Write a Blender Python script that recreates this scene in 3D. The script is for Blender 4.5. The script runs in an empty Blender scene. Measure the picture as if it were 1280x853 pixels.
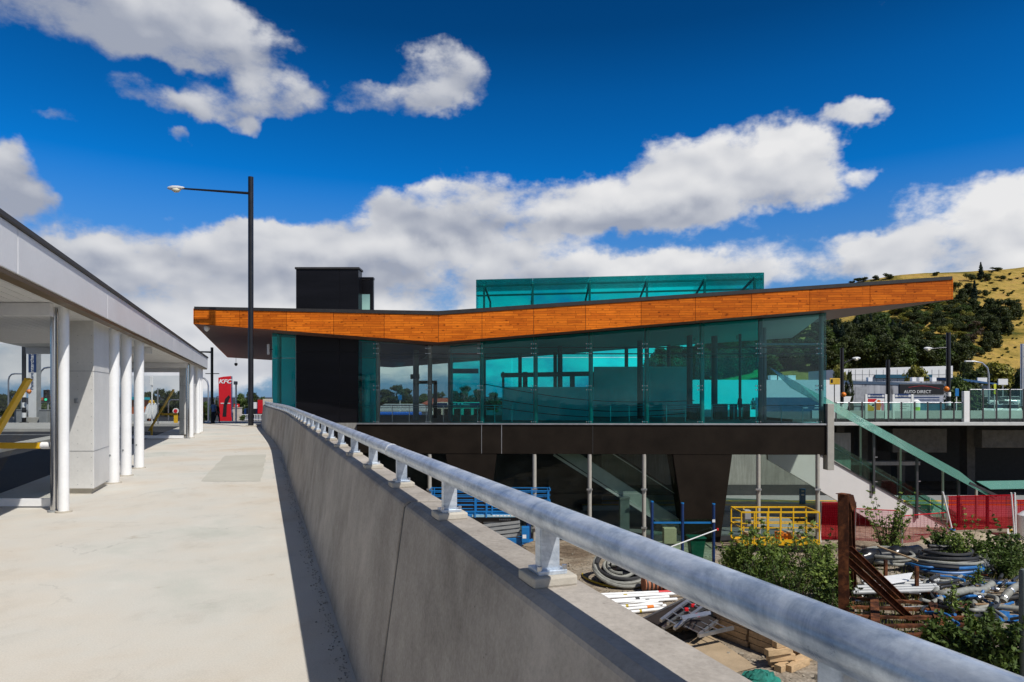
import bpy, bmesh, math, random
from mathutils import Vector, Matrix, noise as mnoise
random.seed(7)
SC = bpy.context.scene
COL = SC.collection
F, HZ, CX, EYE = 853.333, 495.0, 640.0, 1.6
YARD = -6.9
TW = 0.3656                      # lateral drift of the footbridge axis per metre of depth
V = Vector
Z3 = V((0, 0, 1))
R = math.radians

def at(px, py, Y):
    """point of the surveyed photo pixel (1280 wide) at depth Y"""
    return V(((px - CX) / F * Y, Y, EYE - (py - HZ) / F * Y))
def gz(px, py, z=YARD):
    return at(px, py, F * (EYE - z) / (py - HZ))
def wl(x0, Y, z=0.0):
    """point in the footbridge frame"""
    return V((x0 - TW * Y, Y, z))
def lerp(a, b, t): return a + (b - a) * t
def sstep(a, b, x):
    t = max(0, min(1, (x - a) / (b - a))); return t * t * (3 - 2 * t)
def upz(Y):
    """height of the street level beyond the bridge"""
    return 0.0 if Y < 38 else max(-1.86, -0.03 * (Y - 38))

# ------------------------------------------------------------------ mesh builder
class MB:
    def __init__(s): s.v = []; s.f = []
    def add(s, vs, fs):
        n = len(s.v); s.v += [tuple(p) for p in vs]; s.f += [tuple(i + n for i in f) for f in fs]; return s
    def box(s, c, size, rot=None):
        c = V(c); hx, hy, hz = (d / 2 for d in size)
        vs = [V((x, y, z)) for x in (-hx, hx) for y in (-hy, hy) for z in (-hz, hz)]
        if rot is not None: vs = [rot @ p for p in vs]
        return s.add([p + c for p in vs], [(0, 1, 3, 2), (4, 6, 7, 5), (0, 4, 5, 1), (2, 3, 7, 6), (0, 2, 6, 4), (1, 5, 7, 3)])
    def boxz(s, x0, x1, y0, y1, z0, z1):
        return s.box(((x0 + x1) / 2, (y0 + y1) / 2, (z0 + z1) / 2), (x1 - x0, y1 - y0, z1 - z0))
    def prism(s, poly, vec):
        poly = [V(p) for p in poly]; vec = V(vec); n = len(poly)
        fs = [tuple(range(n)), tuple(range(2 * n - 1, n - 1, -1))]
        fs += [(i, i + n, (i + 1) % n + n, (i + 1) % n) for i in range(n)]
        return s.add(poly + [p + vec for p in poly], fs)
    def beam(s, a, b, w, h, up=Z3):
        a, b = V(a), V(b); d = (b - a).normalized()
        up = V(up)
        if abs(d.dot(up)) > .98: up = V((0, 1, 0))
        x = d.cross(up).normalized(); y = x.cross(d).normalized()
        q = [x * (w / 2) * i + y * (h / 2) * j for i, j in ((-1, -1), (1, -1), (1, 1), (-1, 1))]
        return s.prism([a + p for p in q], b - a)
    def ibeam(s, a, b, w, h, t, up=Z3):
        a, b = V(a), V(b); d = (b - a).normalized(); up = V(up)
        if abs(d.dot(up)) > .98: up = V((0, 1, 0))
        x = d.cross(up).normalized(); y = x.cross(d).normalized()
        pr = [(-w, -h), (w, -h), (w, -h + t), (t / 2, -h + t), (t / 2, h - t), (w, h - t), (w, h), (-w, h), (-w, h - t), (-t / 2, h - t), (-t / 2, -h + t), (-w, -h + t)]
        # three boxes avoid concave caps
        s.prism([a + x * p + y * q for p, q in ((-w, -h), (w, -h), (w, -h + t), (-w, -h + t))], b - a)
        s.prism([a + x * p + y * q for p, q in ((-w, h - t), (w, h - t), (w, h), (-w, h))], b - a)
        return s.prism([a + x * p + y * q for p, q in ((-t / 2, -h + t), (t / 2, -h + t), (t / 2, h - t), (-t / 2, h - t))], b - a)
    def tube(s, pts, r, n=8, closed=False, cap=True):
        pts = [V(p) for p in pts]; m = len(pts); rs = r if isinstance(r, (list, tuple)) else [r] * m
        rings = []; ref = None
        for i, p in enumerate(pts):
            a = pts[i - 1] if (i > 0 or closed) else p; b = pts[(i + 1) % m] if (i < m - 1 or closed) else p
            d = (b - a).normalized()
            if ref is None:
                ref = d.orthogonal().normalized()
            ref = (ref - d * ref.dot(d))
            ref = ref.normalized() if ref.length > 1e-6 else d.orthogonal().normalized()
            e = d.cross(ref)
            rings.append([p + (ref * math.cos(2 * math.pi * k / n) + e * math.sin(2 * math.pi * k / n)) * rs[i] for k in range(n)])
        fs = []
        for i in range(m if closed else m - 1):
            j = (i + 1) % m
            for k in range(n):
                fs.append((i * n + k, i * n + (k + 1) % n, j * n + (k + 1) % n, j * n + k))
        if cap and not closed:
            fs += [tuple(range(n - 1, -1, -1)), tuple(range((m - 1) * n, m * n))]
        return s.add([p for rg in rings for p in rg], fs)
    def cyl(s, a, b, r, n=16, r2=None): return s.tube([a, b], [r, r if r2 is None else r2], n)
    def quad(s, a, b, c, d): return s.add([a, b, c, d], [(0, 1, 2, 3)])
    def mesh(s, name, org=V((0, 0, 0))):
        me = bpy.data.meshes.new(name); me.from_pydata([(p[0] - org[0], p[1] - org[1], p[2] - org[2]) for p in s.v], [], s.f); me.update()
        bm = bmesh.new(); bm.from_mesh(me); bmesh.ops.recalc_face_normals(bm, faces=bm.faces); bm.to_mesh(me); bm.free()
        return me
    def build(s, name, mat, parent=None, smooth=False, bevel=0, org=None, seg=2):
        if org is None:
            org = V((0, 0, 0)); p = parent
            while p is not None: org = org + V(p.location); p = p.parent
        o = bpy.data.objects.new(name, s.mesh(name, org)); COL.objects.link(o)
        o.data.materials.append(mat)
        if parent is not None: o.parent = parent
        elif org.length > 0: o.location = org
        if smooth:
            for p in o.data.polygons: p.use_smooth = True
            md = o.modifiers.new('ws', 'EDGE_SPLIT'); md.split_angle = R(40)
        if bevel:
            md = o.modifiers.new('bevel', 'BEVEL'); md.width = bevel; md.segments = seg; md.limit_method = 'ANGLE'; md.angle_limit = R(40)
        return o

def tag(o, label=None, cat=None, group=None, kind=None):
    if label: o['label'] = label
    if cat: o['category'] = cat
    if group: o['group'] = group
    if kind: o['kind'] = kind
    return o
def thing(name, label, cat, loc=(0, 0, 0), group=None):
    o = bpy.data.objects.new(name, None); COL.objects.link(o); o.location = loc; o.empty_display_size = .2
    return tag(o, label, cat, group)
def struct(name, mb, mat, smooth=False):
    o = mb.build(name, mat, smooth=smooth); o['kind'] = 'structure'; return o
def dup(o, loc=None, rz=None, sc=None, label=None, group=None, parent=None):
    kids = [c for c in bpy.data.objects if c.parent == o]
    c = o.copy(); COL.objects.link(c)
    if parent is not None: c.parent = parent
    if loc is not None: c.location = loc
    if rz is not None: c.rotation_euler = (0, 0, rz)
    if sc is not None: c.scale = sc if isinstance(sc, tuple) else (sc, sc, sc)
    if label: c['label'] = label
    if group: c['group'] = group
    for k in kids: dup(k, parent=c)
    return c

# ------------------------------------------------------------------ materials
def nodes(name):
    m = bpy.data.materials.new(name); m.use_nodes = True; nt = m.node_tree; nt.nodes.clear()
    out = nt.nodes.new('ShaderNodeOutputMaterial'); return m, nt, out
def N(nt, t, **kw):
    n = nt.nodes.new(t)
    for k, v in kw.items():
        if k.startswith('i_'): n.inputs[k[2:].replace('_', ' ')].default_value = v
        else: setattr(n, k, v)
    return n
def math_n(nt, op, a, b=None, c=None):
    n = nt.nodes.new('ShaderNodeMath'); n.operation = op
    for i, x in enumerate((a, b, c)):
        if x is None: continue
        if isinstance(x, (int, float)): n.inputs[i].default_value = x
        else: nt.links.new(x, n.inputs[i])
    return n.outputs[0]
def coords(nt, scale=(1, 1, 1), world=False):
    mp = N(nt, 'ShaderNodeMapping'); mp.inputs['Scale'].default_value = scale
    if world: nt.links.new(N(nt, 'ShaderNodeNewGeometry').outputs['Position'], mp.inputs[0])
    else: nt.links.new(N(nt, 'ShaderNodeTexCoord').outputs['Object'], mp.inputs[0])
    return mp.outputs[0]
def noise_n(nt, vec, scale, detail=4, rough=.55, dist=0):
    n = N(nt, 'ShaderNodeTexNoise'); n.inputs['Scale'].default_value = scale; n.inputs['Detail'].default_value = detail
    n.inputs['Roughness'].default_value = rough; n.inputs['Distortion'].default_value = dist
    nt.links.new(vec, n.inputs['Vector']); return n.outputs['Fac']
def ramp(nt, fac, stops):
    n = N(nt, 'ShaderNodeValToRGB'); cr = n.color_ramp
    while len(cr.elements) < len(stops): cr.elements.new(.5)
    for e, (p, c) in zip(cr.elements, stops):
        e.position = p; e.color = (*c, 1) if len(c) == 3 else c
    nt.links.new(fac, n.inputs[0]); return n.outputs[0]
def mixc(nt, fac, a, b, mode='MIX'):
    n = N(nt, 'ShaderNodeMix', data_type='RGBA', blend_type=mode)
    for sock, x in ((n.inputs[0], fac), (n.inputs[6], a), (n.inputs[7], b)):
        if isinstance(x, (int, float)): sock.default_value = x
        elif isinstance(x, (tuple, list)): sock.default_value = (*x, 1)
        else: nt.links.new(x, sock)
    return n.outputs[2]
def bump_n(nt, h, strength, dist=.02):
    n = N(nt, 'ShaderNodeBump'); n.inputs['Strength'].default_value = strength; n.inputs['Distance'].default_value = dist
    nt.links.new(h, n.inputs['Height']); return n.outputs[0]
def M(name, col, rough=.6, metal=0, var=.18, scale=3, fine=25, bump=0, spec=.5, stretch=(1, 1, 1), col2=None, coat=0):
    m, nt, out = nodes(name); p = N(nt, 'ShaderNodeBsdfPrincipled')
    p.inputs['Roughness'].default_value = rough; p.inputs['Metallic'].default_value = metal
    p.inputs['Specular IOR Level'].default_value = spec; p.inputs['Coat Weight'].default_value = coat
    vec = coords(nt, stretch)
    a = noise_n(nt, vec, scale, 6, .6); b = noise_n(nt, vec, fine, 4, .6)
    f = math_n(nt, 'ADD', math_n(nt, 'MULTIPLY', a, .65), math_n(nt, 'MULTIPLY', b, .35))
    lo = tuple(c * (1 - var) for c in col) if col2 is None else col
    hi = tuple(min(1, c * (1 + var)) for c in col) if col2 is None else col2
    nt.links.new(ramp(nt, f, [(.36, lo), (.64, hi)]), p.inputs['Base Color'])
    rr = math_n(nt, 'ADD', rough - .08, math_n(nt, 'MULTIPLY', a, .16)); nt.links.new(rr, p.inputs['Roughness'])
    if bump: nt.links.new(bump_n(nt, b, bump), p.inputs['Normal'])
    nt.links.new(p.outputs[0], out.inputs[0]); return m
def glass(name, tint, refl=1.0, rough=0.0):
    """thin architectural glass: tinted transmission with a Fresnel mirror"""
    m, nt, out = nodes(name)
    t = N(nt, 'ShaderNodeBsdfTransparent')
    rnd = N(nt, 'ShaderNodeObjectInfo').outputs['Random']; vec = coords(nt)
    nt.links.new(mixc(nt, rnd, tuple(c * .88 for c in tint), tuple(min(.97, c * 1.06) for c in tint)), t.inputs[0])
    g = N(nt, 'ShaderNodeBsdfGlossy'); g.inputs['Roughness'].default_value = rough
    nt.links.new(bump_n(nt, noise_n(nt, vec, .8, 2), .25, .02), g.inputs['Normal'])
    fr = N(nt, 'ShaderNodeFresnel'); fr.inputs[0].default_value = 1.47
    mx = N(nt, 'ShaderNodeMixShader')
    nt.links.new(math_n(nt, 'MULTIPLY', fr.outputs[0], refl), mx.inputs[0])
    nt.links.new(t.outputs[0], mx.inputs[1]); nt.links.new(g.outputs[0], mx.inputs[2])
    # thin film of dust, thicker in patches
    df = N(nt, 'ShaderNodeBsdfDiffuse'); df.inputs[0].default_value = (.5, .52, .5, 1); m2 = N(nt, 'ShaderNodeMixShader')
    nt.links.new(math_n(nt, 'MULTIPLY', ramp(nt, noise_n(nt, vec, 1.3, 7, .65), [(.4, (0,) * 3), (.75, (1,) * 3)]), .010), m2.inputs[0])
    nt.links.new(mx.outputs[0], m2.inputs[1]); nt.links.new(df.outputs[0], m2.inputs[2])
    nt.links.new(m2.outputs[0], out.inputs[0]); return m

m_white = M('white_paint', (.84, .84, .83), .35, var=.05, bump=.02)
m_panel = M('cement_panel', (.70, .69, .66), .7, var=.07, scale=2, bump=.05)
m_canopy = M('canopy_metal', (.80, .80, .81), .38, metal=.05, var=.05, scale=1.2)
m_black = M('black_paint', (.012, .012, .014), .35, var=.3)
m_capping = M('dark_capping', (.03, .028, .027), .55, var=.2)
m_chrome = M('stainless', (.62, .62, .62), .18, metal=1, var=.06, stretch=(1, 1, .2))
m_alu = M('aluminium', (.6, .61, .63), .32, metal=.9, var=.12)
m_bronze = M('bronze_trim', (.16, .10, .035), .4, metal=.4, var=.25)
m_yellow = M('yellow_paint', (.72, .42, .01), .4, var=.08)
m_blue = M('blue_paint', (.01, .17, .46), .4, var=.12)
m_navy = M('navy_paint', (.008, .035, .13), .4, var=.1)
m_red = M('red_paint', (.62, .01, .018), .4, var=.08)
m_grey = M('grey_paint', (.30, .31, .31), .5, var=.12)
m_steelpost = M('post_steel', (.42, .40, .35), .5, var=.1)
m_darksteel = M('dark_steel', (.05, .052, .055), .45, var=.2)
m_orange = M('orange_plastic', (.75, .20, .01), .4, var=.1)
m_rubber = M('black_rubber', (.018, .018, .019), .6, var=.3)
m_lettering = M('white_lettering', (.82, .82, .82), .5, var=.02)

def concrete(name, lo, hi, big=.35, streak=None, bump=.25, grain=60, pits=True):
    m, nt, out = nodes(name); p = N(nt, 'ShaderNodeBsdfPrincipled'); p.inputs['Roughness'].default_value = .85; p.inputs['Specular IOR Level'].default_value = .25
    vec = coords(nt)
    a = noise_n(nt, vec, big, 7, .62, .3); b = noise_n(nt, vec, 4.5, 9, .76); c = noise_n(nt, vec, grain, 5, .7)
    f = math_n(nt, 'ADD', math_n(nt, 'MULTIPLY', a, .5), math_n(nt, 'ADD', math_n(nt, 'MULTIPLY', b, .28), math_n(nt, 'MULTIPLY', c, .22)))
    colr = ramp(nt, f, [(.36, lo), (.62, hi)])
    if streak:
        v2 = coords(nt, (9, 9, .6)); s = noise_n(nt, v2, 1.0, 6, .65)
        colr = mixc(nt, streak, colr, ramp(nt, s, [(.35, (.45, .42, .38)), (.62, (1.12, 1.1, 1.08))]), 'MULTIPLY')
    h = c
    if pits:
        vo = N(nt, 'ShaderNodeTexVoronoi'); vo.inputs['Scale'].default_value = 26; nt.links.new(vec, vo.inputs['Vector'])
        pm = ramp(nt, vo.outputs['Distance'], [(.03, (.0,) * 3), (.11, (1,) * 3)])
        gate = ramp(nt, noise_n(nt, vec, 7, 3), [(.52, (1,) * 3), (.58, (0,) * 3)])
        pm = mixc(nt, 1, pm, gate, 'LIGHTEN')
        colr = mixc(nt, .7, colr, pm, 'MULTIPLY')
    nt.links.new(colr, p.inputs['Base Color']); nt.links.new(bump_n(nt, h, bump, .006), p.inputs['Normal'])
    nt.links.new(p.outputs[0], out.inputs[0]); return m
m_wallconc = concrete('parapet_concrete', (.185, .164, .140), (.52, .470, .412), .8, .05)
m_conc = concrete('grey_concrete', (.26, .255, .24), (.40, .39, .37), .3, .4)
m_padconc = concrete('mortar_pad', (.38, .34, .28), (.58, .54, .46), 2, None, .3)

def deck_mat():
    m, nt, out = nodes('deck_concrete'); p = N(nt, 'ShaderNodeBsdfPrincipled'); p.inputs['Roughness'].default_value = .8; p.inputs['Specular IOR Level'].default_value = .2
    vec = coords(nt)
    a = noise_n(nt, vec, .45, 6, .6, .2); b = noise_n(nt, coords(nt, (1, .7, 1)), 1.6, 9, .7, 0); c = noise_n(nt, vec, 90, 4, .7)
    base = ramp(nt, a, [(.3, (.57, .495, .40)), (.46, (.61, .57, .50)), (.56, (.60, .58, .525)), (.7, (.50, .51, .455))])
    base = mixc(nt, .55, base, ramp(nt, b, [(.28, (.70, .68, .64)), (.45, (.96, .95, .93)), (.58, (1, .995, .98)), (.74, (1.14, 1.14, 1.13))]), 'MULTIPLY')
    base = mixc(nt, .5, base, ramp(nt, c, [(.3, (.72,) * 3), (.7, (1.15,) * 3)]), 'MULTIPLY')
    # trowel marks, hairline cracks and damp patches
    w = N(nt, 'ShaderNodeTexVoronoi', feature='DISTANCE_TO_EDGE'); w.inputs['Scale'].default_value = .42
    wv = N(nt, 'ShaderNodeVectorMath', operation='ADD')
    nn = N(nt, 'ShaderNodeTexNoise'); nn.inputs['Scale'].default_value = 1.8; nn.inputs['Detail'].default_value = 6; nt.links.new(vec, nn.inputs['Vector'])
    nt.links.new(vec, wv.inputs[0]); nt.links.new(nn.outputs['Color'], wv.inputs[1]); nt.links.new(wv.outputs[0], w.inputs['Vector'])
    crack = ramp(nt, w.outputs['Distance'], [(.002, (0,) * 3), (.007, (1,) * 3)])
    gate = ramp(nt, noise_n(nt, vec, .9, 3), [(.50, (1,) * 3), (.60, (0,) * 3)])
    base = mixc(nt, .18, base, mixc(nt, 1, crack, gate, 'LIGHTEN'), 'MULTIPLY')
    st = ramp(nt, noise_n(nt, vec, 1.1, 8, .72, 1.2), [(.62, (1,) * 3), (.68, (.66, .56, .46)), (.74, (.85, .80, .72))])
    base = mixc(nt, .55, base, st, 'MULTIPLY')
    nt.links.new(base, p.inputs['Base Color']); nt.links.new(bump_n(nt, math_n(nt, 'ADD', b, math_n(nt, 'MULTIPLY', c, .4)), .18, .01), p.inputs['Normal'])
    nt.links.new(p.outputs[0], out.inputs[0]); return m
m_deck = deck_mat()
m_deckpatch = concrete('patch_concrete', (.43, .41, .35), (.53, .515, .45), .6, None, .15, pits=False)
m_asphalt = M('asphalt', (.035, .035, .037), .85, var=.35, scale=.5, fine=60, bump=.4, spec=.25)
m_asphalt2 = M('asphalt_worn', (.07, .069, .068), .88, var=.3, scale=.4, fine=50, bump=.4, spec=.2)
m_kerb = concrete('kerb_concrete', (.36, .35, .32), (.52, .50, .46), 1, None, .2, pits=False)

def gravel_mat():
    m, nt, out = nodes('yard_gravel'); p = N(nt, 'ShaderNodeBsdfPrincipled'); p.inputs['Roughness'].default_value = .95; p.inputs['Specular IOR Level'].default_value = .1
    vec = coords(nt); vo = N(nt, 'ShaderNodeTexVoronoi'); vo.inputs['Scale'].default_value = 9; nt.links.new(vec, vo.inputs['Vector'])
    a = noise_n(nt, vec, .25, 6, .6, .5); b = noise_n(nt, vec, 2.5, 7, .7); 
    base = ramp(nt, a, [(.35, (.16, .12, .085)), (.46, (.30, .245, .18)), (.66, (.34, .30, .245))])
    base = mixc(nt, .7, base, ramp(nt, b, [(.32, (.36, .34, .32)), (.52, (1, 1, 1)), (.70, (1.3, 1.27, 1.22))]), 'MULTIPLY')
    base = mixc(nt, .5, base, ramp(nt, vo.outputs['Color'], [(0, (.55,) * 3), (1, (1.35,) * 3)]), 'MULTIPLY')
    nt.links.new(base, p.inputs['Base Color']); nt.links.new(bump_n(nt, vo.outputs['Distance'], .6, .05), p.inputs['Normal'])
    nt.links.new(p.outputs[0], out.inputs[0]); return m
m_gravel = gravel_mat()

def laminate_mat():
    m, nt, out = nodes('timber_laminate'); p = N(nt, 'ShaderNodeBsdfPrincipled'); p.inputs['Roughness'].default_value = .6; p.inputs['Specular IOR Level'].default_value = .12
    vec = coords(nt)
    sx = N(nt, 'ShaderNodeSeparateXYZ'); nt.links.new(vec, sx.inputs[0])
    cb = N(nt, 'ShaderNodeCombineXYZ'); nt.links.new(sx.outputs[0], cb.inputs[0]); nt.links.new(sx.outputs[2], cb.inputs[1])
    br = N(nt, 'ShaderNodeTexBrick'); br.inputs['Scale'].default_value = 1; br.inputs['Mortar Size'].default_value = .008
    br.inputs['Brick Width'].default_value = 1.15; br.offset = .37; br.squash = .7; br.squash_frequency = 3; br.inputs['Row Height'].default_value = .135; br.inputs['Mortar Smooth'].default_value = .1
    br.inputs['Color1'].default_value = (.86, .226, .016, 1); br.inputs['Color2'].default_value = (.62, .142, .010, 1); br.inputs['Mortar'].default_value = (.30, .055, .005, 1)
    nt.links.new(cb.outputs[0], br.inputs['Vector'])
    gr = noise_n(nt, coords(nt, (.8, 1, 9)), 2.4, 8, .7, .6)
    c = mixc(nt, .75, br.outputs['Color'], ramp(nt, gr, [(.3, (.5, .42, .35)), (.48, (1, 1, 1)), (.72, (1.25, 1.2, 1.1))]), 'MULTIPLY')
    vo = N(nt, 'ShaderNodeTexVoronoi'); vo.inputs['Scale'].default_value = 2.6; nt.links.new(coords(nt, (.7, 1, 1.5)), vo.inputs['Vector'])
    c = mixc(nt, .8, c, ramp(nt, vo.outputs['Distance'], [(.06, (.22, .14, .10)), (.20, (1,) * 3)]), 'MULTIPLY')
    rnd = N(nt, 'ShaderNodeObjectInfo').outputs['Random']
    c = mixc(nt, 1, c, ramp(nt, rnd, [(0, (.80, .76, .72)), (1, (1.08, 1.06, 1.05))]), 'MULTIPLY')
    c = mixc(nt, .5, c, ramp(nt, noise_n(nt, vec, .5, 6, .65), [(.35, (.72, .66, .6)), (.6, (1.05,) * 3)]), 'MULTIPLY')
    nt.links.new(c, p.inputs['Base Color']); nt.links.new(p.outputs[0], out.inputs[0]); return m
m_lam = laminate_mat()
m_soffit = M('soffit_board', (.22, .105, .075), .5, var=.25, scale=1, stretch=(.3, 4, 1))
m_roofend = M('roof_edge', (.10, .085, .075), .5, var=.15)
m_clad = M('black_cladding', (.006, .006, .008), .35, var=.4, scale=.6, stretch=(.5, .5, 3), spec=.22)
m_beam = M('dark_brown_beam', (.017, .0125, .009), .55, var=.3, scale=.8, spec=.12)
m_teal = glass('teal_glass', (.04, .90, .90), .75)
m_clear = glass('clear_glass', (.87, .95, .94), .7)
m_mid = glass('pale_teal_glass', (.50, .83, .86), 1.0)
m_green = glass('green_glass', (.70, .90, .84), .9)
m_lower = glass('lower_glass', (.86, .94, .90), .45)
m_screen = glass('screen_glass', (.93, .96, .96), .5)
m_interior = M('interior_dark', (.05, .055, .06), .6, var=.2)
m_undercroft = M('shaded_concrete', (.10, .098, .09), .8, var=.3)  # concrete with the deep shade under the bridge put into its colour
m_innerwall = M('inner_wall_paint', (.74, .78, .80), .5, var=.15, scale=.5)
m_intlight = M('interior_light', (.55, .56, .55), .6, var=.08)
m_stair = M('stair_white', (.74, .72, .69), .6, var=.05, scale=.7)

def galv_mat():
    m, nt, out = nodes('galvanised_steel'); p = N(nt, 'ShaderNodeBsdfPrincipled'); p.inputs['Metallic'].default_value = .42
    vec = coords(nt); vo = N(nt, 'ShaderNodeTexVoronoi'); vo.inputs['Scale'].default_value = 45; nt.links.new(vec, vo.inputs['Vector'])
    a = noise_n(nt, vec, 7, 9, .75, .5); b = noise_n(nt, coords(nt, (2, 2, 14)), 5, 6, .65)
    c = ramp(nt, a, [(.34, (.30, .37, .47)), (.50, (.58, .65, .73)), (.62, (.74, .79, .85)), (.74, (.93, .94, .95))])
    c = mixc(nt, .25, c, ramp(nt, vo.outputs['Color'], [(0, (.7,) * 3), (1, (1.2,) * 3)]), 'MULTIPLY')
    c = mixc(nt, .45, c, ramp(nt, b, [(.35, (.55, .57, .60)), (.55, (1,) * 3)]), 'MULTIPLY')
    c = mixc(nt, .5, c, ramp(nt, noise_n(nt, vec, 2.2, 6, .7), [(.38, (.70, .76, .86)), (.58, (1.08,) * 3)]), 'MULTIPLY')
    nt.links.new(c, p.inputs['Base Color'])
    nt.links.new(math_n(nt, 'ADD', .17, math_n(nt, 'MULTIPLY', a, .32)), p.inputs['Roughness'])
    nt.links.new(bump_n(nt, a, .12, .004), p.inputs['Normal']); nt.links.new(p.outputs[0], out.inputs[0]); return m
m_galv = galv_mat()
def rust_mat():
    m, nt, out = nodes('rusted_steel'); p = N(nt, 'ShaderNodeBsdfPrincipled'); p.inputs['Roughness'].default_value = .85; p.inputs['Specular IOR Level'].default_value = .2
    vec = coords(nt); a = noise_n(nt, vec, 2.2, 8, .7, .4); b = noise_n(nt, vec, 30, 4)
    c = ramp(nt, a, [(.34, (.022, .010, .007)), (.5, (.085, .030, .014)), (.66, (.24, .085, .032))])
    nt.links.new(c, p.inputs['Base Color']); nt.links.new(bump_n(nt, b, .4, .01), p.inputs['Normal']); nt.links.new(p.outputs[0], out.inputs[0]); return m
m_rust = rust_mat()
m_timber = M('sawn_timber', (.52, .36, .20), .75, var=.3, scale=1.5, stretch=(.5, 6, 6), bump=.1)
m_timber2 = M('weathered_timber', (.33, .21, .11), .8, var=.35, scale=2, stretch=(1, 6, 6), bump=.1)
m_ply = M('plywood', (.40, .30, .19), .7, var=.2, scale=1)
m_darkply = M('dark_plywood', (.03, .023, .02), .55, var=.3)
m_hose = M('grey_hose', (.25, .25, .22), .6, var=.3, scale=4)
m_hosedark = M('dark_hose', (.03, .03, .031), .5, var=.3)
m_hoseblue = M('blue_hose', (.02, .14, .38), .45, var=.3)
m_hoseyel = M('yellow_hose', (.5, .36, .02), .5, var=.2)
m_pvc = M('grey_pipe', (.40, .41, .41), .4, var=.15)
m_plastic = M('black_sheeting', (.012, .012, .013), .22, var=.4)
m_net = M('green_netting', (.01, .16, .12), .8, var=.5, fine=80, bump=.5)
m_skin = M('skin', (.42, .24, .17), .6, var=.08)

def leaf_mat(name, dark, light, scale=.9, trans=.25):
    m, nt, out = nodes(name); p = N(nt, 'ShaderNodeBsdfPrincipled'); p.inputs['Roughness'].default_value = .6; p.inputs['Specular IOR Level'].default_value = .3
    vec = coords(nt); a = noise_n(nt, vec, scale, 5, .7); 
    rnd = N(nt, 'ShaderNodeNewGeometry').outputs['Random Per Island']
    f = math_n(nt, 'ADD', math_n(nt, 'MULTIPLY', a, .6), math_n(nt, 'MULTIPLY', rnd, .4))
    c = ramp(nt, f, [(.3, dark), (.7, light)])
    nt.links.new(c, p.inputs['Base Color'])
    tr = N(nt, 'ShaderNodeBsdfTranslucent'); nt.links.new(mixc(nt, 1, c, (1.0, 1.1, .5), 'MULTIPLY'), tr.inputs[0])
    mx = N(nt, 'ShaderNodeMixShader'); mx.inputs[0].default_value = trans
    nt.links.new(p.outputs[0], mx.inputs[1]); nt.links.new(tr.outputs[0], mx.inputs[2]); nt.links.new(mx.outputs[0], out.inputs[0]); return m
m_leafdark = leaf_mat('leaf_dark', (.012, .022, .006), (.085, .105, .026))
m_leafmid = leaf_mat('leaf_mid', (.03, .06, .012), (.12, .17, .04))
m_leafconif = leaf_mat('leaf_conifer', (.008, .022, .014), (.03, .055, .03))
m_leafyel = leaf_mat('leaf_yellow', (.10, .10, .018), (.36, .33, .06))
m_leafbrown = leaf_mat('leaf_brown', (.06, .042, .028), (.16, .11, .075))
m_leafnear = leaf_mat('leaf_near', (.05, .095, .014), (.25, .33, .07), 3)
m_hillfine = None
m_bark = M('bark', (.09, .065, .045), .9, var=.3, scale=3, bump=.3)
def hill_mat():
    m, nt, out = nodes('hill_grass'); p = N(nt, 'ShaderNodeBsdfPrincipled'); p.inputs['Roughness'].default_value = .95; p.inputs['Specular IOR Level'].default_value = .1
    vec = coords(nt); a = noise_n(nt, vec, .045, 9, .72, .8); b = noise_n(nt, coords(nt, (1, .35, 1)), .5, 9, .78)
    c = ramp(nt, a, [(.32, (.07, .075, .015)), (.43, (.22, .165, .034)), (.54, (.42, .29, .075)), (.70, (.32, .185, .07))])
    c = mixc(nt, .75, c, ramp(nt, b, [(.32, (.38, .42, .34)), (.5, (1, 1, 1)), (.7, (1.4, 1.28, 1.1))]), 'MULTIPLY')
    nt.links.new(c, p.inputs['Base Color']); nt.links.new(bump_n(nt, b, .8, .8), p.inputs['Normal']); nt.links.new(p.outputs[0], out.inputs[0]); return m
m_hill = hill_mat()
def netting_mat():
    m, nt, out = nodes('red_mesh_netting'); vec = coords(nt)
    sx = N(nt, 'ShaderNodeSeparateXYZ'); nt.links.new(vec, sx.inputs[0])
    def line(s):
        fr = math_n(nt, 'FRACT', math_n(nt, 'MULTIPLY', s, 9.0)); return math_n(nt, 'LESS_THAN', fr, .30)
    g = math_n(nt, 'MAXIMUM', line(sx.outputs[0]), line(sx.outputs[2]))
    d = N(nt, 'ShaderNodeBsdfDiffuse'); d.inputs[0].default_value = (.38, .008, .022, 1)
    t = N(nt, 'ShaderNodeBsdfTransparent'); t.inputs[0].default_value = (.86, .36, .40, 1)
    mx = N(nt, 'ShaderNodeMixShader'); nt.links.new(math_n(nt, 'ADD', .04, math_n(nt, 'MULTIPLY', g, .30)), mx.inputs[0])
    nt.links.new(t.outputs[0], mx.inputs[1]); nt.links.new(d.outputs[0], mx.inputs[2]); nt.links.new(mx.outputs[0], out.inputs[0]); return m
m_redmesh = netting_mat()
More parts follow.
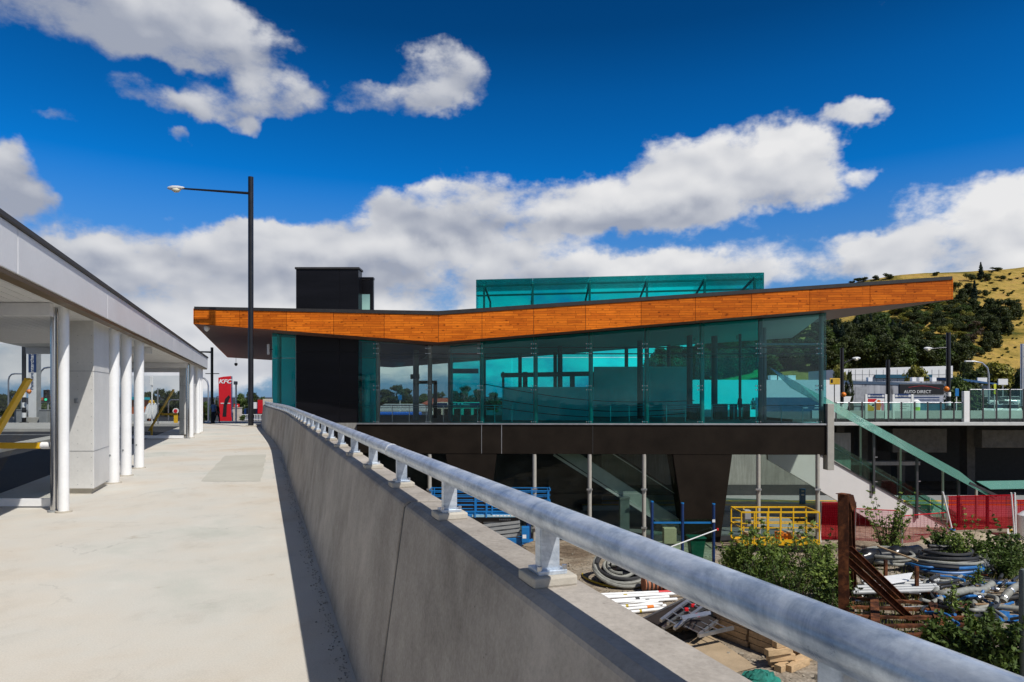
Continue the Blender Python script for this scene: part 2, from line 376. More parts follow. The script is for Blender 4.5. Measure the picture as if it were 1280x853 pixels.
def netting_open():
    m, nt, out = nodes('red_open_mesh'); vec = coords(nt); sx = N(nt, 'ShaderNodeSeparateXYZ'); nt.links.new(vec, sx.inputs[0])
    def line(s): return math_n(nt, 'LESS_THAN', math_n(nt, 'FRACT', math_n(nt, 'MULTIPLY', s, 9.0)), .22)
    g = math_n(nt, 'MAXIMUM', line(sx.outputs[0]), line(sx.outputs[2])); d = N(nt, 'ShaderNodeBsdfDiffuse'); d.inputs[0].default_value = (.38, .008, .022, 1)
    t = N(nt, 'ShaderNodeBsdfTransparent'); t.inputs[0].default_value = (.97, .86, .88, 1); mx = N(nt, 'ShaderNodeMixShader')
    nt.links.new(math_n(nt, 'ADD', .02, math_n(nt, 'MULTIPLY', g, .13)), mx.inputs[0]); nt.links.new(t.outputs[0], mx.inputs[1]); nt.links.new(d.outputs[0], mx.inputs[2]); nt.links.new(mx.outputs[0], out.inputs[0]); return m
m_redopen = netting_open()

_dg = None
def text(body, size, loc, rot, mat, parent, name='lettering', shear=0, bold=0, align='CENTER', extrude=.008):
    c = bpy.data.curves.new(name, 'FONT'); c.body = body; c.size = size; c.align_x = align; c.align_y = 'CENTER'; c.extrude = extrude; c.shear = shear; c.offset = bold
    t = bpy.data.objects.new('tmp_text', c); COL.objects.link(t); bpy.context.view_layer.update()
    me = bpy.data.meshes.new_from_object(t.evaluated_get(bpy.context.evaluated_depsgraph_get()))
    bpy.data.objects.remove(t)
    o = bpy.data.objects.new(name, me); COL.objects.link(o); o.data.materials.clear(); o.data.materials.append(mat)
    org = V((0, 0, 0)); p = parent
    while p is not None: org = org + V(p.location); p = p.parent
    o.parent = parent; o.location = V(loc) - org; o.rotation_euler = rot
    return o
# ================================================================== SETTING
# lower ground reaching the horizon, and the higher street level beyond the bridge
g = MB(); g.quad((-1200, -300, YARD), (1200, -300, YARD), (1200, 1600, YARD), (-1200, 1600, YARD))
struct('yard_ground', g, m_gravel)
def wall_off(Y): return -.62 * sstep(18, 38, Y)
g = MB()
rows = [-60, 20, 38.2, 50, 75, 79]
for y0, y1 in zip(rows[:-1], rows[1:]):
    z0, z1 = upz(y0) - .13, upz(y1) - .13
    r0, r1 = wl(.80 + wall_off(y0), y0).x, wl(.80 + wall_off(y1), y1).x
    g.quad((-900, y0, z0), (r0, y0, z0), (r1, y1, z1), (-900, y1, z1))
    g.quad((r0, y0, z0), (r0, y0, YARD), (r1, y1, YARD), (r1, y1, z1))
for y0, y1 in ((79, 100), (100, 1600)):
    z0, z1 = upz(y0) - .13, upz(y1) - .13
    g.quad((-900, y0, z0), (900, y0, z0), (900, y1, z1), (-900, y1, z1))
xr = wl(.80 - .62, 79).x
g.quad((xr, 79, upz(79) - .13), (xr, 79, YARD), (900, 79, YARD), (900, 79, upz(79) - .13))
struct('road', g, m_asphalt)
# footbridge walkway slab
g = MB(); ys = [-5 + i * 1.0 for i in range(44)] + [39.4]
for y0, y1 in zip(ys[:-1], ys[1:]):
    a0, a1 = wl(.70 + wall_off(y0), y0), wl(.70 + wall_off(y1), y1)
    b0, b1 = wl(-4.3, y0), wl(-4.3, y1)
    g.quad(b0, a0, a1, b1)
    g.quad(b0 + V((0, 0, -.5)), b0, b1, b1 + V((0, 0, -.5)))
e0, e1 = wl(-4.3, 39.4), wl(.08, 39.4); g.quad(e0, e1, e1 + V((0, 0, -.5)), e0 + V((0, 0, -.5)))
struct('walkway', g, m_deck)
rp_ = random.Random(8); q_ = [gz(250, 602, .003), gz(326, 602, .003), gz(333, 568, .003), gz(281, 570, .003)]; pp = []
for a, b in zip(q_, q_[1:] + q_[:1]):
    for k in range(14): pp.append(a.lerp(b, k / 14) + V((rp_.gauss(0, .012), rp_.gauss(0, .015), 0)))
g = MB(); g.v = [tuple(p) for p in pp]; g.f = [tuple(range(len(pp)))]
struct('walkway_patch', g, m_deckpatch)
# grit and leaf litter gathered along the foot of the parapet
rg = random.Random(2); g = MB()
for i in range(1300):
    y = .8 + 17 * rg.random() ** 1.6; d = abs(rg.gauss(0, .045)); s = rg.uniform(.002, .007); p = wl(.505 - d, y, .001 + s * .4)
    g.box(p, (s * rg.uniform(.8, 2), s * rg.uniform(.8, 2), s), Matrix.Rotation(rg.uniform(0, 3), 3, 'Z'))
gt = g.build('grit', M('grit', (.36, .33, .28), .9, var=.6, scale=30)); gt['kind'] = 'stuff'; gt['label'] = 'fine grit gathered along the foot of the parapet wall'

# bus lane: median kerb strip, far footpath, lane lines
g = MB()
for y0, y1 in ((6, 40),):
    g.prism([wl(-8.0, y0, -.13), wl(-8.7, y0, -.13), wl(-8.7, y1, -.17), wl(-8.0, y1, -.17)], (0, 0, .12))
struct('median_kerb', g, m_kerb)
g = MB(); g.prism([(-60, 33, -.13), (-19.5, 33, -.13), (-23, 41, -.15), (-60, 41, -.15)], (0, 0, .14)); struct('far_footpath', g, m_kerb)
g = MB()
g.quad(V((-50, 29.4, -.126)), V((-16.5, 30.4, -.126)), V((-16.6, 30.55, -.126)), V((-50, 29.55, -.126))); struct('lane_line', g, M('line_paint', (.6, .6, .58), .7))
g = MB(); g.prism([wl(-13.5, 40.2, -.20), wl(3.2, 40.2, -.20), wl(3.2, 41.2, -.22), wl(-13.5, 41.2, -.22)], (0, 0, .10)); struct('street_kerb', g, m_kerb)
g = MB()
for y0, y1 in ((52, 62), (62, 80)):
    g.quad(wl(-14, y0, upz(y0) - .122), wl(2.2, y0, upz(y0) - .122), wl(4.2, y1, upz(y1) - .122), wl(-16, y1, upz(y1) - .122))
struct('street_pavement', g, m_kerb)

# ================================================================== PARAPET AND HANDRAIL
pw = thing('parapet_wall', 'long grey concrete parapet wall leaning outward beside the walkway', 'wall', wl(.6, 3, 0))
prof = [(.52, -.05), (.671, 1.072), (.676, 1.084), (.70, 1.10), (.857, 1.10), (.87, 1.09), (.88, -1.3), (.52, -1.3)]
def sweep(y0, y1, prof, step=.65):
    n = max(1, int((y1 - y0) / step)); mb = MB(); k = len(prof)
    for i in range(n + 1):
        y = lerp(y0, y1, i / n); o = wall_off(y)
        mb.v += [tuple(wl(x + o, y, z)) for x, z in prof]
    for i in range(n):
        for j in range(k):
            mb.f.append((i * k + j, i * k + (j + 1) % k, (i + 1) * k + (j + 1) % k, (i + 1) * k + j))
    mb.f += [tuple(range(k)), tuple(range(n * k + k - 1, n * k - 1, -1))]
    return mb
js = [-4.0] + [3.237 + 5.2 * i for i in range(-1, 7)] + [38.0]
js = sorted(set(round(j, 3) for j in js if j <= 38))
for a, b in zip(js[:-1], js[1:]):
    sweep(a + .022, b - .022, prof).build('wall_panel', m_wallconc, pw, bevel=.006)
inner = [(.526, -.05), (.677, 1.068), (.705, 1.092), (.85, 1.092), (.862, 1.08), (.87, -1.2), (.526, -1.2)]
for j in js[1:-1]: sweep(j - .03, j + .03, inner, .03).build('joint_filler', m_rubber, pw)
ep = MB(); c = wl(.30 - .0, 38.15); ep.box(c + V((0, 0, .55)), (.42, .42, 1.75)); ep.build('end_post', m_padconc, pw, bevel=.02)

hr = thing('handrail', 'galvanised steel tube handrail on short posts along the concrete parapet', 'handrail', wl(.764, 3, 1.1))
ys = [-1.5 + .5 * i for i in range(79)]
MB().tube([wl(.764 + wall_off(y), y, 1.277) for y in ys], .0385, 24).build('rail_tube', m_galv, hr, smooth=True)
for y in (4.02, 10.2, 16.4, 22.6, 28.8):
    MB().tube([wl(.764 + wall_off(y), y + d, 1.277) for d in (-.006, .006)], .0405, 24).build('rail_joint', m_white, hr, smooth=True)
yk = [.90] + [1.84 + .965 * k for k in range(0, 38)]
wdir = V((-TW, 1, 0)).normalized(); ndir = V((1, TW, 0)).normalized()
RW = Matrix((ndir, wdir, Z3)).transposed()
for y in yk:
    if y > 37.5: break
    b = wl(.768 + wall_off(y), y, 0)
    mb = MB(); mb.box(b + V((0, 0, 1.190)), (.056, .042, .125), RW)
    # sloping foot: wider at the base like the cast post
    po = mb.build('post', m_galv, hr, bevel=.004)
    MB().box(b + V((0, 0, 1.1325)), (.082, .08, .012), RW).build('base_plate', m_galv, po, bevel=.002)
    if y < 26:
        for sx in (-1, 1):
            q = b + ndir * (.036 * sx) - wdir * .032
            MB().cyl(q + V((0, 0, 1.138)), q + V((0, 0, 1.150)), .007, 6).build('bolt', m_alu, po)
    MB().box(b + V((0, 0, 1.113)), (.125, .12, .028), RW).build('grout_pad', m_padconc, hr, bevel=.006)

# ================================================================== BUS SHELTER CANOPY
bs = thing('bus_shelter', 'long white bus shelter canopy on round columns beside the walkway', 'bus shelter', wl(-4.2, 14, 0))
SO, FT, XF, XB, YE, YN = 2.81, 3.33, -2.47, -6.0, 30.8, -4.0
def slab(x0, x1, y0, y1, z0, z1):
    mb = MB(); mb.prism([wl(x0, y0, z0), wl(x1, y0, z0), wl(x1, y1, z0), wl(x0, y1, z0)], (0, 0, z1 - z0)); return mb
slab(XB + .05, XF - .06, YN, YE - .05, SO + .14, FT - .03).build('roof', m_canopy, bs)
seams = [YN, 0.2, 3.6, 6.9, 10.9, 15.0, 19.0, 23.0, 27.0, YE]
for a, b in zip(seams[:-1], seams[1:]):
    slab(XF - .055, XF, a + .006, b - .006, SO + .02, FT - .04).build('fascia_panel', m_canopy, bs, bevel=.006)
slab(XB, XF - .06, YE - .045, YE, SO + .02, FT - .04).build('end_fascia', m_canopy, bs, bevel=.006)
slab(XB, XB + .045, YN, YE - .05, SO + .02, FT - .04).build('back_fascia', m_canopy, bs)
slab(XB - .02, XF + .03, YN, YE + .03, FT - .038, FT + .02).build('gutter', m_capping, bs, bevel=.006)
slab(XF - .17, XF - .02, YN, YE - .06, SO - .03, SO + .015).build('edge_trim', m_bronze, bs)
# slatted ceiling
mb = MB()
for i in range(22):
    x0 = XB + .06 + i * .152; mb.prism([wl(x0, YN, SO + .01), wl(x0 + .14, YN, SO + .01), wl(x0 + .14, YE - .1, SO + .01), wl(x0, YE - .1, SO + .01)], (0, 0, .03))
mb.build('slatted_ceiling', m_white, bs)
slab(XB + .06, XF - .2, YN, YE - .1, SO + .06, SO + .13).build('ceiling_backing', m_grey, bs)
for y in (2.0, 8.9, 17, 25.2, 30.4):
    slab(XB + .1, XF - .3, y, y + .16, SO - .16, SO + .005).build('cross_beam', m_canopy, bs, bevel=.005)
def column(y, r, x0=-2.73, mat=m_white, name='column', top=SO + .02):
    b = wl(x0, y, 0); MB().cyl(b, b + V((0, 0, top)), r, 28).build(name, mat, bs, smooth=True)
    MB().cyl(b, b + V((0, 0, .022)), r + .035, 24).build('base_collar', m_padconc if mat is m_white else m_grey, bs, smooth=True)
    return b
column(9.38, .066); column(9.42, .048, -2.87, m_chrome, 'chrome_post')
for y in (12.5, 13.66, 15.1): 
    b = column(y, .10)
    MB().cyl(b + V((.0, -.108, .52)), b + V((.0, -.102, .52)), .018, 8).build('bolt_cover', m_grey, bs)
column(3.5, .105); column(5.2, .105)
column(25.6, .06, -2.80, m_chrome, 'chrome_post'); column(26.0, .10)
for y in (28.7, 29.5, 30.2): column(y, .09)
for y0, y1 in ((11.1, 12.2), (26.7, 28.0)):
    slab(-3.25, -2.74, y0, y1, .09, SO + .02).build('pillar_casing', m_panel, bs, bevel=.008)
    slab(-3.20, -2.79, y0 + .05, y1 - .05, -.01, .09).build('pillar_plinth', m_padconc, bs)
    for z in (.70, 2.0): slab(-3.254, -2.736, y0 - .004, y1 + .004, z, z + .006).build('panel_joint', m_grey, bs)
    for i in range(3):
        for k in range(9):
            p = wl(-3.20 + i * .20, y0 - .003, .2 + k * .3); MB().cyl(p, p + V((0, .006, 0)), .008, 6)
for y in (9.75, 25.3):
    slab(XB + .2, -2.92, y, y + .05, .02, .13).build('bottom_rail', m_white, bs, bevel=.006)
    slab(XB + .2, -2.92, y + .02, y + .032, .13, 2.35).build('glass_screen', m_screen, bs)
    slab(XB + .15, XB + .2, y - .01, y + .06, 0, SO + .02).build('screen_post', m_grey, bs)
# rivets on the near pillar
mb = MB()
for x in (-3.22, -3.0, -2.78):
    for k in range(12):
        p = wl(x, 11.1, .16 + k * .22); mb.cyl(p + V((0, -.004, 0)), p, .006, 6)
mb.build('rivet_rows', m_grey, bs)
MB().box(wl(-3.02, 11.09, 1.52), (.05, .06, .08)).build('wall_tap', m_grey, bs, bevel=.01)
# yellow barrier frames at the shelter
def yframe(px, Y, label):
    p = at(px, 474, Y); x, zt = p.x, 1.84
    t = thing('barrier_frame', label, 'barrier', (x, Y, 0), 'yellow barrier frames at the bus shelter')
    MB().beam((x, Y, zt), (x - .93, Y, .27), .05, .11, (0, 1, 0)).build('diagonal_bar', m_yellow, t, bevel=.006)
    MB().beam((x - .50, Y + .055, .90), (x + .12, Y + .055, .90), .05, .085, (0, 0, 1)).build('level_bar', m_yellow, t, bevel=.006)
    MB().beam((x - .86, Y + .05, -.13), (x - .86, Y + .05, .40), .06, .06).build('foot_post', m_yellow, t, bevel=.006)
yframe(36, 9.55, 'yellow diagonal barrier frame beside the nearest shelter column')
yframe(217, 26.0, 'yellow diagonal barrier frame seen between the far shelter columns')
p = at(58, 557, 9.5)
b = MB(); b.tube([p + V((-.06, 0, 0)), p + V((.07, 0, 0))], .05, 12)
ar = thing('latch_arm', 'short white rounded latch arm on the low shelter post', 'latch', p)
b.build('arm', m_white, ar, smooth=True); MB().cyl(p + V((.0, .0, 0)), p + V((.10, -.02, 0)), .022, 8).build('pivot', m_grey, ar)

m_lampgrey = M('lamp_grey', (.62, .63, .64), .45, var=.05)
# ================================================================== LAMP POSTS
def lamp(name, label, base, h, r, arm_len, arm_z, dirx=-1, group=None, mat=m_black, stripes=None, head=True, rise=.25, r_top=None):
    t = thing(name, label, 'street lamp', base, group); b = V(base)
    MB().tube([b, b + V((0, 0, h))], [r, r_top or r], 20).build('pole', mat, t, smooth=True)
    MB().cyl(b, b + V((0, 0, .05)), r * 2.2, 12).build('base_flange', mat, t)
    if arm_len:
        a = b + V((0, 0, arm_z)); e = a + V((dirx * arm_len, 0, rise))
        ar = MB().tube([a, e], [.07, .045], 10).build('arm', mat, t, smooth=True)
        if head:
            hd = MB()
            L = max(.62, arm_len * .22)
            hk = .62 + .1 * min(L, 1)
            hd.tube([e + V((dirx * L * s, 0, .03)) for s in (-.12, 0, .3, .65, .92, 1.0)], [.05, .11 * hk, .17 * hk, .18 * hk, .11 * hk, .03], 14)
            ho = hd.build('lamp_head', m_lampgrey, t, smooth=True)
            MB().tube([e + V((dirx * L * s, 0, -.07)) for s in (.12, .3, .55, .7)], [.03, .13, .13, .03], 12).build('lamp_lens', M('lamp_lens', (.85, .8, .6), .2, var=.02), ho, smooth=True)
    if stripes:
        for k, z in enumerate(stripes):
            MB().cyl(b + V((0, 0, z)), b + V((0, 0, z + stripes[1] - stripes[0]) if False else (0, 0, z + .34)), r * 1.03, 20).build('white_band', m_white, t, smooth=True)
    return t
lp = gz(313.5, 533.5, 0); hz = EYE + (495 - 221.5) / F * lp.y
lamp('street_lamp', 'tall black street lamp with one outreach arm at the walkway end', lp, hz, .135, 3.55, hz - .85, -1, rise=.25)
MB().box((lp.x, lp.y, .03), (.7, .7, .06)).build('base_plinth', m_padconc, bpy.data.objects['street_lamp'])
# ================================================================== STATION BUILDING
SK = .04
def fp(px, py, off=0.0):
    k = (px - CX) / F; Y = (40 + .176 + off) / (1 + SK * k); return V((k * Y, Y, EYE - (py - HZ) / F * Y))
st = thing('station_building', 'glass walled railway station with a wide timber edged folded roof', 'station', fp(740, 495))
st.location.z = YARD
FASC = -2.0
# folded roof: three front points, three rear points
def rearpt(p, tx, depth=34): return V((p.x - tx * depth, p.y + depth, p.z))
FB = [fp(243, 405, FASC), fp(548, 428, FASC), fp(1190, 374.5, FASC)]
FTp = [fp(243, 387, FASC), fp(548, 394, FASC), fp(1190, 350, FASC)]
FC = [fp(243, 383.5, FASC), fp(548, 389, FASC), fp(1190, 345.5, FASC)]
tx = [.36, .25, .2156]
RB = [rearpt(p, t) for p, t in zip(FB, tx)]; RC = [rearpt(p, t) for p, t in zip(FC, tx)]
# inset body so the fascia panels stand proud
ins = V((0, .06, 0))
mb = MB()
lo = [p + ins for p in FB]; hi = [p + ins + V((0, 0, -.02)) for p in FC]
rl = [p for p in RB]; rh = [p + V((0, 0, -.02)) for p in RC]
for i in (0, 1):
    mb.quad(hi[i], hi[i + 1], rh[i + 1], rh[i]); mb.quad(lo[i], lo[i + 1], hi[i + 1], hi[i]); mb.quad(rl[i], rl[i + 1], rh[i + 1], rh[i])
mb.quad(lo[0], hi[0], rh[0], rl[0]); mb.quad(lo[2], hi[2], rh[2], rl[2])
mb.build('roof', m_roofend, st)
# soffit boards as strips running front to back
def soffit(i, n):
    for k in range(n):
        a, b = k / n, (k + 1) / n
        g = MB(); z = V((0, 0, -.012))
        p0, p1 = lo[i].lerp(lo[i + 1], a), lo[i].lerp(lo[i + 1], b); q0, q1 = rl[i].lerp(rl[i + 1], a), rl[i].lerp(rl[i + 1], b)
        g.prism([p0 + z, p1 + z, q1 + z, q0 + z], (0, 0, .01)); yield g
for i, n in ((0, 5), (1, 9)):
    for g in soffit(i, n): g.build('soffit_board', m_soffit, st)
def edge(pts, px):
    for a, b in ((0, 1), (1, 2)):
        xa, xb = (243, 548, 1190)[a], (243, 548, 1190)[b]
        if px <= xb: return pts[a].lerp(pts[b], (px - xa) / (xb - xa))
    return pts[2]
seam = [243, 300, 359, 418, 481, 548, 604, 670, 736, 806, 874, 944, 1016, 1090, 1190]
gap = V((.012, 0, 0))
for a, b in zip(seam[:-1], seam[1:]):
    g = MB(); g.prism([edge(FB, a) + gap, edge(FB, b) - gap, edge(FTp, b) - gap, edge(FTp, a) + gap], (0, .05, 0))
    g.build('fascia_panel', m_lam, st)
for a, b in ((0, 1), (1, 2)):
    g = MB(); u = V((0, -.04, .0)); g.prism([FTp[a] + u + V((0, 0, .01)), FTp[b] + u + V((0, 0, .01)), FC[b] + u, FC[a] + u], (0, .12, 0)); g.build('roof_capping', m_capping, st)
# side fascia on the left and right ends
for i in (0, 2):
    s = V((-.05 if i == 0 else .05, 0, 0)); g = MB(); g.prism([FB[i] + s * .2, RB[i] + s * .2, RC[i] + s * .2 - V((0, 0, .1)), FC[i] + s * .2 - V((0, 0, .1))], s); g.build('end_fascia', m_lam, st)
def soff_z(p):
    """height of the roof underside above a facade point"""
    k = (p.x / (p.y) * F) + CX
    q = edge(FB, max(243, min(1190, k * 1.0)))
    return q.z
def topat(px, off=0):
    p = fp(px, 495, off); kx = p.x
    # interpolate the front edge by world X shifted along the fan
    for i in (0, 1):
        a, b = FB[i], FB[i + 1]; d = p.y - a.y
        xa, xb = a.x - tx[i] * d, b.x - tx[i + 1] * d
        if kx <= xb or i == 1:
            return lerp(a.z, b.z, (kx - xa) / (xb - xa))
def wallquad(px0, px1, ztop=None, pbot=529.5, off=0, thick=.02, toff=.03):
    a, b = fp(px0, pbot, off), fp(px1, pbot, off)
    za = topat(px0, off) + toff if ztop is None else ztop; zb = topat(px1, off) + toff if ztop is None else ztop
    g = MB(); g.prism([a, b, V((b.x, b.y, zb)), V((a.x, a.y, za))], (0, thick, 0)); return g
# front glazing, one pane at a time
panes = [(340, 369.5, m_teal), (448, 470, m_teal), (470.3, 535, m_clear), (535.3, 600, m_clear), (600.3, 667, m_teal), (667.3, 736, m_teal), (736.3, 806, m_teal), (806.3, 875, m_teal), (875.3, 948, m_teal), (948.3, 1033, m_mid)]
for a, b, m in panes:
    a_, b_ = a + .25, b - .25
    # transom heights split every bay in three
    zt = EYE + (495 - 447) / F * 40; zm = EYE + (495 - 437) / F * 40
    for k in range(2):
        A, B = fp(a_, 529.3), fp(b_, 529.3)
        if k == 0: g = MB(); g.prism([A, B, V((B.x, B.y, zt - .012)), V((A.x, A.y, zt - .012))], (0, .02, 0))
        else:
            ta, tb = topat(a_) + .04, topat(b_) + .04
            if min(ta, tb) < zt + .1: continue
            g = MB(); g.prism([V((A.x, A.y, zt + .012)), V((B.x, B.y, zt + .012)), V((B.x, B.y, tb)), V((A.x, A.y, ta))], (0, .02, 0))
        g.build('glass_pane', m, st)
# second teal skin: the inner atrium glass and the rear glazing
g = wallquad(563, 600, off=.9); g.build('inner_glass', m_teal, st)
OFFR = 17.0
rp = [(470, 563, m_clear), (563, 640, m_clear), (640, 742, m_clear), (742, 862, m_clear), (862, 948, m_clear)]
for a, b, m in rp: wallquad(a + .3, b - .3, off=OFFR, pbot=523).build('rear_pane', m, st)
# steel columns behind the joints, with spider fittings
joints = [470, 535, 600, 667, 736, 806, 875, 948, 1024]
for jx in joints:
    b = fp(jx + 2.5, 529, .55); col = MB().cyl(b, V((b.x, b.y, topat(jx, .55) + .05)), .13, 16).build('steel_column', m_steelpost, st, smooth=True)
    for py in (527.5, 487.5, 482.5, 442, 435.5, 430):
        c = fp(jx, py, -.02)
        if c.z > topat(jx) - .1: continue
        g = MB()
        for s in (-1, 1): g.cyl(c + V((s * .13, -.02, 0)), c + V((s * .13, .04, 0)), .028, 8)
        g.beam(c + V((-.13, .06, 0)), c + V((.13, .06, 0)), .03, .03); g.cyl(c + V((0, .06, 0)), c + V((0, .45, 0)), .03, 8)
        g.build('spider_fitting', m_alu, col)
for px, off, r in ((563, 3.5, .16), (520, 5, .2), (700, 8, .18), (604, 10, .2), (800, 8, .2), (862, 7, .2), (893, 9, .22), (925, 9, .1), (955, 6, .16), (783, 15, .15), (836, 15, .15), (650, 15, .15), (694, 15, .15)):
    b = fp(px, 529, off); b.z = 0
    MB().cyl(b, V((b.x, b.y, topat(px, off) + .05)), r, 14).build('inner_column', m_darksteel if off > 6 else m_grey, st, smooth=True)
# sagging dark tubes behind the glass, imitating power lines reflected in it
for y0_, y1_, o_ in ((470, 497, 3.0), (486, 507, 3.4), (497, 512, 3.8)):
    a, b = fp(604, y0_ + 10, o_), fp(868, y1_ + 4, o_); MB().tube([a.lerp(b, t / 12) + V((0, 0, -.5 * math.sin(math.pi * t / 12))) for t in range(13)], .025, 6).build('reflected_line', m_rubber, st)
# horizontal rail tubes behind the glass
for py in (442.5, 434.5): 
    a, b = fp(600 if py < 440 else 470, py, .5), fp(1022, py, .5); MB().cyl(a, b, .035, 8).build('wind_rail', m_darksteel, st)
a, b = fp(950, 430.5, .5), fp(1022, 430.5, .5); MB().cyl(a, b, .06, 8).build('blind_tube', m_white, st)
m_ceiling = M('ceiling_panel', (.70, .70, .68), .6, var=.08, stretch=(.3, 3, 1))
# floor slab, band beam, sill
def plan(px0, px1, o0, o1, z, dz, t0=.36, t1=.2156):
    a, b = fp(px0, 495, o0), fp(px1, 495, o0); d = o1 - o0
    g = MB(); g.prism([(a.x, a.y, z), (b.x, b.y, z), (b.x - t1 * d, b.y + d, z), (a.x - t0 * d, a.y + d, z)], (0, 0, dz)); return g
plan(340, 1033, .06, OFFR + .4, -.45, .44).build('floor_slab', m_conc, st)
for i_, (pa, pb) in enumerate(((372, 548), (548, 1030))):
    g = MB(); o0, o1 = .35, OFFR - .4
    A_, B_ = fp(pa, 495, o0), fp(pb, 495, o0); C_, D_ = fp(pa + (18 if pa > 400 else 30), 495, o1), fp(pb - (40 if pb > 600 else -18), 495, o1)
    zz = lambda p, px, o: V((p.x, p.y, topat(px, o) - .06))
    g.prism([zz(A_, pa, o0), zz(B_, pb, o0), zz(D_, pb, o0) + V((0, 0, -.02)), zz(C_, pa, o0) + V((0, 0, -.02))], (0, 0, .02)); g.build('ceiling', m_ceiling, st)
zb0, zb1 = fp(640, 567.3).z, fp(640, 531).z
g = MB(); a, b = fp(446, 567, -.12), fp(1035, 567, -.12)
g.prism([V((a.x, a.y, zb0)), V((b.x, b.y, zb0)), V((b.x, b.y, zb1)), V((a.x, a.y, zb1))], (0, .5, 0)); g.build('band_beam', m_beam, st, bevel=.01)
g = MB(); g.prism([V((a.x, a.y - .06, zb1 + .003)), V((b.x, b.y - .06, zb1 + .003)), V((b.x, b.y - .06, zb1 + .085)), V((a.x, a.y - .06, zb1 + .085))], (0, .5, 0)); g.build('sill', m_alu, st, bevel=.006)
for jx, jw in ((602, .03), (627, .04), (741, .02)):
    p = fp(jx, 549, -.125); MB().box((p.x, p.y, (zb0 + zb1) / 2), (jw, .012, zb1 - zb0 - .02)).build('beam_joint', m_alu if jx != 741 else m_darksteel, st)
# end column of the band
g = MB(); a = fp(1034.5, 500, -.25); b = fp(1043, 590, -.25)
g.boxz(a.x, b.x, a.y, a.y + .6, fp(1038, 588, -.25).z, fp(1038, 505, -.25).z); g.build('end_column', m_steelpost, st, bevel=.02)
# dark clad tower
zt0 = fp(400, 337, .1).z
a, b = fp(370, 495, -.02), fp(447.3, 495, -.02)
g = MB(); xs = [a.x, a.x + (b.x - a.x) * .70, b.x]
for i, (x0, x1) in enumerate(((xs[0], xs[1] - .012), (xs[1] + .012, xs[2]))):
    ya = lerp(a.y, b.y, (x0 - a.x) / (b.x - a.x))
    for z0, z1 in ((YARD, -1.65), (-1.63, 1.2), (1.22, 4.2), (4.22, zt0)):
        h = MB(); h.boxz(x0, x1, a.y, a.y + 1.0, z0, z1); h.build('tower_cladding', m_clad, st, bevel=.01)
h = MB(); h.boxz(a.x + .03, b.x - .03, a.y + .03, a.y + .95, YARD, zt0 - .05); h.build('tower_core', m_rubber, st)
MB().boxz(a.x - .06, b.x + .06, a.y - .06, a.y + 1.06, zt0 + .002, zt0 + .12).build('tower_cap', m_capping, st, bevel=.01)
# lift shaft glass beside the tower
c0, c1 = fp(451.5, 495, 1.2), fp(464.3, 495, 1.2); z1 = fp(460, 349.5, 1.2).z; z0 = fp(460, 392, 1.2).z - 1
for x in (c0.x - .12, c1.x): MB().boxz(x - .10, x + .10, c0.y, c0.y + .3, z0, z1).build('shaft_frame', m_clad, st)
MB().boxz(c0.x - .24, c1.x + .12, c0.y - .02, c0.y + .35, z1 + .004, z1 + .14).build('shaft_cap', m_clad, st)
MB().boxz(c0.x - .01, c1.x - .11, c0.y + .03, c0.y + .06, z0, z1 - .9).build('shaft_glass', m_green, st)
MB().boxz(c0.x - .01, c1.x - .11, c0.y + .02, c0.y + .2, z1 - .88, z1 - .03).build('shaft_panel', m_clad, st)
# glass lantern on the roof
LO = 7.0
def lan(px, py, off): return fp(px, py, off)
A, B, = lan(595, 350, LO), lan(955, 341, LO)
dz = V((0, 0, -3.2)); back = V((.0, 3.2, -.35))
n = 5
for i in range(n):
    p, q = A.lerp(B, i / n), A.lerp(B, (i + 1) / n); e = (q - p).normalized() * .012
    g = MB(); g.prism([p + e, q - e, q - e + dz, p + e + dz], (0, .02, 0)); g.build('lantern_pane', m_teal, st)
    g = MB(); g.prism([p + e + back, q - e + back, q - e + back + dz, p + e + back + dz], (0, .02, 0)); g.build('lantern_pane', m_teal, st)
    g = MB(); g.prism([p + e + V((0, .05, 0)), q - e + V((0, .05, 0)), q - e + back, p + e + back], (0, 0, .02)); g.build('lantern_roof_pane', m_teal, st)
for p in (A, B):
    g = MB(); g.prism([p + V((0, .04, 0)), p + back, p + back + dz, p + V((0, .04, 0)) + dz], (.02, 0, 0)); g.build('lantern_end', m_teal, st)
for i in range(n + 1):
    p = A.lerp(B, i / n) + V((0, .25, -.30)); q = p + back * .80 + V((0, 0, -.55))
    if i == 0: p.x += .55; q.x += .9
    if i == n: p.x -= .55; q.x -= .9
    g = MB(); g.beam(p, p + dz, .14, .14); g.beam(q, q + dz, .14, .14); g.beam(p, q, .1, .14); g.build('lantern_frame', m_steelpost, st)
    if 0 < i < n:
        for zz in (.12, .2):
            pass
for d in (V((0, .35, -.38)), V((0, .35, -2.0)), back * .82 + V((0, .35, -.38)), back * .82 + V((0, .35, -1.5))): MB().beam(A + d, B + d, .1, .12).build('lantern_purlin', m_steelpost, st)
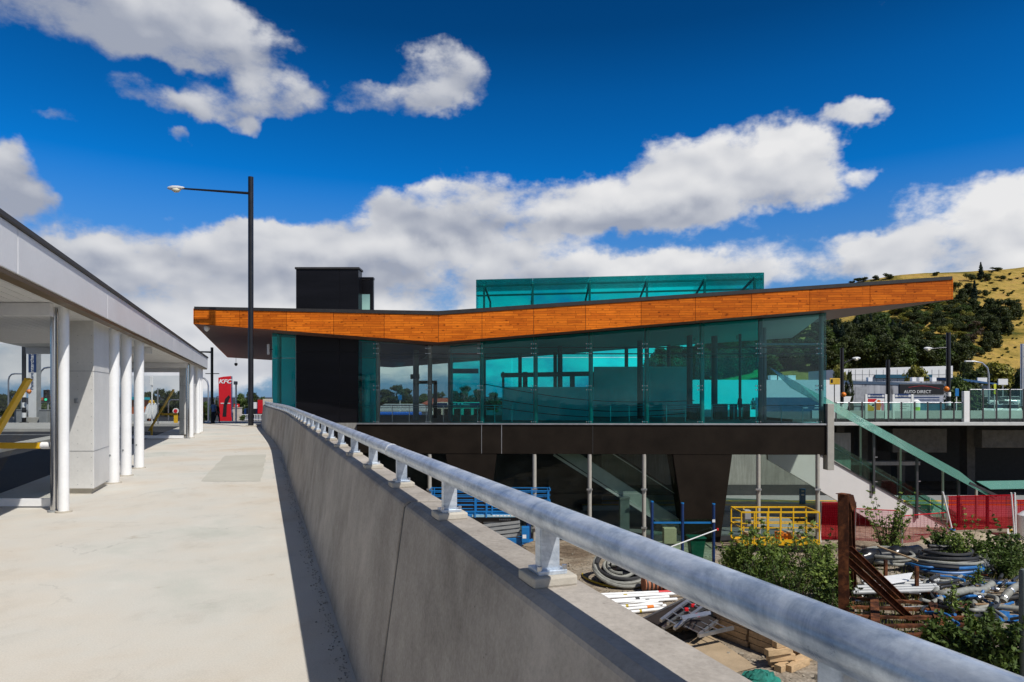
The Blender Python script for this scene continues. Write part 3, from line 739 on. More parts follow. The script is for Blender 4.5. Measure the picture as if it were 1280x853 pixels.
# inner walls, kiosk and glass parapet
zw = fp(800, 458.5, 12).z
wallquad(742.5, 862, ztop=zw, off=12, pbot=526, thick=.3).build('inner_wall', m_innerwall, st)
zk = fp(680, 484, 5).z
wallquad(628, 742, ztop=zk, off=5, pbot=526, thick=.2).build('kiosk_wall', m_innerwall, st)
p0, p1 = fp(626, 471, 4.8), fp(740, 469, 4.8)
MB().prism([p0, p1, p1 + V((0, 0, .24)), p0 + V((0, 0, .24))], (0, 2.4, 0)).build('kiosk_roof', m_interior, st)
for px in (629, 655, 658, 714, 717, 741): 
    p = fp(px, 484, 5); MB().boxz(p.x - .08, p.x + .08, p.y, p.y + .15, zk, zk + 1.0).build('kiosk_post', m_darksteel, st)
for px0, px1, off in ((448, 640, .95), (740, 880, 2.5), (890, 945, 6), (950, 1030, .95)):
    a, b = fp(px0, 529, off), fp(px1, 529, off); a.z = b.z = 0
    L = (b - a); m_ = max(2, int(L.length / 1.0))
    MB().cyl(a + V((0, 0, 1.02)), b + V((0, 0, 1.02)), .03, 8).build('balustrade_rail', m_alu, st)
    MB().cyl(a + V((0, 0, .88)), b + V((0, 0, .88)), .015, 8).build('balustrade_rail', m_alu, st)
    for i in range(m_ + 1):
        p = a + L * (i / m_); MB().beam(p, p + V((0, 0, 1.0)), .04, .04).build('balustrade_post', m_alu, st)
# door frame, hanging sign and inner counters
for px in (519.5, 544): p = fp(px, 529, 9); MB().boxz(p.x - .13, p.x + .13, p.y, p.y + .2, 0, fp(px, 476, 9).z).build('door_post', m_darksteel, st)
a, b = fp(517, 476, 9), fp(546, 480, 9); MB().boxz(a.x, b.x, a.y - .02, a.y + .22, b.z, a.z).build('door_head', m_darksteel, st)
a, b = fp(566, 461, 3), fp(598, 467, 3); sgn = MB().boxz(a.x, b.x, a.y, a.y + .1, b.z, a.z).build('platform_sign', m_navy, st)
a, b = fp(513, 468, 5), fp(524, 474, 5); MB().boxz(a.x, b.x, a.y, a.y + .15, b.z, a.z).build('display_screen', m_grey, st)
# white lettering on the inner glass
a, b = fp(608, 513, 1.2), fp(617, 519, 1.2); MB().boxz(a.x, b.x, a.y, a.y + .03, b.z, a.z).build('notice_sheet', m_white, st)
# ground level: tapered legs, posts, glazing, platform, rear wall
def leg(x0, x1, y0, x2, x3, y1, off=-.1):
    g = MB(); g.prism([fp(x0, y0, off), fp(x1, y0, off), fp(x3, y1, off), fp(x2, y1, off)], (0, 1.6, 0)); g.build('tapered_leg', m_beam, st, bevel=.02)
leg(841, 915.5, 567.6, 858.5, 899.5, 683); leg(557, 621, 567.6, 573, 606, 683)
for px in (537, 668, 737, 805, 948, 1022):
    a = fp(px, 568, -.02); b = fp(px, 683, -.02); c = MB().cyl(a, V((b.x, b.y, YARD)), .12, 14).build('ground_post', m_steelpost, st, smooth=True)
    for py in (612, 660): 
        q = fp(px, py, -.2); MB().box(q, (.34, .1, .1)).build('post_bracket', m_alu, c)
lowp = [(470, 537), (537, 602), (602, 668), (668, 737), (737, 805), (805, 876), (876, 948), (948, 1022)]
for a_, b_ in lowp:
    a, b = fp(a_ + .4, 568, .1), fp(b_ - .4, 568, .1)
    for z0, z1 in ((YARD + .35, -4.15), (-4.12, zb0 - .01)):
        g = MB(); g.prism([V((a.x, a.y, z0)), V((b.x, b.y, z0)), V((b.x, b.y, z1)), V((a.x, a.y, z1))], (0, .02, 0)); g.build('lower_pane', m_lower, st)
    g = MB(); g.prism([V((a.x, a.y - .05, YARD)), V((b.x, b.y - .05, YARD)), V((b.x, b.y - .05, YARD + .35)), V((a.x, a.y - .05, YARD + .35))], (0, .15, 0)); g.build('lower_upstand', m_darksteel, st)
# dark lower hall: rear wall and side
wallquad(340, 372, off=2.2).build('lobby_wall', m_innerwall, st); wallquad(444, 470, off=2.0).build('lobby_wall', m_innerwall, st)
q = fp(459, 529, 1.2); MB().cyl((q.x, q.y, 0), (q.x, q.y, 2.9), .22, 16).build('lobby_drum', m_intlight, st, smooth=True)
q = fp(349, 529, .6); MB().cyl((q.x, q.y, 0), (q.x, q.y, topat(349, .6)), .13, 16).build('steel_column', m_steelpost, st, smooth=True)
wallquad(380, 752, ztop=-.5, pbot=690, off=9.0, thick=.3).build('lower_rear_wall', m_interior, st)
plan(380, 1010, .2, 12.6, YARD + .02, .40, .36, -.2).build('platform_slab', m_grey, st)

# bridge-side rear bays: bright shopfront openings and a low counter behind the teal glass
for x0_, x1_, y0_, y1_ in ((863, 895, 474, 506), (892, 913, 474, 494)):
    a, b = fp(x0_, y1_, 13), fp(x1_, y0_, 13)
a, b = fp(862, 529, 12), fp(948, 529, 12); MB().boxz(a.x + .1, b.x, a.y + .4, a.y + .7, 0, .55).build('counter', m_innerwall, st)
for px in (868, 876, 898, 906, 918, 934): q = fp(px, 529, 7); MB().boxz(q.x - .2, q.x + .2, q.y, q.y + .4, 0, 1.05).build('ticket_gate', m_darksteel, st)
# ------------------------------------------------------------------ escalator in the lower hall
EO = 1.1
es = thing('escalator', 'escalator with glass sides descending inside the ground floor glass', 'escalator', fp(775, 620, EO)); es.location.z = YARD
def ep(x, y, d=0): return fp(x, y, EO + d)
g = MB(); g.prism([ep(694, 566), ep(722, 566), ep(872, 664), ep(872, 682)], (0, 1.5, 0)); g.build('truss', M('escalator_panel', (.56, .63, .59), .35, var=.1), es)
MB().beam(ep(692, 568.5, -.05), ep(873, 683.5, -.05), .08, .14).build('skirt_trim', m_white, es)
for d in (.05, 1.4):
    g = MB(); g.prism([ep(722, 567, d), ep(768, 567, d), ep(872, 634, d), ep(872, 663, d)], (0, .03, 0)); g.build('glass_side', m_lower, es)
    MB().beam(ep(768, 566, d), ep(872, 633, d), .09, .09).build('handrail_belt', m_rubber, es)
    MB().beam(ep(766, 567.5, d - .03), ep(872, 635.5, d - .03), .03, .04).build('handrail_trim', m_alu, es)
q = ep(781, 660, -.6); t_ = thing('ticket_machine', 'grey green ticket cabinet standing below the escalator', 'cabinet', (q.x, q.y, YARD)); MB().boxz(q.x - .28, q.x + .28, q.y, q.y + .5, YARD + .42, fp(781, 625, EO - .6).z).build('cabinet', M('cabinet_green', (.22, .28, .27), .4), t_, bevel=.02); MB().boxz(q.x - .3, q.x + .3, q.y - .02, q.y + .52, fp(781, 625, EO - .6).z + .004, fp(781, 622, EO - .6).z).build('top_cap', m_alu, t_)
# ================================================================== STAIR FLIGHT EAST OF THE STATION
SY = 44.2
def sp(px, py, dy=0): return at(px, py, SY + dy)
stair = thing('covered_stair', 'white sided covered stair with sloping green glass roof descending beside the station', 'staircase', (sp(1100, 640).x, SY, YARD))
slope = .570
def sl(x, c): return c + slope * x          # image line helper
top = lambda x: 573 + slope * (x - 1035)
bot = lambda x: 612 + slope * (x - 1025)
g = MB(); g.prism([sp(958, top(958)), sp(1205, top(1205)), sp(1205, 694), sp(1161, 694), sp(960, bot(960))], (0, .25, 0)); g.build('stringer', m_stair, stair, bevel=.01)
g = MB(); g.prism([sp(958, top(958), 2.9), sp(1205, top(1205), 2.9), sp(1205, 694, 2.9), sp(1161, 694, 2.9), sp(960, bot(960), 2.9)], (0, .25, 0)); g.build('stringer', m_stair, stair)
# steps
p, q = sp(958, top(958) + 6), sp(1205, top(1205) + 6); n = 40
g = MB()
for i in range(n):
    a = p.lerp(q, i / n); b = p.lerp(q, (i + 1) / n); g.boxz(a.x, b.x, SY + .26, SY + 2.88, b.z - .22, b.z)
g.build('steps', m_conc, stair)
# soffit under the flight
g = MB(); g.prism([sp(960, bot(960) - 3, .26), sp(1161, 691, .26), sp(1161, 691, 2.88), sp(960, bot(960) - 3, 2.88)], (0, 0, -.06)); g.build('stair_soffit', m_stair, stair)
# edge trim and glass balustrade at both sides
for dy in (-.03, 3.2):
    g = MB(); a, b = sp(1000, top(1000), dy), sp(1205, top(1205), dy); g.beam(a, b, .06, .06, (0, 1, 0)); g.build('stair_trim', m_darksteel, stair)
pts = [(1000, 0), (1078, 0), (1122, 0), (1163, 0), (1205, 0)]
for dy in (.05, 3.0):
    for (xa, _), (xb, _) in zip(pts[:-1], pts[1:]):
        A, B = sp(xa + .5, top(xa) - 2, dy), sp(xb - .5, top(xb) - 2, dy)
        g = MB(); g.prism([A, B, B + V((0, 0, 1.15)), A + V((0, 0, 1.15))], (0, .02, 0)); g.build('balustrade_pane', m_green, stair)
    a, b = sp(1000, top(1000), dy), sp(1205, top(1205), dy)
    MB().cyl(a + V((0, .1, .95)), b + V((0, .1, .95)), .025, 8).build('handrail_tube', m_alu, stair)
# roof posts
rf = lambda x: 507.5 + .548 * (x - 1042)
for x, base in ((1026, 570), (1092, None), (1146, None), (1198, None), (1234, 668)):
    yb = base or top(x) + 12
    a = sp(x, yb, -.08); b = sp(x, rf(x) + 6, -.08)
    c = MB().boxz(a.x - .07, a.x + .07, SY - .16, SY - .02, a.z, b.z).build('roof_post', m_darksteel, stair, bevel=.01)
    for t in (.2, .6): 
        q = a.lerp(b, t); MB().box(q + V((.1, -.05, 0)), (.22, .06, .05)).build('post_clamp', m_alu, c)
for x in (1075, 1125, 1178, 1220):
    a = sp(x, top(x) + 4, 3.3); b = sp(x, rf(x) + 5, 3.3)
    MB().boxz(a.x - .06, a.x + .06, SY + 3.2, SY + 3.32, a.z, b.z).build('roof_post', m_steelpost, stair, bevel=.01)
# sloping glass roof, five sheets, and the flat landing sheet
m_roofglass = glass('roof_glass', (.42, .72, .60), 1.2, .05)
xs = [988, 1040, 1092, 1146, 1198, 1246]
m_frost, nt_, out_ = nodes('frosted_green_glass')
d_ = N(nt_, 'ShaderNodeBsdfPrincipled'); d_.inputs['Base Color'].default_value = (.24, .50, .42, 1); d_.inputs['Roughness'].default_value = .15
t_ = N(nt_, 'ShaderNodeBsdfTransparent'); t_.inputs[0].default_value = (.6, .88, .78, 1)
x_ = N(nt_, 'ShaderNodeMixShader'); x_.inputs[0].default_value = .5
nt_.links.new(t_.outputs[0], x_.inputs[1]); nt_.links.new(d_.outputs[0], x_.inputs[2]); nt_.links.new(x_.outputs[0], out_.inputs[0])
for a, b in zip(xs[:-1], xs[1:]):
    A, B = sp(a + .4, rf(a + .4) + 7, -.5), sp(b - .4, rf(b - .4) + 7, -.5); D = V((0, 3.6, 1.45))
    g = MB(); g.prism([A, B, B + D, A + D], (0, 0, .03)); g.build('roof_sheet', m_frost, stair)
A, B = sp(1238, 612, -.5), sp(1300, 611, -.5); g = MB(); g.prism([A, B, B + V((0, 1.3, .34)), A + V((0, 1.3, .34))], (0, 0, .03)); g.build('roof_sheet', m_frost, stair)
a, b = sp(1215, 611, -.4), sp(1246, 622, -.4); g = MB(); g.beam(sp(1212, 604, -.4), sp(1246, 620, -.4), .1, .16); g.build('roof_beam', m_darksteel, stair)

# ================================================================== PLATFORM AND RAIL CUTTING
g = MB(); g.boxz(5, 70, 48.2, 53.2, YARD, YARD + .75); pl = struct('platform', g, m_grey)
g = MB(); g.boxz(5, 70, 48.3, 48.85, YARD + .751, YARD + .755); g.boxz(5, 70, 50.1, 50.6, YARD + .751, YARD + .755)
g.prism([(20.2, 50.1, YARD + .7562), (21.3, 50.1, YARD + .7562), (23.4, 48.6, YARD + .7562), (22.3, 48.6, YARD + .7562)], (0, 0, .003)); struct('platform_line', g, m_yellow)
g = MB(); g.boxz(5, 70, 48.05, 48.195, YARD, YARD + .74); struct('platform_edge', g, m_intlight)
cw = MB(); cw.boxz(3, 26.5, 53.4, 53.8, YARD, -1.3)
w = tag(cw.build('retaining_wall', m_conc), 'pale concrete retaining wall behind the station platform under the stair', 'wall')
dk = MB(); dk.boxz(3.1, 26.4, 53.3, 53.39, YARD + .75, YARD + 1.55); dk.build('dado_band', m_darksteel, w)
t = thing('platform_post', 'small blue platform sign post standing on the platform below the stair', 'sign post', gz(1003, 630, YARD + .75))
b = V(t.location); MB().boxz(b.x - .22, b.x + .22, b.y - .05, b.y + .05, b.z, b.z + 1.1).build('sign_panel', m_blue, t, bevel=.02)
for z in (.6, .85): MB().boxz(b.x - .1, b.x + .1, b.y - .06, b.y - .052, b.z + z, b.z + z + .12).build('symbol_square', m_lettering, t)

# ================================================================== FAR ROAD BRIDGE
br = thing('road_bridge', 'concrete road bridge with dark shaded underside across the rail cutting', 'bridge', (40, 58, YARD))
DZ = -.20
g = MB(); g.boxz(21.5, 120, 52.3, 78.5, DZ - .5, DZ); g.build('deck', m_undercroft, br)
g = MB(); g.boxz(21.5, 120, 51.9, 52.28, DZ - .46, DZ - .20); g.build('edge_beam', m_intlight, br, bevel=.02)
for x in (26, 27.8, 29.8, 33, 39, 46): 
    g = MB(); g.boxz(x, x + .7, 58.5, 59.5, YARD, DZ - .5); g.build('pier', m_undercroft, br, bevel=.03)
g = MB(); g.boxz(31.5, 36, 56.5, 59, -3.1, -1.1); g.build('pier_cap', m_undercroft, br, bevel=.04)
g = MB(); g.boxz(24, 33.5, 56, 57, -4.1, -3.8); g.build('service_beam', m_conc, br)
g = MB(); g.boxz(21.5, 120, 68, 69, YARD, DZ - .5); g.build('abutment', m_interior, br)
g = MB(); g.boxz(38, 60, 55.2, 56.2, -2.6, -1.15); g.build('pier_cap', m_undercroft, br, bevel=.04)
# footpath and planter upstand on the bridge
g = MB(); g.boxz(24, 42, 54.6, 54.9, DZ, DZ + .62); g.build('low_wall', m_intlight, br)
# glass balustrades (lower and taller run)
def balustrade(px0, px1, step, h, Y, label, name='glass_balustrade'):
    a, b = at(px0, 500, Y).x, at(px1, 500, Y).x
    t = thing(name, label, 'balustrade', ((a + b) / 2, Y, DZ), 'glass balustrades on the road bridge')
    n = int(round((b - a) / step)); d = (b - a) / n
    for i in range(n + 1):
        x = a + i * d; MB().boxz(x - .045, x + .045, Y - .30, Y - .22, DZ - .3, DZ + h + .06).build('baluster', m_darksteel, t)
        if i < n: MB().boxz(x + .05, x + d - .05, Y - .2, Y - .18, DZ + .02, DZ + h).build('balustrade_pane', m_green, t)
    MB().cyl((a, Y - .19, DZ + h + .03), (b, Y - .19, DZ + h + .03), .035, 8).build('top_rail', m_alu, t)
balustrade(1043, 1206, 1.03, 1.25, 52.3, 'lower green glass balustrade in front of the information boards')
balustrade(1209, 1310, 1.0, 2.25, 52.3, 'taller green glass balustrade at the outer end of the road bridge')
p = at(1207, 500, 52.1); t = thing('balustrade_end_post', 'thick white post where the lower and taller glass balustrades meet', 'post', (p.x, 52.1, DZ)); MB().boxz(p.x - .22, p.x + .22, 51.95, 52.25, DZ - .2, DZ + 2.15).build('post', m_white, t, bevel=.03)
# information boards
def board(px0, px1, label, poster):
    Y = 53.4; a, b = at(px0, 500, Y).x, at(px1, 500, Y).x; c = (a + b) / 2
    t = thing('information_board', label, 'information board', (c, Y, DZ), 'information boards on the bridge')
    for x in (a, b): MB().boxz(x - .09, x + .09, Y - .07, Y + .07, DZ, 1.72).build('post', m_white, t, bevel=.01)
    hd = MB().boxz(a + .1, b - .1, Y - .06, Y + .04, 1.42, 1.76).build('header', m_navy, t)
    for x_, ch_ in ((a + .22, 'i'), (b - .22, '1')): MB().boxz(x_ - .08, x_ + .08, Y - .066, Y - .061, 1.50, 1.68).build('symbol_square', m_lettering, hd); text(ch_, .15, (x_, Y - .068, 1.585), (R(90), 0, 0), m_navy, hd, extrude=.002)
    text('Information', .21, (c, Y - .065, 1.585), (R(90), 0, 0), m_lettering, hd)
    pn = MB().boxz(a + .1, b - .1, Y - .04, Y + .02, .40, 1.38).build('poster_panel', m_white, t)
    if poster:
        w = b - a - .2
        for nm, m, poly in (('red_field', m_red, [(0, .55), (.02, .98), (.55, .98), (.42, .75)]), ('yellow_field', m_yellow, [(0, .02), (0, .6), (.40, .30), (.36, .02)]), ('orange_figure', m_orange, [(.52, .08), (.50, .55), (.60, .92), (.74, .88), (.80, .5), (.74, .08)]), ('pink_figure', M('pink_print', (.7, .2, .3), .5), [(.82, .05), (.80, .6), (.9, .85), (.97, .5), (.96, .05)]), ('dark_blot', m_black, [(.22, .42), (.30, .58), (.42, .52), (.36, .40)])):
            g = MB(); g.prism([(a + .1 + u * w, Y - .046, .40 + v * .98) for u, v in poly], (0, .004, 0)); g.build(nm, m, pn)
    else:
        for k in range(4): MB().boxz(a + .5, a + 1.0 + .2 * (k % 2), Y - .046, Y - .042, .6 + k * .16, .64 + k * .16).build('print_line', m_grey, pn)
board(1082.5, 1107, 'information board with a red and yellow poster behind the glass balustrade', True)
board(1116.5, 1140, 'information board with a plain white panel behind the glass balustrade', False)
p = at(1144, 500, 55); t = thing('litter_bin', 'lime green and white bin beside the plain white information board', 'bin', (p.x, 55, DZ))
g = MB(); g.tube([(p.x, 55, DZ), (p.x, 55, DZ + .9)], [.3, .36], 16); g.build('bin_body', M('lime_paint', (.35, .6, .03), .5), t, smooth=True, bevel=.02); g = MB(); g.tube([(p.x, 55, DZ + .9), (p.x, 55, DZ + 1.35), (p.x, 55, DZ + 1.5)], [.36, .36, .2], 16); g.build('bin_hood', m_white, t, smooth=True)
# street furniture beyond the balustrade
def pole_sign(px, pt, pb, pw_, ph, Y, mat, label, name='road_sign', polemat=m_white, cat='road sign'):
    b = at(px, pb, Y); tp = at(px, pt, Y)
    t = thing(name, label, cat, b); MB().cyl(b, tp, .04, 8).build('pole', polemat, t)
    w, h = pw_ / F * Y, ph / F * Y; MB().boxz(tp.x - w / 2, tp.x + w / 2, Y - .09, Y - .05, tp.z - h, tp.z).build('sign_plate', mat, t, bevel=.02); return t
pole_sign(1195.5, 486, 522, 4.6, 9.5, 56, m_blue, 'small blue bus stop sign on a white pole behind the balustrade')
pole_sign(1243, 480, 520, 3.2, 13, 60, M('flag_yellow', (.6, .62, .03), .6), 'yellow feather flag on a pole by the parked cars', 'feather_flag', m_white, 'flag')
t = pole_sign(1043, 473, 512, 13, 8, 58, M('sign_yellow', (.62, .38, .03), .5), 'yellow direction sign on two dark posts at the road behind the stair', 'direction_sign', m_darksteel)
b = V(t.location); MB().boxz(b.x - .05 - .30, b.x + .12 - .30, b.y - .1, b.y - .092, 2.7, 3.0).build('arrow', m_black, t)
p = at(1048, 495, 62); t = thing('noticeboard', 'white slanted billboard panel on short legs beside the black lamp post', 'billboard', (p.x, 62, DZ))
x = p.x; MB().prism([(x - 1.5, 62, .4), (x + .8, 62, .4), (x + 1.2, 62, 1.55), (x - 1.9, 62, 1.55)], (0, .15, 0)).build('board', m_white, t); 
for d in (-1.2, .6): MB().boxz(x + d, x + d + .1, 62.02, 62.12, DZ - .4, .4).build('leg', m_darksteel, t)
def rlamp(px, ptop, pbot, Y, r, label, **kw):
    b = at(px, pbot, Y); h = (pbot - ptop) / F * Y; return lamp('street_lamp', label, b, h, r, kw.pop('arm_len', 0), kw.pop('arm_z', h * .8), **kw)
l1 = rlamp(1052.5, 435, 521, 60, .15, 'black lamp post with white foot nearest the station end', arm_len=1.0, arm_z=4.6, dirx=1, rise=.5, stripes=[0, .75])
l2 = rlamp(1110, 450, 520, 62, .17, 'plain black pole standing between the two information boards')
l3 = rlamp(1185.5, 416, 520, 56, .17, 'black pole with black and white banded foot near the blue bus stop sign', stripes=[.1, .85, 1.6], arm_len=1.4, arm_z=5.6, dirx=-1, rise=-.1)
for l, px, py, Y in ((l1, 1054.5, 493.5, 59.7), (l3, 1183, 486.5, 55.7)):
    c = at(px, py, Y); t = thing('crossing_beacon', 'orange globe beacon on the ' + ('black lamp post nearest the station end' if l is l1 else 'banded black pole near the bus stop sign'), 'beacon', c, 'orange crossing beacons')
    g = MB(); g.tube([c + V((0, 0, z)) for z in (-.22, -.19, -.11, 0, .11, .19, .22)], [.02, .11, .19, .22, .19, .11, .02], 16); g.build('globe', m_orange, t, smooth=True); MB().beam(c + V((.0, .0, -.36)), c + V((-.15 if l is l1 else .15, .3, -.36)), .05, .05).build('bracket', m_black, t)
p = at(1277.5, 500, 60); h = (508 - 430) / F * 60; b = at(1277.5, 508, 60)
lamp('street_lamp', 'pale grey steel lamp pole at the outer end of the tall balustrade', b, h, .13, .6, h - .1, 1, mat=m_alu, head=False, rise=0)
b = at(1236, 505, 70)
t = thing('street_lamp', 'curved pale street lamp beside the yellow feather flag', 'street lamp', b)
MB().tube([b, b + V((0, 0, 3.0)), b + V((-.15, 0, 3.7)), b + V((-.7, 0, 4.2)), b + V((-1.5, 0, 4.35)), b + V((-1.9, 0, 4.35))], .08, 10).build('pole', m_alu, t, smooth=True)
MB().box(b + V((-2.1, 0, 4.36)), (.7, .25, .14)).build('lamp_head', m_white, t, bevel=.04)

# ================================================================== BUILDINGS AND CARS AT THE FOOT OF THE HILL
def bpt(px, py, Y): return at(px, py, Y)
ad = thing('car_yard_building', 'grey concrete car yard shed with a dark painted name banner', 'building', (bpt(1120, 500, 95).x, 95, -1.9))
x0, x1 = bpt(1052, 0, 95).x, bpt(1192, 0, 95).x; zt = bpt(0, 477, 95).z
m_stain, nt_, out_ = nodes('stained_concrete'); p_ = N(nt_, 'ShaderNodeBsdfPrincipled'); p_.inputs['Roughness'].default_value = .85
v_ = coords(nt_, (1.0, 1, .09)); s_ = noise_n(nt_, v_, 1.1, 5, .6)
nt_.links.new(ramp(nt_, s_, [(.36, (.035, .035, .04)), (.46, (.36, .37, .40)), (.7, (.50, .51, .54))]), p_.inputs['Base Color']); nt_.links.new(p_.outputs[0], out_.inputs[0])
MB().boxz(x0, x1, 95, 110, -2.2, zt).build('wall', m_stain, ad)
MB().prism([(x0 - .6, 94.93, zt - .3), (x0 - .6, 94.93, zt + .15), (x1 + 1, 94.93, zt - .4), (x1 + 1, 94.93, zt - .7)], (0, 17, .4)).build('roof', M('blue_roof', (.06, .10, .16), .5), ad)
bx0, bx1 = bpt(1124, 0, 95).x, bpt(1179, 0, 95).x; z1, z0 = bpt(0, 480.5, 95).z, bpt(0, 493.5, 95).z
bn = MB().boxz(bx0, bx1, 94.85, 94.97, z0, z1).build('banner', m_black, ad)
text('AUTO DIRECT', .58, (bpt(1146, 0, 95).x, 94.83, z0 + .38), (R(90), 0, 0), m_lettering, bn)
for zz_ in (z0 - .012, z1 + .002): MB().boxz(bx0 - .05, bx1 + .05, 94.84, 94.9, zz_, zz_ + .04).build('banner_frame', m_grey, bn)
cv = MB(); cv.tube([(lerp(bx0 + 1.2, bx1 - .6, t), 94.82, z0 + 1.0 + .30 * math.sin(t * 3.1) - .2 * t) for t in [i / 14 for i in range(15)]], .018, 6); cv.build('car_outline', m_red, bn)
z2 = bpt(0, 503, 95).z; bn2 = MB().boxz(bx0 + 1.5, bx1, 94.88, 94.98, z2, z0 - .1).build('lower_banner', M('banner_grey', (.42, .44, .50), .6), ad)
for k in range(2): MB().boxz(bx0 + 2, bx1 - .6, 94.86, 94.875, z2 + .25 + k * .35, z2 + .38 + k * .35).build('print_line', m_navy, bn2)
MB().boxz(bpt(1080, 0, 95).x, x1, 94.9, 94.985, -1.5, bpt(0, 505, 95).z).build('blue_band', M('teal_paint', (.03, .15, .22), .5), ad)
for px in (1062, 1076): p = bpt(px, 500, 94.9); MB().boxz(p.x - .8, p.x + .8, 94.9, 94.985, .2, 2.9).build('shutter', M('shutter_grey', (.33, .34, .36), .6), ad)
for px in (1088, 1143, 1152, 1168): p = bpt(px, 474.5, 97); MB().boxz(p.x - .3, p.x + .3, 97, 97.6, p.z - .5, p.z + .3).build('roof_vent', m_white, ad)
wh = thing('warehouse', 'long white panelled warehouse behind the grey car yard shed', 'building', (bpt(1120, 0, 125).x, 125, -2))
x0, x1 = bpt(1052, 0, 125).x, bpt(1191, 0, 125).x; zt = bpt(0, 457.5, 125).z; ztl = bpt(0, 461.5, 125).z
MB().prism([(x0, 125, -2.2), (x1, 125, -2.2), (x1, 125, zt), (x0, 125, ztl)], (0, 14, 0)).build('wall', m_white, wh)
for i in range(1, 16): MB().boxz(lerp(x0, x1, i / 16) - .04, lerp(x0, x1, i / 16) + .04, 124.97, 124.99, 2, ztl - .1).build('panel_joint', m_grey, wh)
for dz_ in (1.0, 2.0): MB().boxz(x0, x1, 124.97, 124.985, ztl - dz_ - .04, ztl - dz_).build('panel_joint', m_grey, wh)
MB().boxz(x0 + 6, x1 - 4, 124.6, 124.95, bpt(0, 473, 125).z, bpt(0, 468.5, 125).z).build('window_band', M('blue_band', (.02, .10, .16), .4), wh)
fs = thing('flat_shop', 'low white shop with a flat roof seen through the station end glass', 'building', (bpt(980, 0, 90).x, 90, -1.9))
x0, x1 = bpt(864, 0, 90).x, bpt(1052, 0, 90).x
MB().boxz(x0, x1, 90, 100, -2.2, bpt(0, 475, 90).z).build('wall', m_white, fs); MB().boxz(x0 + 8.5, x1 - 3, 89.93, 89.99, -1.6, bpt(0, 497, 90).z).build('shopfront', M('shopfront_blue', (.05, .12, .2), .3), fs)
for px in (968, 976, 990): p = bpt(px, 473, 91); MB().boxz(p.x - .5, p.x + .5, 91, 92, p.z - .5, p.z + .4).build('roof_unit', m_white, fs)
sh = thing('blue_roof_shed', 'low shed with a blue metal roof right of the bright green tree', 'shed', (bpt(1222, 0, 110).x, 110, -1.9))
sh['label'] = 'low shed with a blue metal roof beyond the parked cars'
x0, x1 = bpt(1196, 0, 110).x, bpt(1238, 0, 110).x; MB().boxz(x0, x1, 110, 118, -2.2, bpt(0, 482, 110).z).build('wall', m_grey, sh)
MB().prism([(x0 - .5, 109.5, bpt(0, 476, 110).z), (x1 + .8, 109.5, bpt(0, 481, 110).z), (x1 + .8, 109.5, bpt(0, 479.5, 110).z), (x0 - .5, 109.5, bpt(0, 472.5, 110).z)], (0, 9, .3)).build('roof', M('bright_blue_roof', (.04, .12, .27), .45), sh)
for i in range(2): p = bpt(1228 + 26 * i, 476 + 1.5 * i, 115); t = thing('wall_sign', ['small white panel sign above the blue roofed shed', 'small white panel sign above the parked cars'][i], 'sign', p); MB().boxz(p.x - .8, p.x + .8, p.y, p.y + .2, p.z - .5, p.z + .5).build('panel', m_white, t); MB().boxz(p.x - .1, p.x + .1, p.y + .05, p.y + .15, -2, p.z - .5).build('stem', m_grey, t)
# parked cars
def car(name, label, loc, rz, paint, group):
    t = thing(name, label, 'car', (0, 0, 0), group)
    secs = [(-2.15, .42, .70, .78), (-2.0, .28, .86, .84), (-1.1, .25, .95, .86), (-.6, .25, 1.0, .86), (.9, .25, .98, .86), (1.6, .25, .94, .85), (2.05, .3, .88, .80), (2.15, .42, .70, .72)]
    g = MB()
    for x, z0, z1, hw in secs: g.v += [(x, -hw, z0), (x, hw, z0), (x, hw, z1 * .8), (x, hw * .93, z1), (x, -hw * .93, z1), (x, -hw, z1 * .8)]
    for i in range(len(secs) - 1):
        for k in range(6): g.f.append((i * 6 + k, i * 6 + (k + 1) % 6, (i + 1) * 6 + (k + 1) % 6, (i + 1) * 6 + k))
    g.f += [tuple(range(6)), tuple(range(len(secs) * 6 - 1, len(secs) * 6 - 7, -1))]
    g.build('body', paint, t, bevel=.05)
    g = MB(); g.v = [(-1.05, -.78, .94), (1.75, -.78, .92), (1.15, -.62, 1.42), (-.35, -.62, 1.45), (-1.05, .78, .94), (1.75, .78, .92), (1.15, .62, 1.42), (-.35, .62, 1.45)]
    g.f = [(0, 1, 2, 3), (4, 7, 6, 5), (0, 3, 7, 4), (1, 5, 6, 2), (3, 2, 6, 7), (0, 4, 5, 1)]; g.build('cabin_glass', m_black, t, bevel=.03)
    MB().boxz(-.38, 1.18, -.63, .63, 1.43, 1.48).build('roof', paint, t, bevel=.02)
    for x in (-1.35, 1.35):
        for s in (-1, 1):
            w = MB().cyl((x, s * .66, .31), (x, s * .88, .31), .31, 16).build('wheel', m_rubber, t, smooth=True); MB().cyl((x, s * .87, .31), (x, s * .89, .31), .19, 12).build('rim', m_alu, w)
    for s in (-1, 1): MB().boxz(-2.14, -2.06, s * .6 - .15, s * .6 + .15, .6, .72).build('headlight', m_white, t)
    t.location = loc; t.rotation_euler = (0, 0, rz); return t
cl = [(1217, 'white car parked nearest the bright green tree', m_white), (1229, 'silver car parked second from the bright green tree', m_alu), (1241, 'white car parked behind the yellow feather flag', m_white), (1253, 'grey car parked just past the yellow feather flag', m_grey), (1265, 'white car parked farthest out along the car yard', m_white)]
for i, (px, lb, mt) in enumerate(cl):
    p = at(px, 500, 84); car('parked_car', lb, (p.x, 84 + i % 2, -.9), R(20 + i * 7), mt, 'cars parked in the yard')
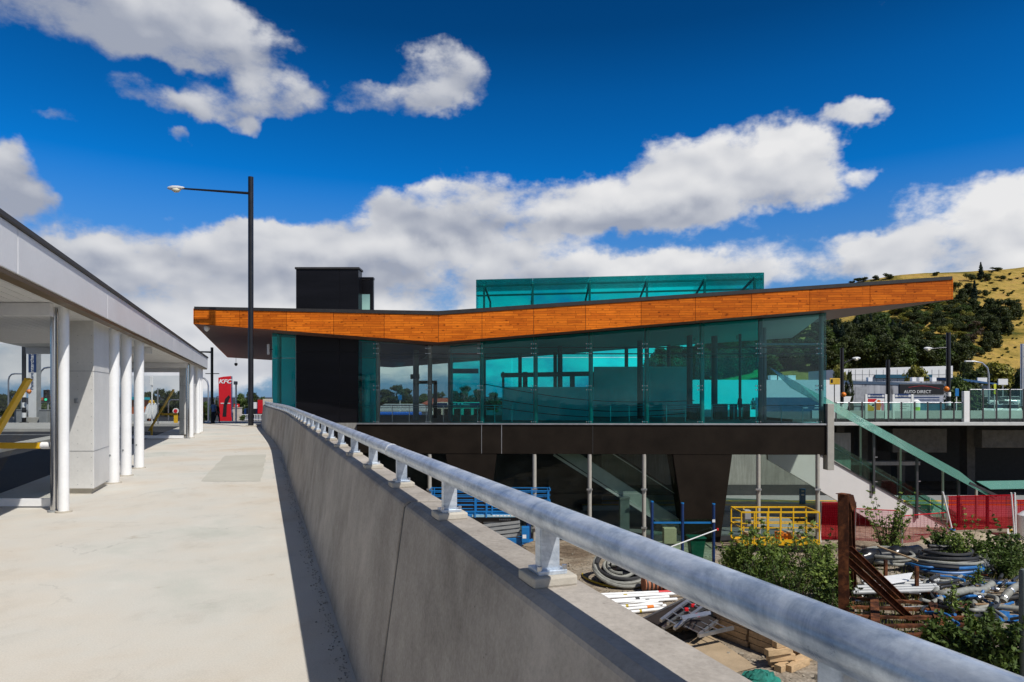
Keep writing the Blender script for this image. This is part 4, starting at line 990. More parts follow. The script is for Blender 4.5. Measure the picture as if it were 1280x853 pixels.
for i, px in enumerate((1224, 1236, 1248, 1260)):
    p = at(px, 494, 98); car('parked_car', ['white car in the rear row behind the silver car', 'dark car in the rear row left of the flag', 'silver car in the rear row beside the flag', 'white car in the rear row near the dark hedge'][i], (p.x, 98, .05), R(-15), (m_white, m_darksteel, m_alu, m_white)[i], 'cars parked in the yard')
g = MB(); g.prism([(at(1205, 0, 80).x, 80, -2.2), (150, 80, -2.2), (170, 104, -2.2), (at(1205, 0, 104).x, 104, -2.2)], (0, 0, 1.3)); 
# raised yard the cars stand on
tag(struct('car_yard_ground', MB().prism([(at(1203, 0, 80).x, 80, -3), (140, 80, -3), (150, 104, -3), (at(1203, 0, 104).x, 104, -3)], (0, 0, 2.1)), m_asphalt2))
struct('rear_yard_ground', MB().prism([(at(1203, 0, 94).x, 94, -3), (150, 94, -3), (150, 106, -3), (at(1203, 0, 106).x, 106, -3)], (0, 0, 3.05)), m_asphalt2)
# ================================================================== STREET BEYOND THE BRIDGE (far end of the walkway and bus lane)
def ground(px, Y): return V(((px - CX) / F * Y, Y, upz(Y) - .13))
# interchange pylon
Y = 60; x0, x1 = at(35.5, 0, Y).x, at(44.8, 0, Y).x; xs = at(47, 0, Y).x
t = thing('interchange_pylon', 'tall white and navy interchange pylon with vertical lettering', 'pylon sign', (x0, Y, upz(Y)))
zs, zt, zb = at(0, 466, Y).z, at(0, 430, Y).z, upz(Y) - .13
f = MB().boxz(x0, x1, Y, Y + .5, zb, zs).build('lower_panel', m_white, t); f2 = MB().boxz(x0, x1, Y, Y + .5, zs, zt).build('upper_panel', m_navy, t)
MB().boxz(x1 + .01, xs, Y + .05, Y + .45, zb, zt).build('side_panel', m_grey, t)
cx = (x0 + x1) / 2
text('Panmure', .42, (cx, Y - .02, zs - .75), (R(90), R(-90), 0), m_navy, f)
text('Interchange', .46, (cx, Y - .02, zs + 1.05), (R(90), R(-90), 0), m_lettering, f2)
b = ground(30, 47); b.z = -.25; h = EYE + (495 - 400) / F * 47 - b.z
lamp('street_lamp', 'black pole with black and white bands beside the interchange pylon', b, h, .13, 0, h, stripes=[.35, 1.05, 1.75])
c = at(36.3, 489.5, 46.5); t = thing('crossing_beacon', 'orange globe beacon on the banded pole beside the interchange pylon', 'beacon', c, 'orange crossing beacons')
g = MB(); g.tube([c + V((0, 0, z)) for z in (-.16, -.13, 0, .13, .16)], [.02, .10, .16, .10, .02], 14); g.build('globe', m_orange, t, smooth=True); MB().beam(c + V((-.05, .1, -.18)), c + V((-.35, .5, -.18)), .04, .04).build('bracket', m_black, t)
# traffic light
b = ground(60, 52); t = thing('traffic_light', 'black traffic light showing green beside the interchange pylon', 'traffic light', b)
p = at(59.5, 495, 52); MB().cyl(b, (b.x, b.y, p.z + .5), .06, 10).build('pole', m_grey, t); hd = MB().boxz(p.x - .2, p.x + .2, 51.8, 52.0, p.z - .45, p.z + .45).build('signal_head', m_black, t, bevel=.03)
m_green_l, nt_, out_ = nodes('green_signal'); e_ = N(nt_, 'ShaderNodeEmission'); e_.inputs[0].default_value = (.05, .9, .5, 1); e_.inputs[1].default_value = 1.0; nt_.links.new(e_.outputs[0], out_.inputs[0])
for k, mm in enumerate((m_green_l, m_darksteel, m_darksteel)): MB().cyl((p.x, 51.78, p.z - .28 + .28 * k), (p.x, 51.8, p.z - .28 + .28 * k), .1, 12).build('signal_lens', mm, hd)
# planter wall and hedge
Y = 50; x0, x1 = at(-40, 0, Y).x, at(63, 0, Y).x
pl = thing('planter', 'low pale concrete planter wall below the interchange pylon', 'planter', (x1, Y, upz(Y)))
MB().boxz(x0, x1, Y, Y + .3, upz(Y) - .3, .02).build('planter_wall', m_kerb, pl, bevel=.02); MB().boxz(x0, x1, Y + .3, Y + 3, upz(Y) - .3, -.06).build('planting_bed', m_bark, pl)
for i, px in enumerate((25, 56)): 
    b = at(px, 523, 49.6); t = thing('utility_box', ['grey utility box standing against the planter wall behind the banded pole', 'grey utility box at the street end of the planter wall'][i], 'utility box', (b.x, 49.5, upz(49.5) - .1)); MB().boxz(b.x - .3, b.x + .3, 49.4, 49.95, upz(50) - .3, .55).build('cabinet', m_grey, t, bevel=.03); MB().boxz(b.x - .33, b.x + .33, 49.37, 49.98, .55, .6).build('lid', m_grey, t)
# street lamps far away
def hook(px, pt, pb, Y, label, dirx=1, mat=m_alu, grp='curved street lamps along the far street'):
    b = at(px, pb, Y); h = (pb - pt) / F * Y; w = .18 * h
    t = thing('street_lamp', label, 'street lamp', b, grp)
    MB().tube([b, b + V((0, 0, h * .82)), b + V((dirx * w * .15, 0, h * .92)), b + V((dirx * w * .5, 0, h * .985)), b + V((dirx * w, 0, h))], .09, 8).build('pole', mat, t, smooth=True)
    q = b + V((dirx * (w + .35), 0, h)); MB().box(q, (.9, .3, .16)).build('lamp_head', m_alu, t, bevel=.05); return t
hook(10.5, 467.5, 512, 85, 'curved white street lamp before the dark trees at the street edge')
hook(49.5, 459.5, 522, 75, 'tall curved street lamp behind the interchange pylon')
hook(260.5, 472.5, 527, 72, 'curved white street lamp beside the end of the canopy', -1)
hook(268.5, 495.5, 527, 100, 'short curved street lamp between the canopy and the red pylon')
hook(210.5, 500, 530, 95, 'distant curved street lamp between the far shelter columns')
hook(27, 484, 518, 95, 'distant curved street lamp just left of the banded pole')
b = ground(265, 52); b.z = -.5
t = lamp('street_lamp', 'slim black lamp post with cross arms between canopy and red pylon', b, EYE + (495 - 434.5) / F * 52 - b.z, .10, 1.4, EYE + (495 - 440.5) / F * 52 - b.z, -1, rise=.05, head=False)
p = at(265, 467.3, 52); MB().cyl(p + V((-.5, 0, 0)), p + V((.55, 0, 0)), .03, 8).build('cross_arm', m_black, t)
b = at(295, 530, 70); t = thing('camera_pole', 'white pole with a camera on top beside the red pylon', 'camera pole', b)
z = at(0, 479, 70).z; MB().cyl(b, (b.x, b.y, z), .09, 10).build('pole', m_white, t, smooth=True); MB().box((b.x, b.y - .1, z), (.28, .45, .35)).build('camera', m_grey, t, bevel=.05)
# red pylon sign
Y = 86; zb = upz(Y) - .13; x0, x1 = at(274.2, 0, Y).x, at(289, 0, Y).x; w = x1 - x0; xs = at(290.6, 0, Y).x
kf = thing('red_pylon', 'tall red roadside pylon sign with white lettering near the crossing', 'pylon sign', ((x0 + x1) / 2, Y, zb))
za, zb2 = at(0, 472.3, Y).z, at(0, 470.2, Y).z
g = MB(); g.prism([(x0, Y, zb), (x1, Y, zb), (x1, Y, zb2), (x0 + w * .35, Y, lerp(za, zb2, .6)), (x0 - .13, Y, za)], (-.12, .3, 0)); bd = g.build('sign_body', m_red, kf, bevel=.02)
MB().boxz(x1 + .01, xs - .06, Y + .02, Y + .12, zb, zb2 - .05).build('side_panel', m_navy, kf)
text('KFC', .70, ((x0 + x1) / 2 - .03, Y - .02, at(0, 477.2, Y).z), (R(90), 0, 0), m_lettering, bd, shear=.25, bold=.02).scale = (1.25, 1, 1)
g = MB(); g.prism([(x0 + w * .28, Y - .03, zb + .55), (x0 + w * .60, Y - .03, zb + .55), (x0 + w * .64, Y - .03, zb + 2.0), (x0 + w * .92, Y - .03, zb + 3.0), (x0 + w * .80, Y - .03, zb + 3.25), (x0 + w * .5, Y - .03, zb + 2.8), (x0 + w * .36, Y - .03, zb + 2.0)], (0, .02, 0)); g.build('dark_stripe', m_black, bd)
MB().boxz(x0 + w * .12, x1 - .12, Y - .03, Y - .01, zb + 2.18, zb + 2.28).build('slogan_line', m_lettering, bd)
MB().boxz(x0 - .05, x1 + .1, Y - .12, Y - .06, zb, zb + .5).build('foot_skirt', m_red, kf)
# low railing, brick pier and red cabinet row near the crossing
Y = 92; a, b = at(301, 0, Y).x, at(345, 0, Y).x
t = thing('picket_railing', 'low pale picket railing beside the red pylon', 'railing', (a, Y, upz(Y))); zz = upz(Y) - .13
for i in range(24): x = lerp(a, b, i / 23); MB().boxz(x - .03, x + .03, Y, Y + .05, zz, zz + .85).build('picket', m_white, t)
for z in (.15, .8): MB().boxz(a, b, Y + .051, Y + .09, zz + z, zz + z + .06).build('rail', m_white, t)
x0, x1 = at(291.5, 0, 88).x, at(299.5, 0, 88).x; t = thing('brick_pier', 'pale block pier between the red pylon and the picket railing', 'pier', (x0, 88, upz(88)))
MB().boxz(x0, x1, 88, 88.8, upz(88) - .2, at(0, 510.5, 88).z).build('pier_body', M('pale_brick', (.62, .55, .48), .8, var=.15, fine=12), t); MB().boxz(x0 - .05, x1 + .05, 87.95, 88.85, at(0, 510.5, 88).z, at(0, 509.5, 88).z).build('cap', m_padconc, t)
p = at(296, 507.5, 89.5); t = thing('flower_sign', 'small red and white sign board above the pale block pier', 'sign', p); MB().boxz(p.x - .36, p.x + .36, 89.4, 89.5, p.z - .25, p.z + .25).build('panel', m_red, t); MB().boxz(p.x - .2, p.x + .2, 89.37, 89.39, p.z - .08, p.z + .08).build('white_stripe', m_white, t); MB().boxz(p.x - .03, p.x + .03, 89.42, 89.48, upz(89) - .2, p.z - .25).build('stem', m_grey, t)
# truck and shop behind
Y = 104; x0, x1 = at(305, 0, Y).x, at(331, 0, Y).x
t = thing('roadside_shop', 'blue and white roadside shop with a red end sign behind the railing', 'shop', (x0, Y, upz(Y))); zb = upz(Y) - .2
MB().boxz(x0, x1, Y, Y + 6, zb, at(0, 511, Y).z).build('wall', m_navy, t); MB().boxz(x0 + .8, x1 - .8, Y - .08, Y + .1, at(0, 511, Y).z, at(0, 503, Y).z).build('white_sign', m_white, t); MB().boxz(at(323, 0, Y).x, x1 + .1, Y - .3, Y + .2, at(0, 517, Y).z, at(0, 500, Y).z).build('red_sign', m_red, t)
for i in range(3): MB().boxz(lerp(x0, x1, .12 + i * .27), lerp(x0, x1, .12 + i * .27) + .6, Y - .05, Y - .01, zb + .4, zb + 1.7).build('window', m_black, t)
# fast food restaurant
Y = 88; x0, x1 = at(160, 0, Y).x, at(196, 0, Y).x; zb = upz(Y) - .2
t = thing('restaurant', 'orange and white restaurant with a turquoise roof between the shelter columns', 'restaurant', (x0, Y, zb))
xw = at(191, 0, Y).x; zw_ = at(0, 500, Y).z; MB().prism([(x0, Y, zb), (xw, Y, zb), (xw, Y, zw_), (x0, Y, zw_)], (-5, 8, 0)).build('wall', M('terracotta', (.48, .15, .06), .7), t)
MB().prism([(x0 - .4, Y - .5, at(0, 500, Y).z), (at(190.5, 0, Y).x, Y - .5, at(0, 500, Y).z), (at(190, 0, Y).x, Y - .5, at(0, 497, Y).z), (x0 - .4, Y - .5, at(0, 496, Y).z)], (-5.4, 9, 0)).build('roof', M('turquoise', (.02, .35, .42), .5), t)
sg = MB().boxz(at(184.5, 0, Y).x, at(194, 0, Y).x, Y - .9, Y - .7, at(0, 511, Y).z, at(0, 508.5, Y).z).build('sign_bar', m_orange, t)
for k in (0, 1):
    a = at(185.5 + 4 * k, 508.5, Y - .8); g = MB(); g.tube([a + V((.40 * s, 0, .78 * (1 - abs(s - .5) ** 2.2 * 4.6))) for s in [i / 10 for i in range(11)]], .06, 8); g.build('yellow_arch', m_yellow, sg, smooth=True)
for k in range(4):
    g = MB(); a = at(180 + 3.6 * k, 523, Y - 1.2); g.tube([a, a + V((.35, 0, .8)), a + V((.5, 0, 1.5)), a + V((.75, 0, 1.9))], [.22, .22, .18, .1], 10); g.build('white_slide', m_white, t, smooth=True)
MB().boxz(x0, at(192, 0, Y).x, Y - 2.2, Y - 1.6, zb, zb + 1.0).build('low_wall', m_intlight, t, bevel=.04)
# signs on poles between the shelter columns
pole_sign(190, 471, 538, 4.0, 11, 42, m_white, 'tall white blank sign on a white pole between the far shelter columns')
t = pole_sign(197.5, 485.5, 532, 1.2, 30, 50, m_alu, 'slim pale double post behind the tall white blank sign', 'sign_post', m_alu, 'post')
b = at(219.5, 531, 60); t = thing('warning_sign', 'round red and white traffic sign with yellow foot beside the diagonal barrier', 'road sign', b)
p = at(219.5, 514, 60); MB().cyl(p, p + V((0, .05, 0)), .26, 20).build('sign_disc', m_white, t); MB().cyl(p + V((0, -.03, 0)), p + V((0, -.004, 0)), .17, 20).build('red_centre', m_red, t); MB().boxz(b.x - .16, b.x + .16, b.y, b.y + .1, b.z - .1, p.z - .3).build('yellow_foot', m_yellow, t)
for i, (px, py0, py1, hw) in enumerate(((34, 518, 527, 2.2), (8, 508, 516, 5), (52, 497, 503, 4), (12, 519, 523, 9))):
    pass
# far houses behind the street
for i, (px, pt, pw_, Y, wall, roof, lb) in enumerate(((14, 511, 60, 130, m_white, m_grey, 'low pale commercial building behind the planter with a grey roof'), (58, 497, 22, 150, m_panel, M('red_tile', (.32, .09, .05), .8), 'pale house with a red tiled roof behind the interchange pylon'), (500, 511, 70, 120, m_white, m_grey, 'long low white building seen through the clear station glass'), (548, 503, 40, 140, m_panel, M('red_tile_dark', (.3, .07, .04), .8), 'house with a red roof seen through the clear station glass'), (300, 512, 26, 140, m_panel, m_grey, 'small pale house behind the block pier'))):
    x0, x1 = at(px - pw_ / 2, 0, Y).x, at(px + pw_ / 2, 0, Y).x; z1 = at(0, pt + 4, Y).z; zr = at(0, pt, Y).z
    t = thing('house', lb, 'house', ((x0 + x1) / 2, Y, -2))
    w = MB().boxz(x0, x1, Y, Y + 9, -2.3, z1).build('wall', wall, t)
    MB().prism([(x0 - .5, Y - .6, z1), (x1 + .5, Y - .6, z1), (x1 - 1.5, Y - .6 + 4.5, zr + .6), (x0 + 1.5, Y + 3.9, zr + .6)], (0, 0, .2)).build('roof', roof, t)
    MB().prism([(x0 - .5, Y + 9.6, z1), (x1 + .5, Y + 9.6, z1), (x1 - 1.5, Y + 4.5, zr + .6), (x0 + 1.5, Y + 4.5, zr + .6)], (0, 0, .2)).build('roof', roof, t)
    n = max(2, int((x1 - x0) / 3))
    for k in range(n): xx = lerp(x0, x1, (k + .5) / n); MB().boxz(xx - .6, xx + .6, Y - .06, Y + .01, z1 - 1.7, z1 - .5).build('window', m_black, t)
Y = 100; x0, x1 = at(541, 0, Y).x, at(603, 0, Y).x; t = thing('panel_shop', 'low beige workshop with a dark name band seen through the station glass', 'workshop', ((x0 + x1) / 2, Y, -1.9))
MB().boxz(x0, x1, Y, Y + 8, -2.2, at(0, 503.5, Y).z).build('wall', M('beige_wall', (.58, .53, .42), .7, var=.06), t); bnd = MB().boxz(x0 + .05, x1 - .05, Y - .08, Y - .01, at(0, 508.5, Y).z, at(0, 504, Y).z).build('name_band', m_navy, t)
text('Panel & Paint', .62, (at(573, 0, Y).x, Y - .1, at(0, 506.2, Y).z), (R(90), 0, 0), m_lettering, bnd, bold=.01)
for k in range(5): xx = lerp(x0, x1, (k + .5) / 5); MB().boxz(xx - .5, xx + .5, Y - .05, Y - .01, -1.7, at(0, 511, Y).z).build('window', m_black, t)
# blue rail carriage seen through the glass
Y = 80; x0, x1 = at(466, 0, Y).x, at(524, 0, Y).x; t = thing('blue_trailer', 'long bright blue trailer body seen through the clear station glass', 'trailer', ((x0 + x1) / 2, Y, upz(Y)))
MB().boxz(x0, x1, Y, Y + 2.5, upz(Y) + .1, at(0, 515.5, Y).z).build('body', M('trailer_blue', (.01, .12, .55), .4), t, bevel=.15)
for i in range(3):
    x = lerp(x0, x1, .15 + .35 * i); MB().cyl((x, Y + .1, upz(Y) + .25), (x, Y + 2.4, upz(Y) + .25), .45, 16).build('wheel', m_rubber, t)
pole_sign(500, 494, 520, 4.5, 6, 85, m_blue, 'small blue square sign seen through the clear station glass')
# cameras hanging under the roof corner
for i, (px, py, off, L) in enumerate(((258.5, 411.5, .6, .62), (295, 456, 30.5, .8))):
    p = fp(px, py, FASC + off); t = thing('dome_camera', ['white dome camera hanging under the near corner of the timber edged roof', 'dark dome camera hanging under the rear corner of the timber edged roof'][i], 'camera', p, 'dome cameras under the station roof')
    mt = (m_white, m_black)[i]; g = MB(); g.tube([p + V((0, 0, z)) for z in (.16, .10, 0, -.1, -.15)], [.14, .16, .16, .1, .02], 14); g.build('dome', mt, t, smooth=True); MB().cyl(p + V((0, 0, .15)), p + V((0, 0, .15 + L)), .02, 8).build('drop_rod', mt, t)
p = fp(335.5, 437, -.6); t = thing('loudspeaker', 'pale column loudspeaker fixed under the roof at the glass corner', 'loudspeaker', p); MB().box(p, (.14, .12, .62)).build('cabinet', m_intlight, t, bevel=.02); MB().box(p + V((.1, .1, 0)), (.25, .05, .06)).build('bracket', m_black, t)

# ================================================================== PEOPLE
def person(label, loc, rz, zones, lean=0, stride=.18, arm=.0, h=1.72, group=None):
    t = thing('person', label, 'person', (0, 0, 0), group)
    vs = [((0, 0, .94), .125), ((0, 0, 1.10), .115), ((0, 0, 1.28), .14), ((0, .005, 1.42), .12), ((0, 0, 1.50), .055), ((0, -.015, 1.58), .085), ((0, -.01, 1.68), .085), ((0, -.105, 1.585), .012)]
    es = [(0, 1), (1, 2), (2, 3), (3, 4), (4, 5), (5, 6), (5, 7)]
    for s in (-1, 1):
        k = len(vs); a = s * arm
        vs += [((s * .18, 0, 1.41), .06), ((s * .225, .03 + a * .1, 1.14), .043), ((s * .23, -.05 - a * .2, .92), .032), ((s * .225, -.07 - a * .25, .84), .036), ((s * .215, -.085 - a * .28, .77), .018)]
        es += [(3, k), (k, k + 1), (k + 1, k + 2), (k + 2, k + 3), (k + 3, k + 4)]
        k = len(vs); st_ = s * stride
        vs += [((s * .09, 0, .88), .10), ((s * .10, -st_ * .6 - .02, .50), .066), ((s * .10, -st_ + .03, .09), .045), ((s * .11, -st_ - .12, .035), .036)]
        es += [(0, k), (k, k + 1), (k + 1, k + 2), (k + 2, k + 3)]
    me = bpy.data.meshes.new('body'); me.from_pydata([p for p, _ in vs], es, []); tmp = bpy.data.objects.new('tmp_body', me); COL.objects.link(tmp)
    sk = tmp.modifiers.new('skin', 'SKIN'); ss = tmp.modifiers.new('sub', 'SUBSURF'); ss.levels = 2; ss.render_levels = 2
    for d, (_, r) in zip(me.skin_vertices[0].data, vs): d.radius = (r, r)
    me.skin_vertices[0].data[0].use_root = True
    bpy.context.view_layer.update(); m2 = bpy.data.meshes.new_from_object(tmp.evaluated_get(bpy.context.evaluated_depsgraph_get())); bpy.data.objects.remove(tmp)
    o = bpy.data.objects.new('body', m2); COL.objects.link(o); o.parent = t; m2.materials.clear()
    for m in (m_skin, zones['top'], zones['legs'], zones['shoes'], zones['hair']): m2.materials.append(m)
    for p in m2.polygons:
        c = p.center; p.use_smooth = True
        if c.z > 1.49: p.material_index = 4 if (c.z > 1.66 or (c.y > .02 and c.z > 1.54)) else 0
        elif abs(c.x) > .165 and c.z < zones.get('sleeve', 1.2): p.material_index = 0
        elif c.z > .96: p.material_index = 1
        elif c.z > .10: p.material_index = 2
        else: p.material_index = 3
    s = h / 1.76; t.scale = (s, s, s); t.location = loc; t.rotation_euler = (0, 0, rz); return t
blue_sh = M('blue_shirt', (.16, .26, .46), .8); navy_tr = M('dark_trousers', (.02, .022, .03), .8); hairm = M('dark_hair', (.02, .014, .01), .6); yel_sh = M('mustard_top', (.35, .24, .03), .8); dk_sh = M('dark_top', (.03, .03, .035), .8); pink = M('pink_top', (.6, .2, .25), .8)
person('person in a blue shirt and dark trousers standing at the crossing', ground(267, 50) + V((0, 0, .0)), R(170), dict(top=blue_sh, legs=navy_tr, shoes=m_black, hair=hairm, sleeve=1.2), stride=.1)
person('person in a mustard top and dark trousers at the end of the canopy', ground(253.5, 52), R(150), dict(top=yel_sh, legs=navy_tr, shoes=m_black, hair=hairm, sleeve=.9), stride=.2, h=1.62)
person('person in a dark top half hidden behind the person in blue', ground(271.3, 56), R(60), dict(top=dk_sh, legs=navy_tr, shoes=m_black, hair=hairm, sleeve=.9), stride=.22, h=1.66)
q = fp(925, 529, 5); person('person in dark clothes standing inside the glass concourse', (q.x, q.y, 0), R(100), dict(top=dk_sh, legs=navy_tr, shoes=m_black, hair=hairm, sleeve=.9), stride=.1)
q = at(944, 520, 56); person('person in a pink top on the bridge behind the station end glass', (q.x, 56.5, DZ), R(30), dict(top=pink, legs=navy_tr, shoes=m_black, hair=hairm, sleeve=1.2), stride=.1)
# ================================================================== CONSTRUCTION YARD
rng = random.Random(11)
def yp(px, py, h=0): return gz(px, py, YARD + h)
def coil_pts(c, rx, ry, turns, z0, pitch, jit=.05, n=26, ph=0, tilt=0):
    out = []
    for i in range(int(turns * n) + 1):
        a = ph + 2 * math.pi * i / n; k = 1 + jit * math.sin(a * .37 + ph) + jit * .6 * math.sin(a * 1.7 + ph * 2)
        out.append(V((c.x + rx * k * math.cos(a), c.y + ry * k * math.sin(a), z0 + pitch * i / n + .03 * math.sin(a * 2.3 + ph) + tilt * (ry + ry * math.sin(a)))))
    return out
# --- big hose coil below the rail
c = yp(779, 728); c.z = YARD
t = thing('hose_coil', 'large coil of grey and black hose lying behind the white poles', 'hose coil', c, 'hose coils in the yard')
MB().tube(coil_pts(c, 1.32, 1.2, 2.2, YARD + .10, .09, .03, tilt=.40), .085, 8).build('outer_hose', m_hose, t, smooth=True)
MB().tube(coil_pts(c + V((0, .1, 0)), 1.18, 1.1, 2.2, YARD + .28, .06, .06, ph=2, tilt=.38), .085, 8).build('dark_hose', m_hosedark, t, smooth=True)
MB().tube(coil_pts(c + V((-.1, -.1, 0)), .70, .70, 1.6, YARD + .42, .10, .10, ph=1, tilt=.36), .08, 8).build('inner_hose', m_hose, t, smooth=True)
g = MB()
for i in range(9):
    for k in range(20):
        a_ = 2 * math.pi * k / 20; r_ = 1.15 * i / 8; x_, y_ = r_ * math.cos(a_), r_ * math.sin(a_); g.v.append((c.x + x_, c.y + y_, YARD + max(.01, .36 * (1 - (i / 8) ** 2) + .38 * (1.1 + y_) * (1 if i < 8 else 0) + .06 * mnoise.noise(V((x_ * 3, y_ * 3, 5))))))
for i in range(8):
    for k in range(20): g.f.append((i * 20 + k, i * 20 + (k + 1) % 20, (i + 1) * 20 + (k + 1) % 20, (i + 1) * 20 + k))
g.build('dark_liner', m_plastic, t)
for k in range(9):
    a = V((c.x - .7 + rng.random() * .6, c.y - .5 + rng.random(), YARD + .62 + .06 * k)); b = a + V((1.0 + rng.random() * .6, -.3 + rng.random() * .6, -.03 * k))
    m = a.lerp(b, .5) + V((0, .12, .1)); MB().tube([a, a.lerp(m, .6), m, m.lerp(b, .5), b], .075, 8).build('cut_hose', m_hose if k % 3 else m_hosedark, t, smooth=True)
t = thing('yellow_hose', 'thin yellow hose looped round the front of the large hose coil', 'hose', c)
MB().tube([V((c.x + 1.75 * math.cos(a), c.y + 1.0 - 2.05 * math.sin(a), YARD + .06 + .04 * math.sin(3 * a))) for a in [math.pi * (1.05 - 1.15 * i / 24) for i in range(25)]] + [V((c.x + 3.2, c.y + .5, YARD + .06)), V((c.x + 4.2, c.y + 1.2, YARD + .05))], .045, 8).build('hose', m_hoseyel, t, smooth=True)
# --- terracotta roll with black ribs
c = yp(826, 741); t = thing('mesh_roll', 'orange brown ribbed roll lying beside the large hose coil', 'roll', c)
a, b = c + V((-.75, 0, .36)), c + V((.75, .25, .34)); d = (b - a)
MB().tube([a, b], [.34, .27], 18).build('roll_body', M('terracotta_roll', (.42, .16, .08), .8), t, smooth=True)
for k in range(5):
    p = a + d * (.04 + k * .12); MB().tube([p, p + d * .035], .365, 18).build('rib', m_hosedark, t, smooth=True)
# --- white poles
base = [(738, 744, 874, 738), (752, 746, 842, 742), (750, 752, 836, 746), (758, 756, 830, 750), (762, 759, 828, 755), (768, 763, 832, 757), (782, 766, 838, 760), (745, 748, 866, 741), (766, 753, 846, 749), (775, 761, 822, 752)]
for i, (x0, y0, x1, y1) in enumerate(base):
    a, b = yp(x0, y0, .1 + .05 * (i % 3)), yp(x1, y1, .1 + .05 * ((i + 1) % 3))
    t = thing('marker_pole', 'white pole in the loose bundle on the ground in front of the hose coil', 'pole', (a + b) / 2, 'bundle of white poles')
    MB().cyl(a, b, .062, 10).build('pole', m_white, t, smooth=True)
    if i in (0, 5): p = a.lerp(b, .62); MB().cyl(p, p + (b - a) * .13, .067, 10).build('orange_band', m_orange if i else m_red, t, smooth=True)
    if i in (1, 6, 4): p = a.lerp(b, .3); MB().cyl(p, p + (b - a) * .05, .067, 10).build('yellow_band', m_hoseyel, t, smooth=True)
    if i in (2, 8): p = a.lerp(b, .5); MB().cyl(p, p + (b - a) * .06, .068, 10).build('black_band', m_black, t, smooth=True)
# --- aluminium scaffold frames and decks
def ladder(name, label, a, b, w, up, rungs, grp, deck=False, mat=m_alu):
    t = thing(name, label, 'scaffold', a, grp); a, b = V(a), V(b); d = (b - a).normalized(); s = d.cross(V(up)).normalized() * w
    for k in (0, 1): MB().beam(a + s * k, b + s * k, .10, .11, up).build('stile', mat, t)
    for i in range(rungs): p = a.lerp(b, (i + .5) / rungs); MB().cyl(p, p + s, .024, 8).build('rung', mat, t)
    if deck:
        n = V(up).normalized() * .04; g = MB(); q = [a + s * .07 + n, a + s * .93 + n, b + s * .93 + n, b + s * .07 + n]; g.prism(q, n * .4); g.build('deck_board', m_darkply, t)
    return t
G = 'scaffold frames stacked on the pallet'
ladder('scaffold_deck', 'dark scaffold deck panel with aluminium edges leaning on the white poles', yp(804, 775, .35), yp(868, 744, .9), 1.05, (0, 0, 1), 6, G, True)
ladder('scaffold_deck', 'second dark scaffold deck panel lying flat under the aluminium frames', yp(835, 780, .55), yp(880, 750, .75), 1.2, (.1, 0, 1), 6, G, True)
ladder('scaffold_ladder', 'aluminium ladder frame leaning across the dark scaffold decks', yp(826, 776, .75), yp(872, 742, 1.25), .55, (.2, -.2, 1), 5, G)
ladder('scaffold_ladder', 'aluminium scaffold frame lying lowest on the wooden pallet', yp(842, 780, .55), yp(884, 771, .6), 1.3, (0, 0, 1), 4, G)
ladder('scaffold_ladder', 'aluminium scaffold frame tilted on top of the stack beside the timber', yp(850, 772, .75), yp(884, 766, .95), 1.1, (.1, .3, 1), 4, G)
for k, p in enumerate(((858, 762), (872, 769), (866, 757))): q = yp(*p, 1.0); t = thing('clamp', 'small red scaffold clamp caught among the aluminium frames', 'clamp', q, 'red clamps on the scaffold frames'); MB().box(q, (.14, .1, .12)).build('jaw', m_red, t, bevel=.02); MB().cyl(q, q + V((.12, 0, .06)), .02, 8).build('screw', m_alu, t)
# --- pallet
def pallet(c, rz, label, name='wooden_pallet', h=0):
    t = thing(name, label, 'pallet', (0, 0, 0))
    for i in range(7): MB().box((-.54 + i * .18, 0, .145), (.12, 1.2, .022)).build('top_board', m_timber, t)
    for j in (-.53, 0, .53):
        MB().box((0, j, .09), (1.2, .1, .085)).build('bearer', m_timber2, t)
        MB().box((0, j, .02), (1.2, .1, .022)).build('bottom_board', m_timber, t)
    t.location = c; t.rotation_euler = (0, 0, rz); return t
pallet(yp(842, 783), R(20), 'pale wooden pallet under the aluminium scaffold frames'); 
# --- timber stacks: two bays of crossed beams
G = 'sawn timber beams in the stack behind the rail'
def timber(a, b, w, h, lab, mat=m_timber, grp=G): t = thing('timber_beam', lab, 'timber', (V(a) + V(b)) / 2, grp); MB().beam(a, b, w, h).build('beam', mat, t, bevel=.008); return t
s0, s1 = yp(892, 792), yp(992, 832); ax = (s1 - s0).normalized(); sd = V((ax.y, -ax.x, 0)) * -1
L = (s1 - s0).length
for lay in range(4):
    z = V((0, 0, .11 + lay * .21))
    for k in range(2):
        o = sd * (.0 + .55 * k) + z
        for (u0, u1) in ((0.0, .46), (.50, .98)):
            j = rng.uniform(-.05, .05); timber(s0 + ax * (L * u0 + j) + o, s0 + ax * (L * u1 + j) + o, .19, .19, 'long sawn timber beam in the stack behind the galvanised rail')
for k, (x0, y0, x1, y1, h) in enumerate(((958, 816, 988, 812, .55), (960, 823, 992, 820, .32), (962, 829, 998, 826, .12), (968, 806, 984, 803, .75))):
    timber(yp(x0, y0, h), yp(x1, y1, h), .2, .19, 'short timber offcut laid across the end of the timber stack', m_timber, 'short timber offcuts at the stack end')
for k, (x0, y0, x1, y1, h) in enumerate(((985, 836, 1008, 826, .1), (972, 836, 984, 831, .1), (990, 829, 1012, 820, .12))):
    timber(yp(x0, y0, h), yp(x1, y1, h), .24, .2, 'loose pale timber block lying in front of the timber stack', m_timber, 'loose timber blocks before the stack')
